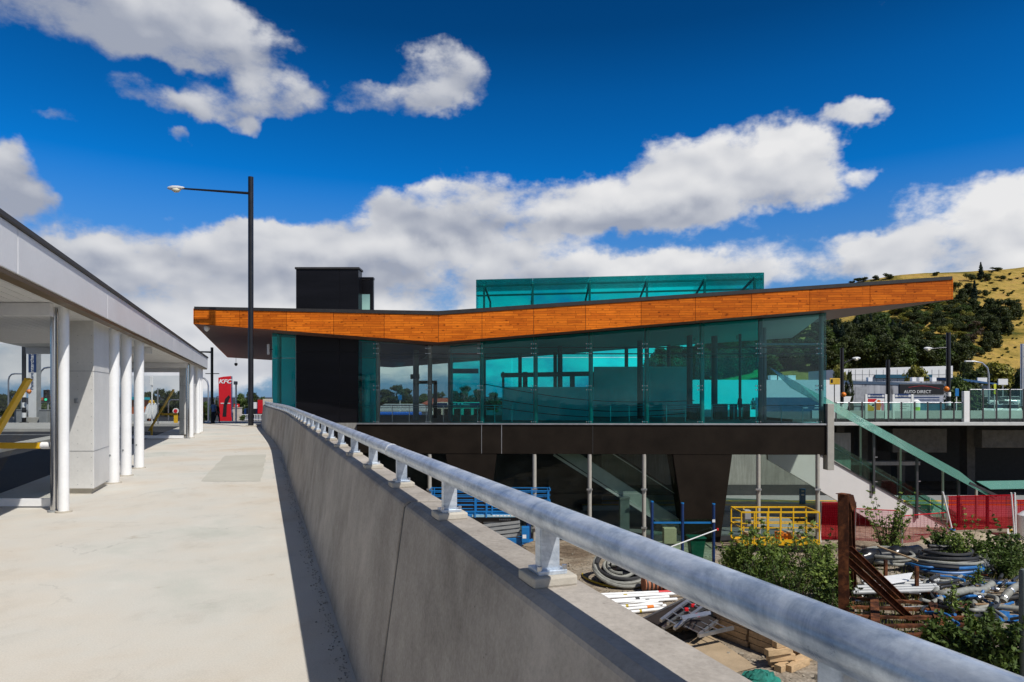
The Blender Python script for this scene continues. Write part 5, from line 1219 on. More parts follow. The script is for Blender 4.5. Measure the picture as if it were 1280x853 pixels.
for k in range(5):
    o = s0 + V((0, 0, .86 + .035 * k)) + ax * (.05 * k - .1) + sd * (-.12 + .03 * k); e = o + ax * (L * (.80 - .05 * k))
    t = thing('plywood_sheet', 'dark plywood sheet in the pile on top of the timber stack', 'plywood', o, 'dark plywood sheets on the timber'); g = MB(); g.prism([o, e, e + sd * .85, o + sd * .9], (0, 0, .025)); g.build('sheet', m_darkply if k != 2 else m_ply, t)
t = thing('plywood_sheet', 'large pale plywood sheet lying flat on the ground beside the timber stack', 'plywood', yp(890, 815)); g = MB(); g.prism([yp(836, 808, .03), yp(884, 793, .03), yp(946, 834, .03), yp(902, 846, .03)], (0, 0, .025)); g.build('sheet', m_ply, t)
# --- green netting heap
c = yp(950, 852); t = thing('netting_heap', 'crumpled heap of teal green netting near the timber blocks', 'netting', c)
g = MB(); n1, n2 = 22, 9
for i in range(n2 + 1):
    for k in range(n1):
        a = 2 * math.pi * k / n1; r = (1 - (i / n2)) ** .6 if i < n2 else 0
        z = .34 * (1 - r ** 2) + .07 * mnoise.noise(V((i * .9, k * .8, 2))); q = 1 + .22 * mnoise.noise(V((math.cos(a) * 2, math.sin(a) * 2, i * .5)))
        g.v.append((c.x + .62 * r * q * math.cos(a), c.y + .5 * r * q * math.sin(a), YARD + max(0.01, z)))
for i in range(n2):
    for k in range(n1): g.f.append((i * n1 + k, i * n1 + (k + 1) % n1, (i + 1) * n1 + (k + 1) % n1, (i + 1) * n1 + k))
g.build('net', m_net, t)
# --- blue scissor lift
Yl = 37.3
def lp_(px, py, dy=0): return at(px, py, Yl + dy)
t = thing('scissor_lift', 'blue scissor lift with guard rails parked before the ground floor glass', 'scissor lift', lp_(620, 690))
t.location.z = YARD
x0, x1 = lp_(537, 0).x, lp_(688, 0).x; zt, zd, zb = lp_(0, 613).z, lp_(0, 643).z, lp_(0, 647).z
for dy in (0, 1.15):
    for py in (613.5, 619, 625, 631, 636): z = lp_(0, py).z; MB().beam((x0, Yl + dy, z), (x1, Yl + dy, z), .045, .045).build('guard_rail', m_blue, t)
    for px in (540, 566, 594, 608, 615, 640, 665, 686): x = lp_(px, 0).x; MB().beam((x, Yl + dy - .03, zd), (x, Yl + dy - .03, zt), .06, .05).build('rail_post', m_blue, t)
for px in (594, 608): x = lp_(px, 0).x; MB().beam((x, Yl - .07, zb), (x, Yl - .07, zt - .1), .07, .05).build('gate_post', m_blue, t)
for x in (x0, x1):
    for z in (zt, (zt + zd) / 2): MB().beam((x, Yl, z), (x, Yl + 1.15, z), .05, .05).build('end_rail', m_blue, t)
dk = MB().boxz(x0, x1 - 1.0, Yl, Yl + 1.15, zb, zd).build('platform_deck', m_blue, t, bevel=.02)
MB().boxz(lp_(590, 0).x, lp_(648, 0).x, Yl - .02, Yl, zb + .02, zd - .02).build('deck_fascia', M('lift_grey_blue', (.28, .50, .62), .5), dk)
MB().boxz(lp_(592, 0).x, lp_(648, 0).x, Yl + .1, Yl + 1.0, lp_(0, 653).z, zb).build('upper_frame', m_black, t)
x2, x3 = lp_(604, 0).x, lp_(650, 0).x
zs = [lp_(0, y).z for y in (653, 658, 663.5, 669, 674)]
for i in range(4):
    for dy in (.12, .95):
        MB().beam((x2, Yl + dy, zs[i + 1]), (x3, Yl + dy, zs[i]), .06, .15, (0, 0, 1)).build('scissor_arm', m_grey, t)
        MB().beam((x2, Yl + dy + .07, zs[i]), (x3, Yl + dy + .07, zs[i + 1]), .06, .15, (0, 0, 1)).build('scissor_arm', m_grey, t)
for k in range(7): MB().boxz(lp_(616, 0).x + k * .2, lp_(616, 0).x + k * .2 + .14, Yl - .03, Yl - .021, zb + .06, zd - .05).build('print_block', m_lettering, dk)
for k in range(6): MB().boxz(lp_(624, 0).x + k * .11, lp_(624, 0).x + k * .11 + .07, Yl + .085, Yl + .095, lp_(0, 651).z, lp_(0, 649.2).z).build('print_block', m_grey, dk)
ch = MB().boxz(x2 - 2.4, x3 + .1, Yl + .1, Yl + 1.05, YARD + .18, zs[4] + .03).build('chassis', m_blue, t, bevel=.03)
for x in (x2 - 2.0, x2 + .1, x3 - .2):
    for y in (Yl + .08, Yl + 1.0): MB().cyl((x, y - .07, YARD + .2), (x, y + .07, YARD + .2), .2, 16).build('wheel', m_rubber, t, smooth=True)
a = lp_(652, 658); MB().boxz(a.x, a.x + .42, Yl - .2, Yl + .1, YARD + .5, a.z).build('control_box', m_blue, t, bevel=.03); MB().boxz(a.x + .05, a.x + .25, Yl - .21, Yl - .2, YARD + .75, YARD + .95).build('control_label', m_white, t)
a = lp_(658, 653); MB().boxz(a.x, a.x + .26, Yl + .3, Yl + .6, YARD + .5, a.z).build('ladder_panel', m_navy, t, bevel=.02)
MB().beam((x3 + .1, Yl - .1, YARD + .45), (x3 + .7, Yl + .1, YARD + .62), .16, .1).build('outrigger', m_blue, t)
# --- blue post barrier with clear panel
Yb = 34.2
t = thing('post_barrier', 'three slim blue posts with a blue cross rail and clear green panels', 'barrier', at(855, 700, Yb)); t.location.z = YARD
xs_ = [at(p, 0, Yb).x for p in (815, 853, 892)]
for x, py in zip(xs_, (628, 630, 631)): q = MB().cyl((x, Yb, YARD), (x, Yb, at(0, py, Yb).z), .075, 12).build('post', m_navy, t, smooth=True); z = at(0, py, Yb).z; MB().cyl((x, Yb, z), (x, Yb, z + .06), .08, 12).build('post_cap', m_blue, q)
z = at(0, 653.5, Yb).z
for a, b in zip(xs_[:-1], xs_[1:]): MB().beam((a + .08, Yb, z), (b - .08, Yb, z), .07, .09).build('cross_rail', m_blue, t); MB().boxz(a + .09, b - .09, Yb - .01, Yb + .01, YARD + .1, z + .18).build('clear_panel', m_green, t)
MB().box((xs_[2] - .02, Yb - .09, at(0, 651, Yb).z), (.14, .02, .14)).build('label_plate', m_white, t)
t = thing('long_pole', 'thin pale pole leaning from the blue posts down behind the rail', 'pole', at(868, 672, Yb - .6)); MB().cyl(at(838, 684, Yb - .7), at(897, 662, Yb - .3), .03, 8).build('pole', m_white, t, smooth=True); p = at(897, 662, Yb - .3); MB().box(p, (.1, .1, .12)).build('tip', m_red, t, bevel=.02)
c = at(870, 690, Yb + 1.4); c.z = YARD; t = thing('wheeled_bin', 'dark green wheeled bin behind the blue post barrier', 'bin', c); MB().add([(c.x - .3, c.y - .3, YARD + .1), (c.x + .3, c.y - .3, YARD + .1), (c.x + .3, c.y + .3, YARD + .1), (c.x - .3, c.y + .3, YARD + .1), (c.x - .4, c.y - .4, YARD + 1.1), (c.x + .4, c.y - .4, YARD + 1.1), (c.x + .4, c.y + .4, YARD + 1.1), (c.x - .4, c.y + .4, YARD + 1.1)], [(0, 1, 2, 3), (4, 7, 6, 5), (0, 4, 5, 1), (1, 5, 6, 2), (2, 6, 7, 3), (3, 7, 4, 0)]).build('bin_body', M('bin_green', (.005, .10, .06), .5), t, bevel=.03); MB().boxz(c.x - .44, c.x + .44, c.y - .46, c.y + .44, YARD + 1.11, YARD + 1.18).build('lid', M('bin_lid', (.005, .08, .05), .4), t, bevel=.02)
for s in (-1, 1): MB().cyl((c.x + s * .33, c.y + .3, YARD + .12), (c.x + s * .40, c.y + .3, YARD + .12), .12, 12).build('wheel', m_rubber, t)
c = at(838, 690, 38.6); c.z = YARD; t = thing('cardboard_box', 'pale cardboard box behind the blue post barrier', 'box', c); MB().boxz(c.x - .35, c.x + .35, c.y, c.y + .5, at(0, 680, 38.6).z, at(0, 661, 38.6).z).build('carton', m_ply, t, bevel=.01); MB().boxz(c.x - .25, c.x + .25, c.y + .05, c.y + .45, YARD, at(0, 680, 38.6).z).build('stand', m_darksteel, t)
# --- yellow work platform basket
Yw = 36.8
t = thing('work_basket', 'yellow tubular work platform basket standing on the ground among shrubs', 'work platform', at(975, 690, Yw)); t.location.z = YARD
x0, x1 = at(926.5, 0, Yw).x, at(1024, 0, Yw).x; zt, zm, zb = at(0, 640.5, Yw).z, at(0, 660, Yw).z, at(0, 680.5, Yw).z
for dy in (0, 1.7):
    for z, th in ((zt, .085), (lerp(zt, zb, .35), .05), (zm, .05), (zb, .09)): MB().beam((x0, Yw + dy, z), (x1, Yw + dy, z), th, th).build('side_rail', m_yellow, t)
    for i in range(7): x = lerp(x0, x1, i / 6); MB().beam((x, Yw + dy - .02, zb), (x, Yw + dy - .02, zt), .065, .06).build('upright', m_yellow, t)
for x in (x0, x1):
    for z in (zt, zm, zb): MB().beam((x, Yw, z), (x, Yw + 1.7, z), .06, .07).build('end_rail', m_yellow, t)
MB().boxz(x0, x1, Yw, Yw + 1.7, zb - .08, zb + .02).build('floor_plate', m_yellow, t); MB().boxz(x0, x1, Yw - .03, Yw - .005, zb + .10, zb + .26).build('toe_board', m_yellow, t)
MB().boxz(x0 + .2, x1 - .2, Yw + .2, Yw + 1.5, YARD, zb - .085).build('base_frame', m_darksteel, t)
a = at(931, 650, Yw + .3); MB().boxz(a.x, a.x + .35, a.y, a.y + .4, zm, zt + .05).build('control_console', m_grey, t, bevel=.03)
for px, pw_ in ((935, 14), (975, 10), (990, 12)): a = at(px, 668, Yw + .3); MB().boxz(a.x, a.x + pw_ * Yw / F, a.y, a.y + .8, zb + .03, zb + .5).build('tool_tray', m_orange if px == 975 else m_ply, t, bevel=.02)
# --- red mesh site fence
def fpanel(a, b, h, label, lean=.0, net=None):
    a, b = V(a), V(b); L = (b - a).length; ang = math.atan2(b.y - a.y, b.x - a.x)
    t = thing('site_fence', label, 'site fence', (0, 0, 0), 'red mesh site fence panels')
    for x in (0, L): MB().cyl((x, 0, 0), (x, 0, h), .035, 8).build('end_post', m_alu, t, smooth=True)
    for z in (.12, h - .05): MB().cyl((0, 0, z), (L, 0, z), .028, 8).build('frame_rail', m_alu if z < 1 else m_red, t)
    MB().boxz(.04, L - .04, -.055, -.045, .1, h - .02).build('red_netting', net or m_redmesh, t)
    w = MB()
    for i in range(1, int(L / .3)): w.boxz(i * .3 - .006, i * .3 + .006, -.006, .006, .12, h - .05)
    w.build('wire_infill', m_alu, t)
    t.location = a; t.rotation_euler = (lean, 0, ang); return t
fz = lambda px, py: gz(px, py)
def fp2(px, Y): return V(((px - CX) / F * Y, Y, YARD))
Z_ = lambda px, py, Y: at(px, py, Y)
def fence_px(x0, x1, Y0, Y1, yb0, yb1, h, label, lean=0, net=None): fpanel(at(x0, yb0, Y0), at(x1, yb1, Y1), h, label, lean, net)
fence_px(1025, 1068, 40.2, 40.2, 676, 682, 2.3, 'red mesh fence panel between the yellow basket and the rusted upright', .06)
fence_px(1068, 1128, 40.2, 39.4, 682, 686, 2.2, 'red mesh fence panel behind the tall sapling', -.08, m_redopen)
fence_px(1128, 1184, 39.4, 40.6, 690, 665, 2.1, 'red mesh fence panel in front of the white stair side', -.05, m_redopen)
fence_px(1184, 1268, 40.6, 41.2, 665, 668, 2.15, 'red mesh fence panel with the small yellow notice at its end', 0)
fence_px(1270, 1360, 41.2, 41.5, 668, 668, 2.1, 'red mesh fence panel outermost, past the pair of white posts', 0)
for i, (x0, y0, x1, y1, Y) in enumerate(((1178.5, 615, 1190, 662, 40.2), (1264, 616, 1268, 670, 40.9), (1268.5, 616, 1270, 670, 40.9), (1061, 640, 1068, 684, 39.8), (1022, 636, 1026, 682, 39.6))):
    a, b = at(x0, y0, Y), at(x1, y1, Y + .1); lb = ['white prop leaning on the fence in front of the white stair side', 'first white prop beside the small yellow notice', 'second white prop just past the small yellow notice', 'white prop leaning beside the rusted upright', 'white prop at the end of the yellow basket'][i]
    t = thing('fence_prop', lb, 'fence prop', b, 'white fence props'); MB().cyl(a, b, .045, 10).build('tube', m_white, t, smooth=True); MB().box(b, (.25, .3, .1)).build('foot_block', m_blue if i < 3 else m_padconc, t, bevel=.02)
p = at(1262.5, 665, 40.9); t = thing('site_notice', 'small yellow and white notice on the red mesh fence', 'notice', p); MB().box(p, (.34, .02, .36)).build('sheet', m_white, t); MB().box(p + V((.05, -.014, .06)), (.2, .006, .2)).build('yellow_square', m_yellow, t)
p = at(1061, 653, 39.6); t = thing('site_notice', 'blue notice on the red mesh fence beside the rusted upright', 'notice', p); MB().box(p, (.26, .02, .42)).build('sheet', m_blue, t); MB().box(p + V((0, -.014, .06)), (.16, .006, .16)).build('white_symbol', m_white, t)
p = at(1279, 655, 39.5); t = thing('white_tank', 'white rounded plastic tank at the outer end of the red fence', 'tank', (p.x + .2, 39.5, YARD)); x = p.x + .25; MB().tube([(x, 39.5, YARD), (x, 39.5, YARD + 1.6), (x, 39.5, YARD + 1.85)], [.5, .5, .2], 18).build('tank', m_white, t, smooth=True); MB().cyl((x, 39.5, YARD + 1.84), (x, 39.5, YARD + 1.95), .14, 12).build('cap', m_grey, t)
# --- rusted steel
Yr = 25.0
a = at(1055, 795, Yr); a.z = YARD; tp = at(1054, 618, Yr)
t = thing('rusted_upright', 'tall rusted steel beam standing upright in the yard', 'steel beam', a); MB().ibeam(a, tp, .17, .17, .03, (.5, .85, 0)).build('beam', m_rust, t); MB().box(tp + V((.0, 0, .012)), (.36, .36, .024), Matrix.Rotation(R(30), 3, 'Z')).build('cap_plate', m_rust, t)
Yr2 = 29; a = at(1066, 700, Yr2); tp = at(1062, 623, Yr2); t = thing('rusted_bracket', 'short rusted angle plate on a post behind the tall rusted upright', 'steel bracket', (a.x, a.y, YARD)); MB().ibeam(V((a.x, a.y, YARD)), tp, .12, .12, .02, (.8, .5, 0)).build('post', m_rust, t); g = MB(); g.prism([at(1060, 622, Yr2 - .2), at(1067, 619, Yr2 - .2), at(1071, 634, Yr2 - .2), at(1066, 640, Yr2 - .2)], (0, .3, 0)); g.build('plate', m_rust, t)
for i, (x0, y0, x1, y1, Y0, Y1, lb) in enumerate(((1060, 686, 1132, 754, 25.4, 28.3, 'rusted diagonal steel beam, the upper of two propped on the upright'), (1058, 700, 1145, 780, 25.2, 25.5, 'rusted diagonal steel beam, the lower of two propped on the upright'))):
    a, b = at(x0, y0, Y0), at(x1, y1, Y1); t = thing('rusted_brace', lb, 'steel beam', b, 'rusted diagonal braces'); MB().ibeam(a, b, .14, .12, .025).build('beam', m_rust, t); MB().box(b, (.4, .35, .04)).build('foot_plate', m_rust, t)
# rusted grating frame
q = [yp(1066, 748, .25), yp(1205, 757, .3), yp(1226, 790, .3), yp(1062, 798, .25)]
t = thing('rusted_grid', 'rusted steel grid frame lying flat below the diagonal braces', 'steel frame', yp(1140, 775))
for k in range(5):
    u = k / 4; MB().beam(q[0].lerp(q[3], u), q[1].lerp(q[2], u), .20, .10).build('long_bar', m_rust, t)
for u in (.0, .2, .72, .985): MB().beam(q[0].lerp(q[1], u) + V((0, 0, .09)), q[3].lerp(q[2], u) + V((0, 0, .09)), .30 if u else .2, .03).build('cross_plate', m_rust, t)
for k, (x0, y0, x1, y1) in enumerate(((1064, 806, 1180, 800), (1150, 796, 1178, 776), (1080, 812, 1165, 812))): t = thing('rusted_bar', 'loose rusted steel bar lying in front of the rusted grid frame', 'steel bar', yp(x0, y0), 'loose rusted bars'); MB().beam(yp(x0, y0, .12), yp(x1, y1, .2), .22, .16).build('bar', m_rust, t)
# --- grey pipes on a rack with a white sheet
rk = thing('pipe_rack', 'low rusted rack holding the stacked grey pipes', 'rack', yp(1120, 738))
for x0, y0, x1, y1, h in ((1122, 747, 1146, 736, 0), (1146, 746, 1146, 746, 1.35), (1107, 735, 1107, 735, 1.3), (1118, 748, 1118, 748, .5)):
    a, b = yp(x0, y0, .08), yp(x1, y1, .08)
    MB().beam(a, b, .1, .1).build('bearer', m_rust, rk) if h == 0 else MB().beam(V((a.x, a.y, YARD)), V((a.x, a.y, YARD + h)), .12, .12).build('stake', m_rust, rk)
for i in range(13):
    lay, k = divmod(i, 5)
    a = yp(1068 + 3 * k + rng.uniform(-4, 4), 741 - 3.4 * k, .15 + .17 * lay); b = yp(1170 + 2 * k + rng.uniform(-14, 8), 738 - 3.0 * k, .15 + .17 * lay)
    t = thing('grey_pipe', 'grey plastic pipe in the stack on the low rusted rack', 'pipe', (a + b) / 2, 'grey pipes on the rack'); MB().tube([a, b], .085, 12).build('pipe', m_pvc, t, smooth=True); MB().tube([b - (b - a) * .04, b + (b - a) * .003], .10, 12).build('socket', m_pvc, t, smooth=True)
t = thing('white_sheet', 'bright white sheet laid over the stacked grey pipes', 'sheet', yp(1120, 728, .7)); g = MB(); g.prism([yp(1098, 733, .62), yp(1136, 727, .66), yp(1141, 717, .68), yp(1104, 722, .66)], (0, 0, .05)); g.build('sheet', m_white, t, bevel=.01)
for i in range(9):
    a = yp(1068 + rng.uniform(0, 30), 742 + rng.uniform(-4, 5), .06); b = yp(1090 + rng.uniform(0, 20), 733 + rng.uniform(-3, 6), .1); t = thing('pipe_offcut', 'thin pale pipe offcut scattered at the end of the pipe rack', 'pipe', a, 'pipe offcuts by the rack'); MB().tube([a, b], .035, 8).build('tube', m_white if i % 2 else m_pvc, t, smooth=True)
# --- coils on the right
def coil(px, py, rx, ry, turns, mat, label, r=.08, z0=.1, pitch=.1, jit=.05, ph=0, extra=None):
    c = yp(px, py); t = thing('hose_coil', label, 'hose coil', c, 'hose coils in the yard'); MB().tube(coil_pts(c, rx, ry, turns, YARD + z0, pitch, jit, ph=ph), r, 8).build('hose', mat, t, smooth=True)
    for k, (m2, sc_, zz) in enumerate(extra or []): MB().tube(coil_pts(c + V((.1, .05 * k, 0)), rx * sc_, ry * sc_, 1.7, YARD + z0 + zz, pitch, jit, ph=ph + k), r * .9, 8).build('extra_hose', m2, t, smooth=True)
    return t
coil(1112, 708, 1.05, 1.0, 3.4, m_hose, 'round grey hose coil between the black sheeting and the pipe rack', .085, .25, .14, .03)
coil(1184, 718, 1.5, 1.0, 2.6, m_hosedark, 'tall black and blue hose coil beside the round grey coil', .09, .15, .16, .06, 1, [(m_hoseblue, 1.02, .10), (m_hosedark, .85, .5), (m_hose, .95, .35), (m_hosedark, .7, .75)])
def hose(pts, r, mat, label, h=.1, grp='loose hoses on the ground'):
    P = [yp(x, y, h + (z if len(p) > 2 else 0)) if False else yp(p[0], p[1], p[2] if len(p) > 2 else h) for p in pts for x, y, z in [(p + (0,))[:3]]]
    # smooth with Catmull-Rom
    out = []
    for i in range(len(P) - 1):
        p0, p1, p2, p3 = P[max(0, i - 1)], P[i], P[i + 1], P[min(len(P) - 1, i + 2)]
        for k in range(8):
            s = k / 8; out.append(.5 * ((2 * p1) + (p2 - p0) * s + (2 * p0 - 5 * p1 + 4 * p2 - p3) * s * s + (3 * p1 - p0 - 3 * p2 + p3) * s ** 3))
    out.append(P[-1]); t = thing('hose', label, 'hose', P[0], grp); MB().tube(out, r, 10).build('hose', mat, t, smooth=True); return t, out
t, o = hose([(1172, 752), (1174, 743, .5), (1190, 742, .55), (1212, 738, .5), (1228, 738, .45), (1240, 730, .4)], .15, m_hose, 'thick pale grey hose bowed along the top of the loose hoses')
t, o = hose([(1214, 745, .4), (1217, 752, .2), (1222, 764, .15), (1232, 771, .12), (1244, 768, .15)], .12, m_hose, 'thick grey hose curling down beside the blue sheets')
t, o = hose([(1222, 761, .15), (1240, 758, .2), (1262, 760, .2), (1280, 762, .2)], .11, m_hose, 'straight grey hose lying over the blue sheets')
t, o = hose([(1253, 752, .2), (1258, 744, .4), (1268, 735, .6), (1285, 727, .6)], .15, m_hose, 'thick ribbed grey hose end with steel clips near the round post')
for k in (.2, .55, .9): i = int(k * (len(o) - 2)); MB().tube([o[i], o[i + 1]], .165, 10).build('hose_clip', m_alu, t)
for i, pts in enumerate((((1150, 733), (1175, 729), (1200, 732), (1222, 726)), ((1165, 722), (1190, 724), (1215, 721), (1245, 726)), ((1205, 737), (1230, 744), (1258, 748), (1282, 744)), ((1190, 728), (1206, 736), (1205, 746), (1214, 750)))):
    hose(pts, .085, m_hosedark, ['thin black hose nearest the pipe rack end', 'thin black hose running past the corrugated sheets', 'thin black hose crossing to the round post', 'thin black hose looping under the thick pale hose'][i], .16)
for i, pts in enumerate((((1196, 719), (1214, 722), (1230, 731)), ((1222, 731), (1248, 729), (1280, 731)), ((1170, 720), (1188, 722), (1206, 726)))):
    hose(pts, .075, m_hoseblue, ['blue hose trailing from the black coil', 'long straight blue hose pointing at the round post', 'short blue hose under the black coil'][i], .22)
for i in range(7):
    x, y = 1228 + rng.uniform(-14, 26), 738 + rng.uniform(-6, 10); a = yp(x, y, .4); t = thing('hose_coupling', 'steel hose coupling lying among the thick grey hoses', 'coupling', a, 'hose couplings'); d = V((rng.uniform(-.3, .3), rng.uniform(-.2, .2), 0)); MB().tube([a, a + d * .5, a + d], [.09, .12, .09], 10).build('coupling', m_alu, t, smooth=True); MB().tube([a + d * .4, a + d * .6], .135, 10).build('collar', m_darksteel, t)
for i, (x0, y0, x1, y1) in enumerate(((1210, 763, 1262, 772), (1226, 768, 1276, 776), (1216, 774, 1248, 778))):
    a = yp(x0, y0, .06 + .05 * i); b = yp(x1, y0 + 1, .1 + .05 * i); c_ = yp(x1, y1, .08 + .05 * i); d = yp(x0, y1, .06 + .05 * i)
    g = MB(); n = 14
    for k in range(n + 1):
        u = k / n; zz = V((0, 0, .10 * mnoise.noise(V((k * .7, i * 3, 1)))))
        g.v += [tuple(a.lerp(b, u) + zz), tuple(d.lerp(c_, u) + zz * -.5)]
    for k in range(n): g.f.append((2 * k, 2 * k + 2, 2 * k + 3, 2 * k + 1))
    t = thing('blue_tarp', 'crumpled bright blue tarpaulin strip under the grey hoses', 'tarpaulin', a, 'blue tarpaulin strips'); o = g.build('sheet', m_hoseblue, t); s = o.modifiers.new('thick', 'SOLIDIFY'); s.thickness = .02
# tangled odds and ends among the hoses
rq = random.Random(31)
for i in range(34):
    x, y = rq.uniform(1150, 1282), rq.uniform(700, 776); 
    mt, r_, lb = rq.choice(((m_hose, .075, 'grey hose length tangled in the heap of loose hoses'), (m_hosedark, .07, 'black hose length tangled in the heap of loose hoses'), (m_hosedark, .055, 'black hose length tangled in the heap of loose hoses'), (m_hoseblue, .055, 'blue hose length tangled in the heap of loose hoses'), (m_hose, .11, 'grey hose length tangled in the heap of loose hoses')))
    pts = []; a_ = rq.uniform(0, 6.28); px_, py_ = x, y
    for k in range(rq.randint(3, 6)): pts.append((px_, min(785, max(697, py_)), .1 + rq.random() * .45)); a_ += rq.uniform(-1.3, 1.3); px_ += math.cos(a_) * 15; py_ += math.sin(a_) * 6
    hose(pts, r_, mt, lb, grp=lb.split()[0] + ' hose lengths in the tangle')
for i in range(26):
    x, y = rq.uniform(1066, 1275), rq.uniform(700, 780); a_ = rq.uniform(-.5, .5); L_ = rq.uniform(10, 40); mt, lb = rq.choice(((m_timber2, 'weathered timber batten dropped among the yard scrap'), (m_pvc, 'thin grey conduit dropped among the yard scrap'), (m_rust, 'rusted rod dropped among the yard scrap')))
    p0, p1 = yp(x - L_ / 2 * math.cos(a_), y - 4 * math.sin(a_), .08 + rq.random() * .3), yp(x + L_ / 2 * math.cos(a_), y + 4 * math.sin(a_), .08 + rq.random() * .5); t = thing('scrap_length', lb, 'scrap', p0, lb.split()[1] + ' scrap in the yard')
    (MB().beam(p0, p1, .09, .05) if mt is m_timber2 else MB().cyl(p0, p1, .03, 8)).build('length', mt, t)
# black plastic sheeting roll
g = MB(); a, b = yp(1058, 699, .45), yp(1148, 692, .5); P = [a.lerp(b, i / 16) + V((0, .15 * mnoise.noise(V((i * .6, 0, 3))), .16 * mnoise.noise(V((i * .5, 4, 0))))) for i in range(17)]
t = thing('plastic_sheeting', 'long bunched roll of shiny black plastic sheeting behind the grey coil', 'sheeting', a); g.tube(P, [.42 + .14 * mnoise.noise(V((i * .8, 1, 1))) for i in range(17)], 14); g.build('roll', m_plastic, t, smooth=True)
hz_ = V((0, 0, 0)); t = thing('timber_pole', 'thin pale timber pole slanting across the black plastic sheeting', 'pole', yp(1120, 690, .8)); MB().cyl(yp(1097, 683, 1.0), yp(1147, 701, .8), .045, 8).build('pole', m_timber, t)
# corrugated silver sheets
a = yp(1226, 718, .1); t = thing('corrugated_sheets', 'bundle of silver corrugated sheets tilted against the dark shrubs', 'roofing sheets', a)
for k in range(8):
    x = a.x + k * .085; MB().tube([(x, a.y, YARD + .1), (x + .35, a.y + 1.0, YARD + .85)], .042, 8).build('corrugation', m_alu, t, smooth=True)
# sand mound near the fence
c = yp(1243, 686); g = MB(); n = 30
for i in range(n + 1):
    for j in range(n + 1):
        x, y = (i / n - .5) * 2, (j / n - .5) * 2; r = math.hypot(x, y); z = .6 * max(0, 1 - r) ** .8 * (1 + .35 * mnoise.noise(V((x * 3, y * 3, 0)))) - .02
        g.v.append((c.x + x * 3.4, c.y + 1.4 + y * 2.6, YARD + z))
for i in range(n):
    for j in range(n): g.f.append((i * (n + 1) + j, (i + 1) * (n + 1) + j, (i + 1) * (n + 1) + j + 1, i * (n + 1) + j + 1))
mo = g.build('sand_heap', M('sand', (.40, .33, .23), .95, var=.3, scale=3, fine=40, bump=.6), smooth=True); tag(mo, 'heap of pale sand and gravel in front of the red mesh fence', 'sand heap')
# loose rubble scattered in the yard (uncountable)
g = MB()
for i in range(2600):
    px = rng.uniform(640, 1290); py = rng.choice((rng.uniform(690, 760), rng.uniform(700, 860))); p = yp(px, py); s = rng.uniform(.02, .075) * (1 + (rng.random() > .96) * 1.6)
    g.box((p.x, p.y, YARD + s * .25), (s * rng.uniform(.7, 1.5), s, s * .8), Matrix.Rotation(rng.uniform(0, 3), 3, 'Z') @ Matrix.Rotation(rng.uniform(-.4, .4), 3, 'X'))
rb = g.build('loose_rubble', M('rubble', (.30, .26, .20), .9, var=.5, scale=9)); rb['kind'] = 'stuff'; rb['label'] = 'small stones and rubble strewn over the yard ground'
# round post at the frame edge, near the hoses
Yp = 20.5; p = at(1281, 700, Yp); t = thing('round_post', 'stout grey green round post with a domed top at the yard edge', 'post', (p.x, Yp, YARD)); zt = at(0, 711, Yp).z
MB().tube([(p.x, Yp, YARD), (p.x, Yp, zt - .12), (p.x, Yp, zt - .03), (p.x, Yp, zt)], [.15, .15, .11, .03], 20).build('post', M('grey_green', (.16, .19, .17), .5), t, smooth=True)
MB().cyl((p.x, Yp, YARD), (p.x, Yp, YARD + .05), .26, 16).build('base_flange', m_galv, t)
# ================================================================== VEGETATION
import numpy as np
def leaves(cl, per, size, seed, flat=.0, shape='leaf'):
    """cl: list of (centre, (rx,ry,rz)); leaf faces spread through each clump, denser at its shell"""
    r = np.random.RandomState(seed); v = []; f = []
    for (c, rad) in cl:
        n = max(6, int(per * (rad[0] * rad[1] * rad[2]) ** (2 / 3)))
        d = r.normal(size=(n, 3)); d /= np.linalg.norm(d, axis=1)[:, None]; rr = r.uniform(.25, 1, n) ** .45
        rr *= 1 + .30 * np.sin(d[:, 0] * 5 + c[0] * 9) * np.cos(d[:, 2] * 6 + c[1] * 7) + .12 * r.normal(size=n)
        p = np.array(c) + d * rr[:, None] * np.array(rad)
        nr = d * .7 + r.normal(size=(n, 3)) * .6 + np.array((0, 0, .35)); nr /= np.linalg.norm(nr, axis=1)[:, None]
        t = np.cross(nr, r.normal(size=(n, 3))); t /= np.linalg.norm(t, axis=1)[:, None]; b = np.cross(nr, t)
        s = size * r.uniform(.6, 1.35, n)
        for i in range(n):
            k = len(v); a, bb = t[i] * s[i], b[i] * s[i] * .5
            v += [p[i] - a, p[i] + bb - nr[i] * s[i] * .12, p[i] + a, p[i] - bb - nr[i] * s[i] * .12]; f.append((k, k + 1, k + 2, k + 3))
    me = bpy.data.meshes.new('crown'); me.from_pydata([tuple(map(float, q)) for q in v], [], f); me.update(); return me
def crown_obj(me, mat, parent):
    o = bpy.data.objects.new('crown', me); COL.objects.link(o); me.materials.clear(); me.materials.append(mat); o.parent = parent; return o
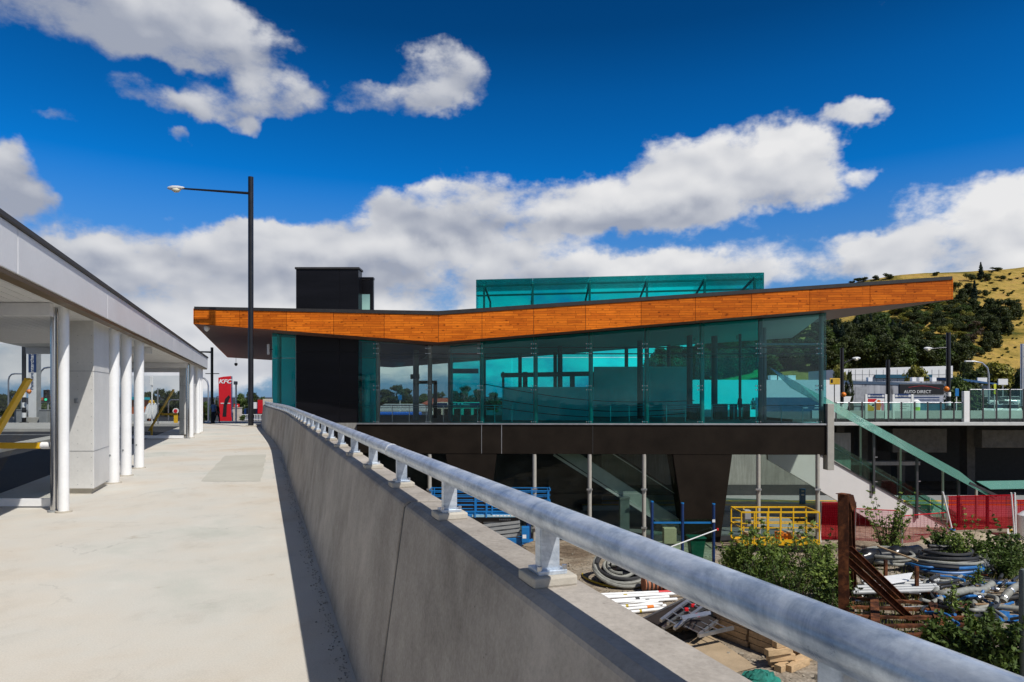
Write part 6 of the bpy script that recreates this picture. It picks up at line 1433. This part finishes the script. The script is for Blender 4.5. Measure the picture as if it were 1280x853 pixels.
def clumps(kind, seed):
    r = random.Random(seed); out = []
    if kind == 'round':
        for i in range(30):
            a, h = r.uniform(0, 6.28), r.uniform(.06, .90); q = .36 * math.sin(math.pi * min(1, (h + .12) / 1.05)) * r.uniform(.4, 1.05); out.append(((q * math.cos(a), q * math.sin(a), h), (r.uniform(.12, .2),) * 2 + (r.uniform(.09, .15),)))
        out.append(((0, 0, .45), (.30, .30, .36)))
    elif kind == 'broad':
        for i in range(30):
            a, h = r.uniform(0, 6.28), r.uniform(.10, .9); q = .46 * math.sin(math.pi * min(1, (h + .10) / 1.05)) * r.uniform(.4, 1.05); out.append(((q * math.cos(a), q * math.sin(a), h), (r.uniform(.13, .22),) * 2 + (r.uniform(.08, .13),)))
    elif kind == 'conifer':
        for i in range(20):
            h = .10 + .88 * i / 20; q = .24 * (1 - h) + .015
            for k in range(3): a = r.uniform(0, 6.28); out.append(((q * .6 * math.cos(a), q * .6 * math.sin(a), h), (q * .7 + .02, q * .7 + .02, .05)))
    elif kind == 'shrub':
        for i in range(10):
            a, h = r.uniform(0, 6.28), r.uniform(.15, .8); q = .55 * (1 - h * .6) * r.uniform(.3, 1); out.append(((q * math.cos(a), q * math.sin(a), h), (r.uniform(.16, .28),) * 2 + (r.uniform(.13, .22),)))
    elif kind == 'open':
        for i in range(12):
            a, h = r.uniform(0, 6.28), r.uniform(.35, .95); q = .42 * r.uniform(.3, 1); out.append(((q * math.cos(a), q * math.sin(a), h), (r.uniform(.08, .15),) * 2 + (r.uniform(.06, .1),)))
    return out
def tree_proto(kind, mat, seed, per=1000, size=.042, name='tree', trunk=True):
    t = thing(name, 'x', 'tree', (0, 0, 0)); cl = clumps(kind, seed); crown_obj(leaves(cl, per * 6, size, seed), mat, t)
    g = MB(); r = random.Random(seed)
    if kind == 'shrub':
        for k in range(5): a = r.uniform(0, 6.28); g.tube([(0, 0, 0), (.1 * math.cos(a), .1 * math.sin(a), .25), (.28 * math.cos(a), .28 * math.sin(a), .55)], [.02, .014, .006], 6)
        g.build('stems', m_bark, t, org=V((0, 0, 0)))
    else:
        g.tube([(0, 0, -.02), (.01, .0, .2), (-.01, .01, .45), (0, 0, .8)], [.035, .026, .02, .006], 8)
        for k in range(6):
            c = cl[k * len(cl) // 6][0]; z = max(.15, c[2] * .55); g.tube([(0, 0, z), (c[0] * .5, c[1] * .5, z + (c[2] - z) * .6), c], [.015, .01, .004], 6)
        g.build('trunk', m_bark, t, org=V((0, 0, 0)))
    return t
used = {}
PROTO = {}
def mk(key, *a, **k): PROTO[key] = tree_proto(*a, **k); used[key] = 0
mk('round', 'round', m_leafdark, 3); mk('round2', 'round', m_leafmid, 5); mk('broad', 'broad', m_leafdark, 8); mk('conifer', 'conifer', m_leafconif, 4, per=2200, size=.03)
mk('shrub', 'shrub', m_leafdark, 6, name='shrub'); mk('shrub2', 'shrub', m_leafmid, 9, name='shrub'); mk('yellow', 'shrub', m_leafyel, 10, name='shrub'); mk('ytree', 'round', m_leafyel, 21); mk('brown', 'open', m_leafbrown, 12, per=1300); mk('open', 'open', m_leafmid, 14, per=1500)
def plant(key, loc, h, w, label, group=None):
    o = PROTO[key]
    if used[key]: o = dup(o)
    used[key] += 1; o.location = loc; o.rotation_euler = (0, 0, random.uniform(0, 6.28)); o.scale = (w, w, h); o['label'] = label; o['category'] = 'shrub' if o.name.startswith('shrub') else 'tree'
    if group: o['group'] = group
    elif 'group' in o: del o['group']
    return o
# ---- hill
RP = [(-60, -8), (10, -3), (55, 14), (95, 33), (132, 45.5), (160, 48.5), (195, 51.2), (300, 54), (520, 45)]
def ridge(x):
    for (a, za), (b, zb) in zip(RP[:-1], RP[1:]):
        if x <= b: return lerp(za, zb, max(0, (x - a) / (b - a)))
    return RP[-1][1]
def hill(x, y):
    xs = x * 260 / max(y, 60) * .55 + x * .45
    r = ridge(xs) + 2.2
    t = (y - 134) / 126
    k = t if t < 1 else 1 - .25 * (t - 1)
    k = max(-.03, k); z = -2.2 + (r + 0) * k
    return z + 1.1 * mnoise.noise(V((x * .03, y * .03, 0))) * min(1, max(0, t * 3)) + .35 * mnoise.noise(V((x * .12, y * .12, 3)))
g = MB(); nx, ny = 110, 52
for i in range(nx + 1):
    for j in range(ny + 1):
        x, y = lerp(-40, 430, i / nx), lerp(128, 340, j / ny); g.v.append((x, y, hill(x, y)))
for i in range(nx):
    for j in range(ny): g.f.append((i * (ny + 1) + j, (i + 1) * (ny + 1) + j, (i + 1) * (ny + 1) + j + 1, i * (ny + 1) + j + 1))
o = struct('hill', g, m_hill, smooth=True)
def onhill(px, py):
    last = None
    for k in range(0, 300):
        Y = 132 + k * .45; p = at(px, py, Y)
        if p.z <= hill(p.x, Y): return p, Y
    p = at(px, py, 258); return V((p.x, 258, hill(p.x, 258))), 258
r = random.Random(5)
def hp(key, px, py, hpx, wpx, label, group):
    p, Y = onhill(px, py); s = Y / F; p.z = hill(p.x, p.y) - .15; plant(key, p, hpx * s, wpx * s, label, group)
# foot row of dense rounded trees
for i, px in enumerate(range(1032, 1208, 11)):
    hp(('round', 'round2', 'broad', 'round')[i % 4], px + r.uniform(-3, 3), 462 + r.uniform(-3, 2), r.uniform(34, 44), r.uniform(30, 40), 'dense dark rounded tree in the row at the foot of the hill', 'rounded trees at the foot of the hill')
# dark forest on the lower slope
for i in range(64):
    px = r.uniform(1030, 1140); top_ = lerp(398, 418, (px - 1030) / 105); py = r.uniform(top_ + 22, 448)
    hp(r.choice(('round', 'broad', 'conifer', 'round2', 'conifer')), px, py, r.uniform(20, 44), r.uniform(16, 36), 'dark tree in the wood on the lower hill slope', 'trees of the wood on the hill slope')
for i in range(60):
    px = r.uniform(815, 1035); y0 = lerp(470, 400, (px - 820) / 215); py = r.uniform(y0, 478)
    hp(r.choice(('round', 'broad', 'round2')), px, py, r.uniform(24, 38), r.uniform(24, 36), 'tree of the wood seen through the green station glass', 'trees of the wood behind the station')
# mid slope scrub
for i in range(190):
    px = r.uniform(1075, 1226); py = r.uniform(382, 446); k = r.choice(('shrub', 'shrub', 'shrub2', 'yellow', 'shrub', 'shrub2', 'shrub'))
    hp(k, px, py, r.uniform(8, 17), r.uniform(11, 22), 'yellow flowering bush on the middle of the hill slope' if k == 'yellow' else 'dark scrub bush on the middle of the hill slope' if k == 'shrub' else 'mid green scrub bush on the middle of the hill slope', k + ' bushes on the hill slope')
# upper dark clumps
for px, py, h, w, k in ((1210, 371, 18, 18, 'round'), (1218, 377, 28, 17, 'conifer'), (1202, 380, 20, 20, 'round'), (1196, 366, 16, 16, 'shrub'), (1210, 352, 12, 14, 'shrub'), (1226, 350, 23, 15, 'conifer'), (1232, 352, 12, 13, 'shrub'), (1215, 395, 22, 22, 'round'), (1200, 398, 18, 20, 'shrub'), (1205, 410, 18, 20, 'shrub'), (1228, 372, 12, 12, 'shrub'),
        (1236, 398, 26, 24, 'round'), (1250, 404, 30, 28, 'broad'), (1264, 400, 26, 24, 'round'), (1272, 396, 18, 16, 'round'), (1258, 418, 24, 22, 'round'), (1240, 418, 24, 22, 'round'), (1228, 408, 22, 20, 'broad'), (1244, 434, 28, 22, 'round'), (1234, 439, 26, 22, 'round'), (1226, 430, 22, 18, 'brown'), (1214, 436, 24, 22, 'brown'), (1220, 418, 20, 20, 'brown'), (1206, 440, 22, 18, 'round')):
    hp(k, px, py, h, w, {'conifer': 'pointed dark conifer on the upper hill near the roof end', 'brown': 'bare greyish brown tree beside the dark clump on the hill', 'shrub': 'low dark shrub on the upper hill near the roof end'}.get(k, 'dark tree in the clump on the upper hill slope'), 'upper hill ' + ('tree' if k in ('round', 'broad') else k))
for px, py, w, h in ((1072, 353, 11, 7), (1082, 352, 12, 7), (1094, 351, 11, 8), (1108, 350, 13, 10), (1065, 356, 9, 6), (1171, 345, 10, 6), (1243, 339, 13, 6), (1250, 351, 12, 8), (1244, 364, 9, 6), (1238, 341, 5, 3), (1236, 345, 6, 4)):
    hp('shrub', px, py, h, w, 'small dark shrub on the skyline or open grass of the hill', 'small shrubs on the hilltop')
for i in range(95):
    px, py = r.uniform(1214, 1284), r.uniform(342, 452); k = r.choice(('shrub2', 'yellow', 'shrub2', 'shrub'))
    hp(k, px, py, r.uniform(1.6, 4.5), r.uniform(2.5, 8), {'yellow': 'tiny straw coloured tussock on the open grass of the hill', 'shrub2': 'tiny green tussock on the open grass of the hill', 'shrub': 'tiny dark bush on the open grass of the hill'}[k], 'tiny ' + k + ' plants on the open hill grass')
# foot trees near the yard
def gp(key, px, pbase, ptop, w, Y, label, zoff=None):
    z = (upz(Y) - .13) if zoff is None else zoff; b = V(((px - CX) / F * Y, Y, z)); h = EYE + (HZ - ptop) / F * Y - z
    return plant(key, b, h, w / F * Y, label)
gp('round2', 1199, 0, 471, 46, 79, 'bright green tree behind the blue bus stop sign', -1.3); gp('round', 1213, 0, 477, 40, 79.5, 'dark green tree just past the bright green tree', -1.3)
gp('broad', 1218, 0, 462, 60, 120, 'dark bushy tree behind the blue roofed shed'); gp('round', 1208, 0, 450, 26, 128, 'dark drooping tree at the end of the white warehouse'); gp('ytree', 1246, 0, 452, 64, 126, 'olive green tree above the parked cars'); gp('round', 1276, 0, 458, 34, 118, 'dark tree at the outer edge above the cars'); gp('round2', 1230, 0, 455, 44, 128, 'leafy tree between the dark bushy and olive trees')
gp('ytree', 1146, 0, 456, 44, 117, 'small yellowish tree standing in front of the white warehouse', -1.8); gp('ytree', 1048, 0, 456, 30, 112, 'yellow leaved tree beside the station end glass', -1.6); gp('broad', 1062, 0, 463, 12, 90, 'small palm like tree beside the yellow leaved tree', -1.6)
gp('round2', 985, 0, 470, 34, 110, 'leafy tree seen through the clear station end glass')
# left horizon trees
for i, (px, tp_, w, Y, k) in enumerate(((4, 492, 22, 125, 'round'), (16, 488, 24, 120, 'broad'), (58, 503, 22, 100, 'round2'), (186, 489, 22, 120, 'round'), (200, 486, 26, 125, 'broad'), (214, 488, 26, 118, 'round'), (228, 487, 26, 122, 'broad'), (246, 498, 22, 110, 'round2'), (258, 502, 18, 100, 'round2'), (302, 492, 24, 115, 'round2'), (312, 480, 22, 120, 'conifer'), (316, 490, 26, 112, 'round'), (328, 496, 20, 120, 'round2'), (338, 500, 18, 118, 'round'), (304, 518, 10, 80, 'shrub2'), (268, 498, 16, 130, 'round'), (-14, 490, 26, 122, 'round'))):
    gp(k, px, 0, tp_, w, Y, ['dark tree at the far street edge behind the diagonal barrier', 'broad dark tree at the far street edge', 'green tree behind the traffic light', 'dark tree behind the restaurant', 'broad dark tree behind the tall blank sign', 'dark round tree behind the sign post', 'broad dark tree beyond the yellow diagonal barrier', 'green tree just past the canopy end', 'smaller green tree past the canopy end', 'green tree directly behind the block pier', 'tall dark conifer behind the big street lamp', 'dark tree beside the conifer behind the big lamp', 'green tree behind the roadside shop', 'dark tree at the corner of the station glass', 'low green shrub in front of the railing', 'dark tree behind the people at the crossing', 'dark tree at the outermost edge of the far street'][i])
for i, (px, tp_, w, Y, k) in enumerate(((482, 486, 30, 150, 'round'), (496, 481, 34, 150, 'broad'), (508, 485, 26, 155, 'round'), (530, 492, 26, 150, 'round2'), (550, 487, 24, 145, 'open'), (568, 488, 26, 150, 'round'), (582, 482, 26, 150, 'broad'), (598, 486, 24, 150, 'round'), (455, 490, 24, 150, 'round'), (616, 490, 26, 150, 'round'), (640, 492, 28, 150, 'round2'), (668, 493, 28, 150, 'round'), (700, 492, 28, 150, 'round2'), (730, 490, 30, 150, 'round'), (770, 488, 36, 150, 'broad'), (800, 484, 36, 150, 'round'))):
    gp(k, px, 0, tp_, w, Y, 'tree of the distant line seen through the station glass')['group'] = 'distant trees behind the station'
# ---- near shrubs in the yard with individual leaves
def near_shrub(px, py, wpx, hpx, label, seed, mat=m_leafnear, dens=1.0, name='shrub', leaf=.09, open_=False):
    c = yp(px, py); s = c.y / F; w, h = wpx * s, hpx * s
    t = thing(name, label, 'shrub', (c.x, c.y, YARD)); rr = random.Random(seed); cl = []; st_ = MB()
    n = int(9 * dens)
    for i in range(n):
        a = rr.uniform(0, 6.28); q = w * .42 * rr.random() ** .6; hh = h * rr.uniform(.35, .95) * (1 - .4 * (q / (w * .5)) ** 2)
        x, y = q * math.cos(a), q * math.sin(a) * .7
        st_.tube([(x * .25, y * .25, 0), (x * .6, y * .6, hh * .5), (x, y, hh)], [.03, .02, .008], 6)
        m = 5 if not open_ else 4
        for k in range(m):
            u = (k + 1.2) / (m + .2); rad = (.12 + .20 * rr.random()) * (1.0 if not open_ else .8)
            cl.append(((x * (.3 + .7 * u) + rr.uniform(-.15, .15), y * (.3 + .7 * u) + rr.uniform(-.15, .15), hh * u), (rad * 1.15, rad * 1.15, rad * .8)))
    for i in range(int(n * .9)):      # long loose shoots that break the outline
        a = rr.uniform(0, 6.28); q = w * rr.uniform(.30, .62); hh = h * rr.uniform(.55, 1.25); x, y = q * math.cos(a), q * math.sin(a) * .7
        st_.tube([(x * .2, y * .2, 0), (x * .6, y * .6, hh * .6), (x, y, hh)], [.016, .011, .004], 5)
        for k in range(5): u = .45 + .55 * (k + 1) / 5; cl.append(((x * u, y * u, hh * (u ** .8)), (.10, .10, .06)))
    me = leaves(cl, 420, leaf, seed); o = crown_obj(me, mat, t); o.name = 'foliage'; st_.build('stems', m_bark, t, org=V((0, 0, 0)))
    return t
m_leafdk2 = leaf_mat('leaf_deep', (.024, .05, .009), (.12, .18, .038), 3)
spec = [(932, 728, 62, 62, 'leafy green shrub in front of the yellow basket, nearest the blue posts', m_leafnear), (972, 736, 78, 70, 'broad green shrub under the yellow basket', m_leafnear), (1012, 738, 74, 74, 'green shrub between the yellow basket and the rusted upright', m_leafnear), (1040, 752, 60, 70, 'green shrub at the foot of the rusted upright', m_leafnear), (990, 760, 90, 60, 'low dark shrub above the rail before the yellow basket', m_leafdk2), (950, 748, 70, 52, 'dark shrub nearest the rail below the blue posts', m_leafdk2), (968, 712, 60, 42, 'shrub with thin shoots against the yellow basket', m_leafnear), (1030, 716, 60, 44, 'leafy shrub behind the rusted upright', m_leafnear), (918, 712, 36, 34, 'small shrub at the foot of the tapered leg', m_leafnear), (1040, 780, 70, 50, 'dark low shrub beside the rusted grid frame', m_leafdk2),
        (1203, 716, 62, 66, 'yellow flecked shrub in front of the sand heap', m_leafnear), (1235, 712, 60, 44, 'dark shrub behind the corrugated sheets', m_leafdk2), (1268, 712, 50, 54, 'green shrub at the outer edge above the blue hose', m_leafdk2), (1180, 702, 44, 36, 'low dark shrub above the black coil', m_leafdk2), (1255, 722, 50, 36, 'dark shrub below the sand heap by the blue hose', m_leafdk2),
        (1215, 826, 96, 52, 'dark leafy shrub just above the rail near the round post', m_leafdk2), (1262, 842, 76, 66, 'dark shrub at the foot of the round post', m_leafdk2), (1180, 820, 60, 40, 'low weed clump before the rusted grid frame', m_leafdk2), (1228, 800, 36, 30, 'bright small weed beside the rusted grid frame', m_leafnear)]
for i, (px, py, w, h, lb, mt) in enumerate(spec): near_shrub(px, py, w, h, lb, 40 + i, mt, 1.35, leaf=rng.choice((.07, .09, .11)))
near_shrub(1110, 692, 66, 70, 'tall airy sapling in front of the red mesh fence', 77, m_leafnear, 2.4, 'sapling', .085, True)
near_shrub(1190, 775, 14, 40, 'single tall weed stalk growing through the rusted grid', 78, m_leafnear, .5, 'weed', .07, True); near_shrub(1222, 742, 14, 34, 'pale weed stalk among the thick grey hoses', 79, m_leafnear, .5, 'weed', .07, True)
near_shrub(1172, 690, 12, 34, 'dry brown weed stalk against the white stair side', 80, m_leafbrown, .5, 'weed', .07, True)
# weeds and grass tufts over the yard (uncountable)
rr = random.Random(3); g = MB()
for i in range(2400):
    zone = rr.random()
    px, py = (rr.uniform(1064, 1225), rr.uniform(742, 815)) if zone < .55 else (rr.uniform(1060, 1285), rr.uniform(690, 745)) if zone < .85 else (rr.uniform(900, 1060), rr.uniform(690, 790))
    p = yp(px, py); h = rr.uniform(.12, .5); a = rr.uniform(0, 6.28); d = V((math.cos(a), math.sin(a), 0)) * .018; l = V((rr.uniform(-.2, .2), rr.uniform(-.2, .2), 1)) * h
    g.add([p - d, p + d, p + d * .6 + l * .6, p + l * 1.0 + V((l.x, l.y, -.05)) * .4, p - d * .6 + l * .6], [(0, 1, 2, 3, 4)])
ob = g.build('grass_tufts', leaf_mat('grass_blades', (.07, .09, .02), (.26, .25, .07), 2)); ob['kind'] = 'stuff'; ob['label'] = 'rough weeds and grass blades growing through the yard'
for k in list(PROTO):
    if not used[k]:
        o = PROTO[k]
        for c in list(o.children): bpy.data.objects.remove(c)
        bpy.data.objects.remove(o)
# ================================================================== SKY, SUN, CAMERA
SUN_EL = 52.0; sx_, sy_ = .717, -.696           # horizontal direction towards the sun
w = bpy.data.worlds.new('World'); SC.world = w; w.use_nodes = True; nt = w.node_tree; nt.nodes.clear()
out = nt.nodes.new('ShaderNodeOutputWorld'); bg = nt.nodes.new('ShaderNodeBackground'); nt.links.new(bg.outputs[0], out.inputs[0])
sky = nt.nodes.new('ShaderNodeTexSky'); sky.sky_type = 'NISHITA'; sky.sun_disc = False; sky.sun_elevation = R(SUN_EL); sky.sun_rotation = math.atan2(sx_, sy_)
sky.altitude = 50; sky.air_density = 1.0; sky.dust_density = .3; sky.ozone_density = 3.0
tc = N(nt, 'ShaderNodeTexCoord'); sep = N(nt, 'ShaderNodeSeparateXYZ'); nt.links.new(tc.outputs['Generated'], sep.inputs[0])
az = math_n(nt, 'ARCTAN2', sep.outputs[0], math_n(nt, 'ABSOLUTE', sep.outputs[1])); el = math_n(nt, 'ARCSINE', sep.outputs[2])
wn = N(nt, 'ShaderNodeTexNoise'); wn.inputs['Scale'].default_value = 9; wn.inputs['Detail'].default_value = 5; wn.inputs['Roughness'].default_value = .6; nt.links.new(tc.outputs['Generated'], wn.inputs['Vector'])
ws = N(nt, 'ShaderNodeSeparateColor'); nt.links.new(wn.outputs['Color'], ws.inputs[0])
az0, el0 = az, el
az = math_n(nt, 'ADD', az, math_n(nt, 'MULTIPLY', math_n(nt, 'SUBTRACT', ws.outputs[0], .5), .15)); el = math_n(nt, 'ADD', el, math_n(nt, 'MULTIPLY', math_n(nt, 'SUBTRACT', ws.outputs[1], .5), .075))
def ae(px, py):
    d = V(((px - CX) / F, 1, (HZ - py) / F)).normalized(); return math.atan2(d.x, d.y), math.asin(d.z)
# cumulus banks: (centre px, radii px, weight)
CL = [(120, 10, 225, 66, .92), (270, 40, 90, 52, .66), (30, 222, 66, 42, .95), (-60, 225, 90, 60, .9), (165, 118, 75, 18, .55), (268, 128, 58, 24, .80), (345, 112, 44, 30, .80), (312, 152, 20, 13, .55), (480, 122, 92, 26, .82), (555, 92, 60, 38, 1.0), (72, 140, 38, 13, .55), (216, 170, 17, 9, .55),
      (1066, 143, 40, 19, 1.0), (1185, 131, 18, 7, .50), (900, 195, 120, 38, 1.0), (985, 212, 70, 42, .9), (820, 246, 150, 34, .86), (620, 262, 150, 48, .95), (540, 270, 80, 34, .85), (860, 262, 190, 26, .8), (1085, 218, 28, 13, .6), (1210, 290, 125, 58, 1.1), (1290, 250, 90, 52, 1.05), (1060, 298, 46, 14, .6),
      (250, 345, 210, 60, 1.0), (420, 315, 120, 42, .85), (110, 320, 70, 26, .62), (330, 288, 40, 12, .55), (620, 350, 260, 44, 1.0), (900, 335, 170, 30, .92), (1260, 345, 190, 34, 1.0), (90, 420, 330, 62, .90), (640, 440, 900, 46, .95), (1160, 320, 130, 34, .8), (190, 60, 60, 20, .4), (980, 290, 60, 14, .4)]
acc = None; shd = None
for px, py, rx, ry, wt in CL:
    a, e = ae(px, py); a1, e1 = ae(px + rx, py); a2, e2 = ae(px, py - ry); ra = abs(a1 - a); re = abs(e2 - e)
    da = math_n(nt, 'MULTIPLY', math_n(nt, 'SUBTRACT', az, a), 1 / ra); de = math_n(nt, 'MULTIPLY', math_n(nt, 'SUBTRACT', el, e), 1 / re)
    r2 = math_n(nt, 'ADD', math_n(nt, 'MULTIPLY', da, da), math_n(nt, 'MULTIPLY', de, de))
    gs = math_n(nt, 'MULTIPLY', math_n(nt, 'EXPONENT', math_n(nt, 'MULTIPLY', math_n(nt, 'MULTIPLY', r2, r2), -.7)), wt); s_ = math_n(nt, 'MULTIPLY', gs, de)
    acc = gs if acc is None else math_n(nt, 'ADD', acc, gs); shd = s_ if shd is None else math_n(nt, 'ADD', shd, s_)
mp = N(nt, 'ShaderNodeMapping'); mp.inputs['Scale'].default_value = (1, 1, 1.7); nt.links.new(tc.outputs['Generated'], mp.inputs[0])
mp2 = N(nt, 'ShaderNodeMapping'); mp2.inputs['Scale'].default_value = (1, 1, 1.7); mp2.inputs['Location'].default_value = (.010, 0, .028); nt.links.new(tc.outputs['Generated'], mp2.inputs[0])
def fbm(v): return math_n(nt, 'ADD', math_n(nt, 'MULTIPLY', noise_n(nt, v, 8.0, 9, .56, .1), .62), math_n(nt, 'ADD', math_n(nt, 'MULTIPLY', noise_n(nt, v, 24, 7, .6, .1), .28), math_n(nt, 'MULTIPLY', noise_n(nt, v, 60, 6, .65, .2), .10)))
def soft(v): return noise_n(nt, v, 6.0, 3.2, .5, .1)
n1 = fbm(mp.outputs[0]); s1, s2 = soft(mp.outputs[0]), soft(mp2.outputs[0])
# broken cloud added out of view, overhead and behind, to grey the blue fill
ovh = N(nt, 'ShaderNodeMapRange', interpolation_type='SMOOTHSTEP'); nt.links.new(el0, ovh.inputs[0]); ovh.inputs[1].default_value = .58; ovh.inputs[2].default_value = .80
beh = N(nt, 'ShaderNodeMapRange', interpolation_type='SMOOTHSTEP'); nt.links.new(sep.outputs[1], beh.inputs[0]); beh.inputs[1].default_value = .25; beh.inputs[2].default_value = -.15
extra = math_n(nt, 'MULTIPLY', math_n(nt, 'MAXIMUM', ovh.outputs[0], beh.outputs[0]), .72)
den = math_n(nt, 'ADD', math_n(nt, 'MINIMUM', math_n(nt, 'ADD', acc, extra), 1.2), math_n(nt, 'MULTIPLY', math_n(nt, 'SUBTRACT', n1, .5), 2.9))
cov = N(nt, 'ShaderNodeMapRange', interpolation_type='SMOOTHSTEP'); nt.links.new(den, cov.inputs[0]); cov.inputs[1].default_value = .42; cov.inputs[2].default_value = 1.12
lit = math_n(nt, 'ADD', math_n(nt, 'MULTIPLY', math_n(nt, 'SUBTRACT', s1, s2), 1.5), math_n(nt, 'ADD', .50, math_n(nt, 'MULTIPLY', shd, .30)))
lit = math_n(nt, 'ADD', lit, math_n(nt, 'MULTIPLY', math_n(nt, 'SUBTRACT', n1, .5), .35))
lit = math_n(nt, 'ADD', lit, math_n(nt, 'MULTIPLY', az0, .34))            # clouds towards the sun side are brighter
lit = math_n(nt, 'ADD', lit, math_n(nt, 'MULTIPLY', math_n(nt, 'MAXIMUM', math_n(nt, 'SUBTRACT', .17, math_n(nt, 'ABSOLUTE', el0)), 0), 3.4))
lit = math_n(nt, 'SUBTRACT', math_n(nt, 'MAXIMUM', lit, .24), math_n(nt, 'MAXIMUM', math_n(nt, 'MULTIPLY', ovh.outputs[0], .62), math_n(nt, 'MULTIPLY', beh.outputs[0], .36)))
ccol = ramp(nt, lit, [(.02, (1.0, 1.3, 2.1)), (.24, (4.0, 4.4, 5.4)), (.56, (7.2, 7.4, 7.9)), (.86, (9.6, 9.6, 9.7))])
SKY_STR = .085
gam = N(nt, 'ShaderNodeGamma'); gam.inputs[1].default_value = 1.25; nt.links.new(sky.outputs[0], gam.inputs[0])
tint = mixc(nt, 1, gam.outputs[0], (.02, .64, 1.12), 'MULTIPLY')
tint = mixc(nt, 1, tint, ramp(nt, el0, [(.28, (.92,) * 3), (.41, (.72,) * 3), (.49, (.50,) * 3), (.8, (.36,) * 3)]), 'MULTIPLY')
hz_m = ramp(nt, el0, [(.0, (1,) * 3), (.16, (.55,) * 3), (.30, (0,) * 3)])
tint2 = mixc(nt, math_n(nt, 'MULTIPLY', hz_m, .92), tint, (2.3, 3.4, 5.4))
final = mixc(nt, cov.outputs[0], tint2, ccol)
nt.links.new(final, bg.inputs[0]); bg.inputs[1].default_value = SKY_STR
w.cycles.sampling_method = 'MANUAL'; w.cycles.sample_map_resolution = 1024

sd_ = bpy.data.lights.new('sun', 'SUN'); sd_.energy = 4.3; sd_.angle = R(.53); sd_.color = (1.0, .96, .895)
so = bpy.data.objects.new('sun', sd_); COL.objects.link(so); ce = math.cos(R(SUN_EL)); sdir = V((sx_ * ce, sy_ * ce, math.sin(R(SUN_EL)))).normalized()
so.rotation_euler = sdir.to_track_quat('Z', 'Y').to_euler(); so.location = (20, -20, 40)

cd = bpy.data.cameras.new('camera'); cd.lens = 24; cd.sensor_width = 36; cd.sensor_fit = 'HORIZONTAL'; cd.shift_y = (HZ - 426.5) / 1280; cd.clip_start = .05; cd.clip_end = 4000
co = bpy.data.objects.new('camera', cd); COL.objects.link(co); co.location = (0, 0, EYE); co.rotation_euler = (R(90), 0, 0); SC.camera = co
SC.view_settings.view_transform = 'Standard'; SC.view_settings.look = 'None'; SC.view_settings.exposure = 0; SC.view_settings.gamma = 1; SC.view_settings.use_curve_mapping = False
SC.render.engine = 'CYCLES'; cy = SC.cycles
cy.max_bounces = 8; cy.diffuse_bounces = 3; cy.glossy_bounces = 3; cy.transparent_max_bounces = 24; cy.transmission_bounces = 4; cy.use_denoising = True; cy.denoiser = 'OPENIMAGEDENOISE'; cy.sample_clamp_indirect = 6
cy.caustics_reflective = False; cy.caustics_refractive = False
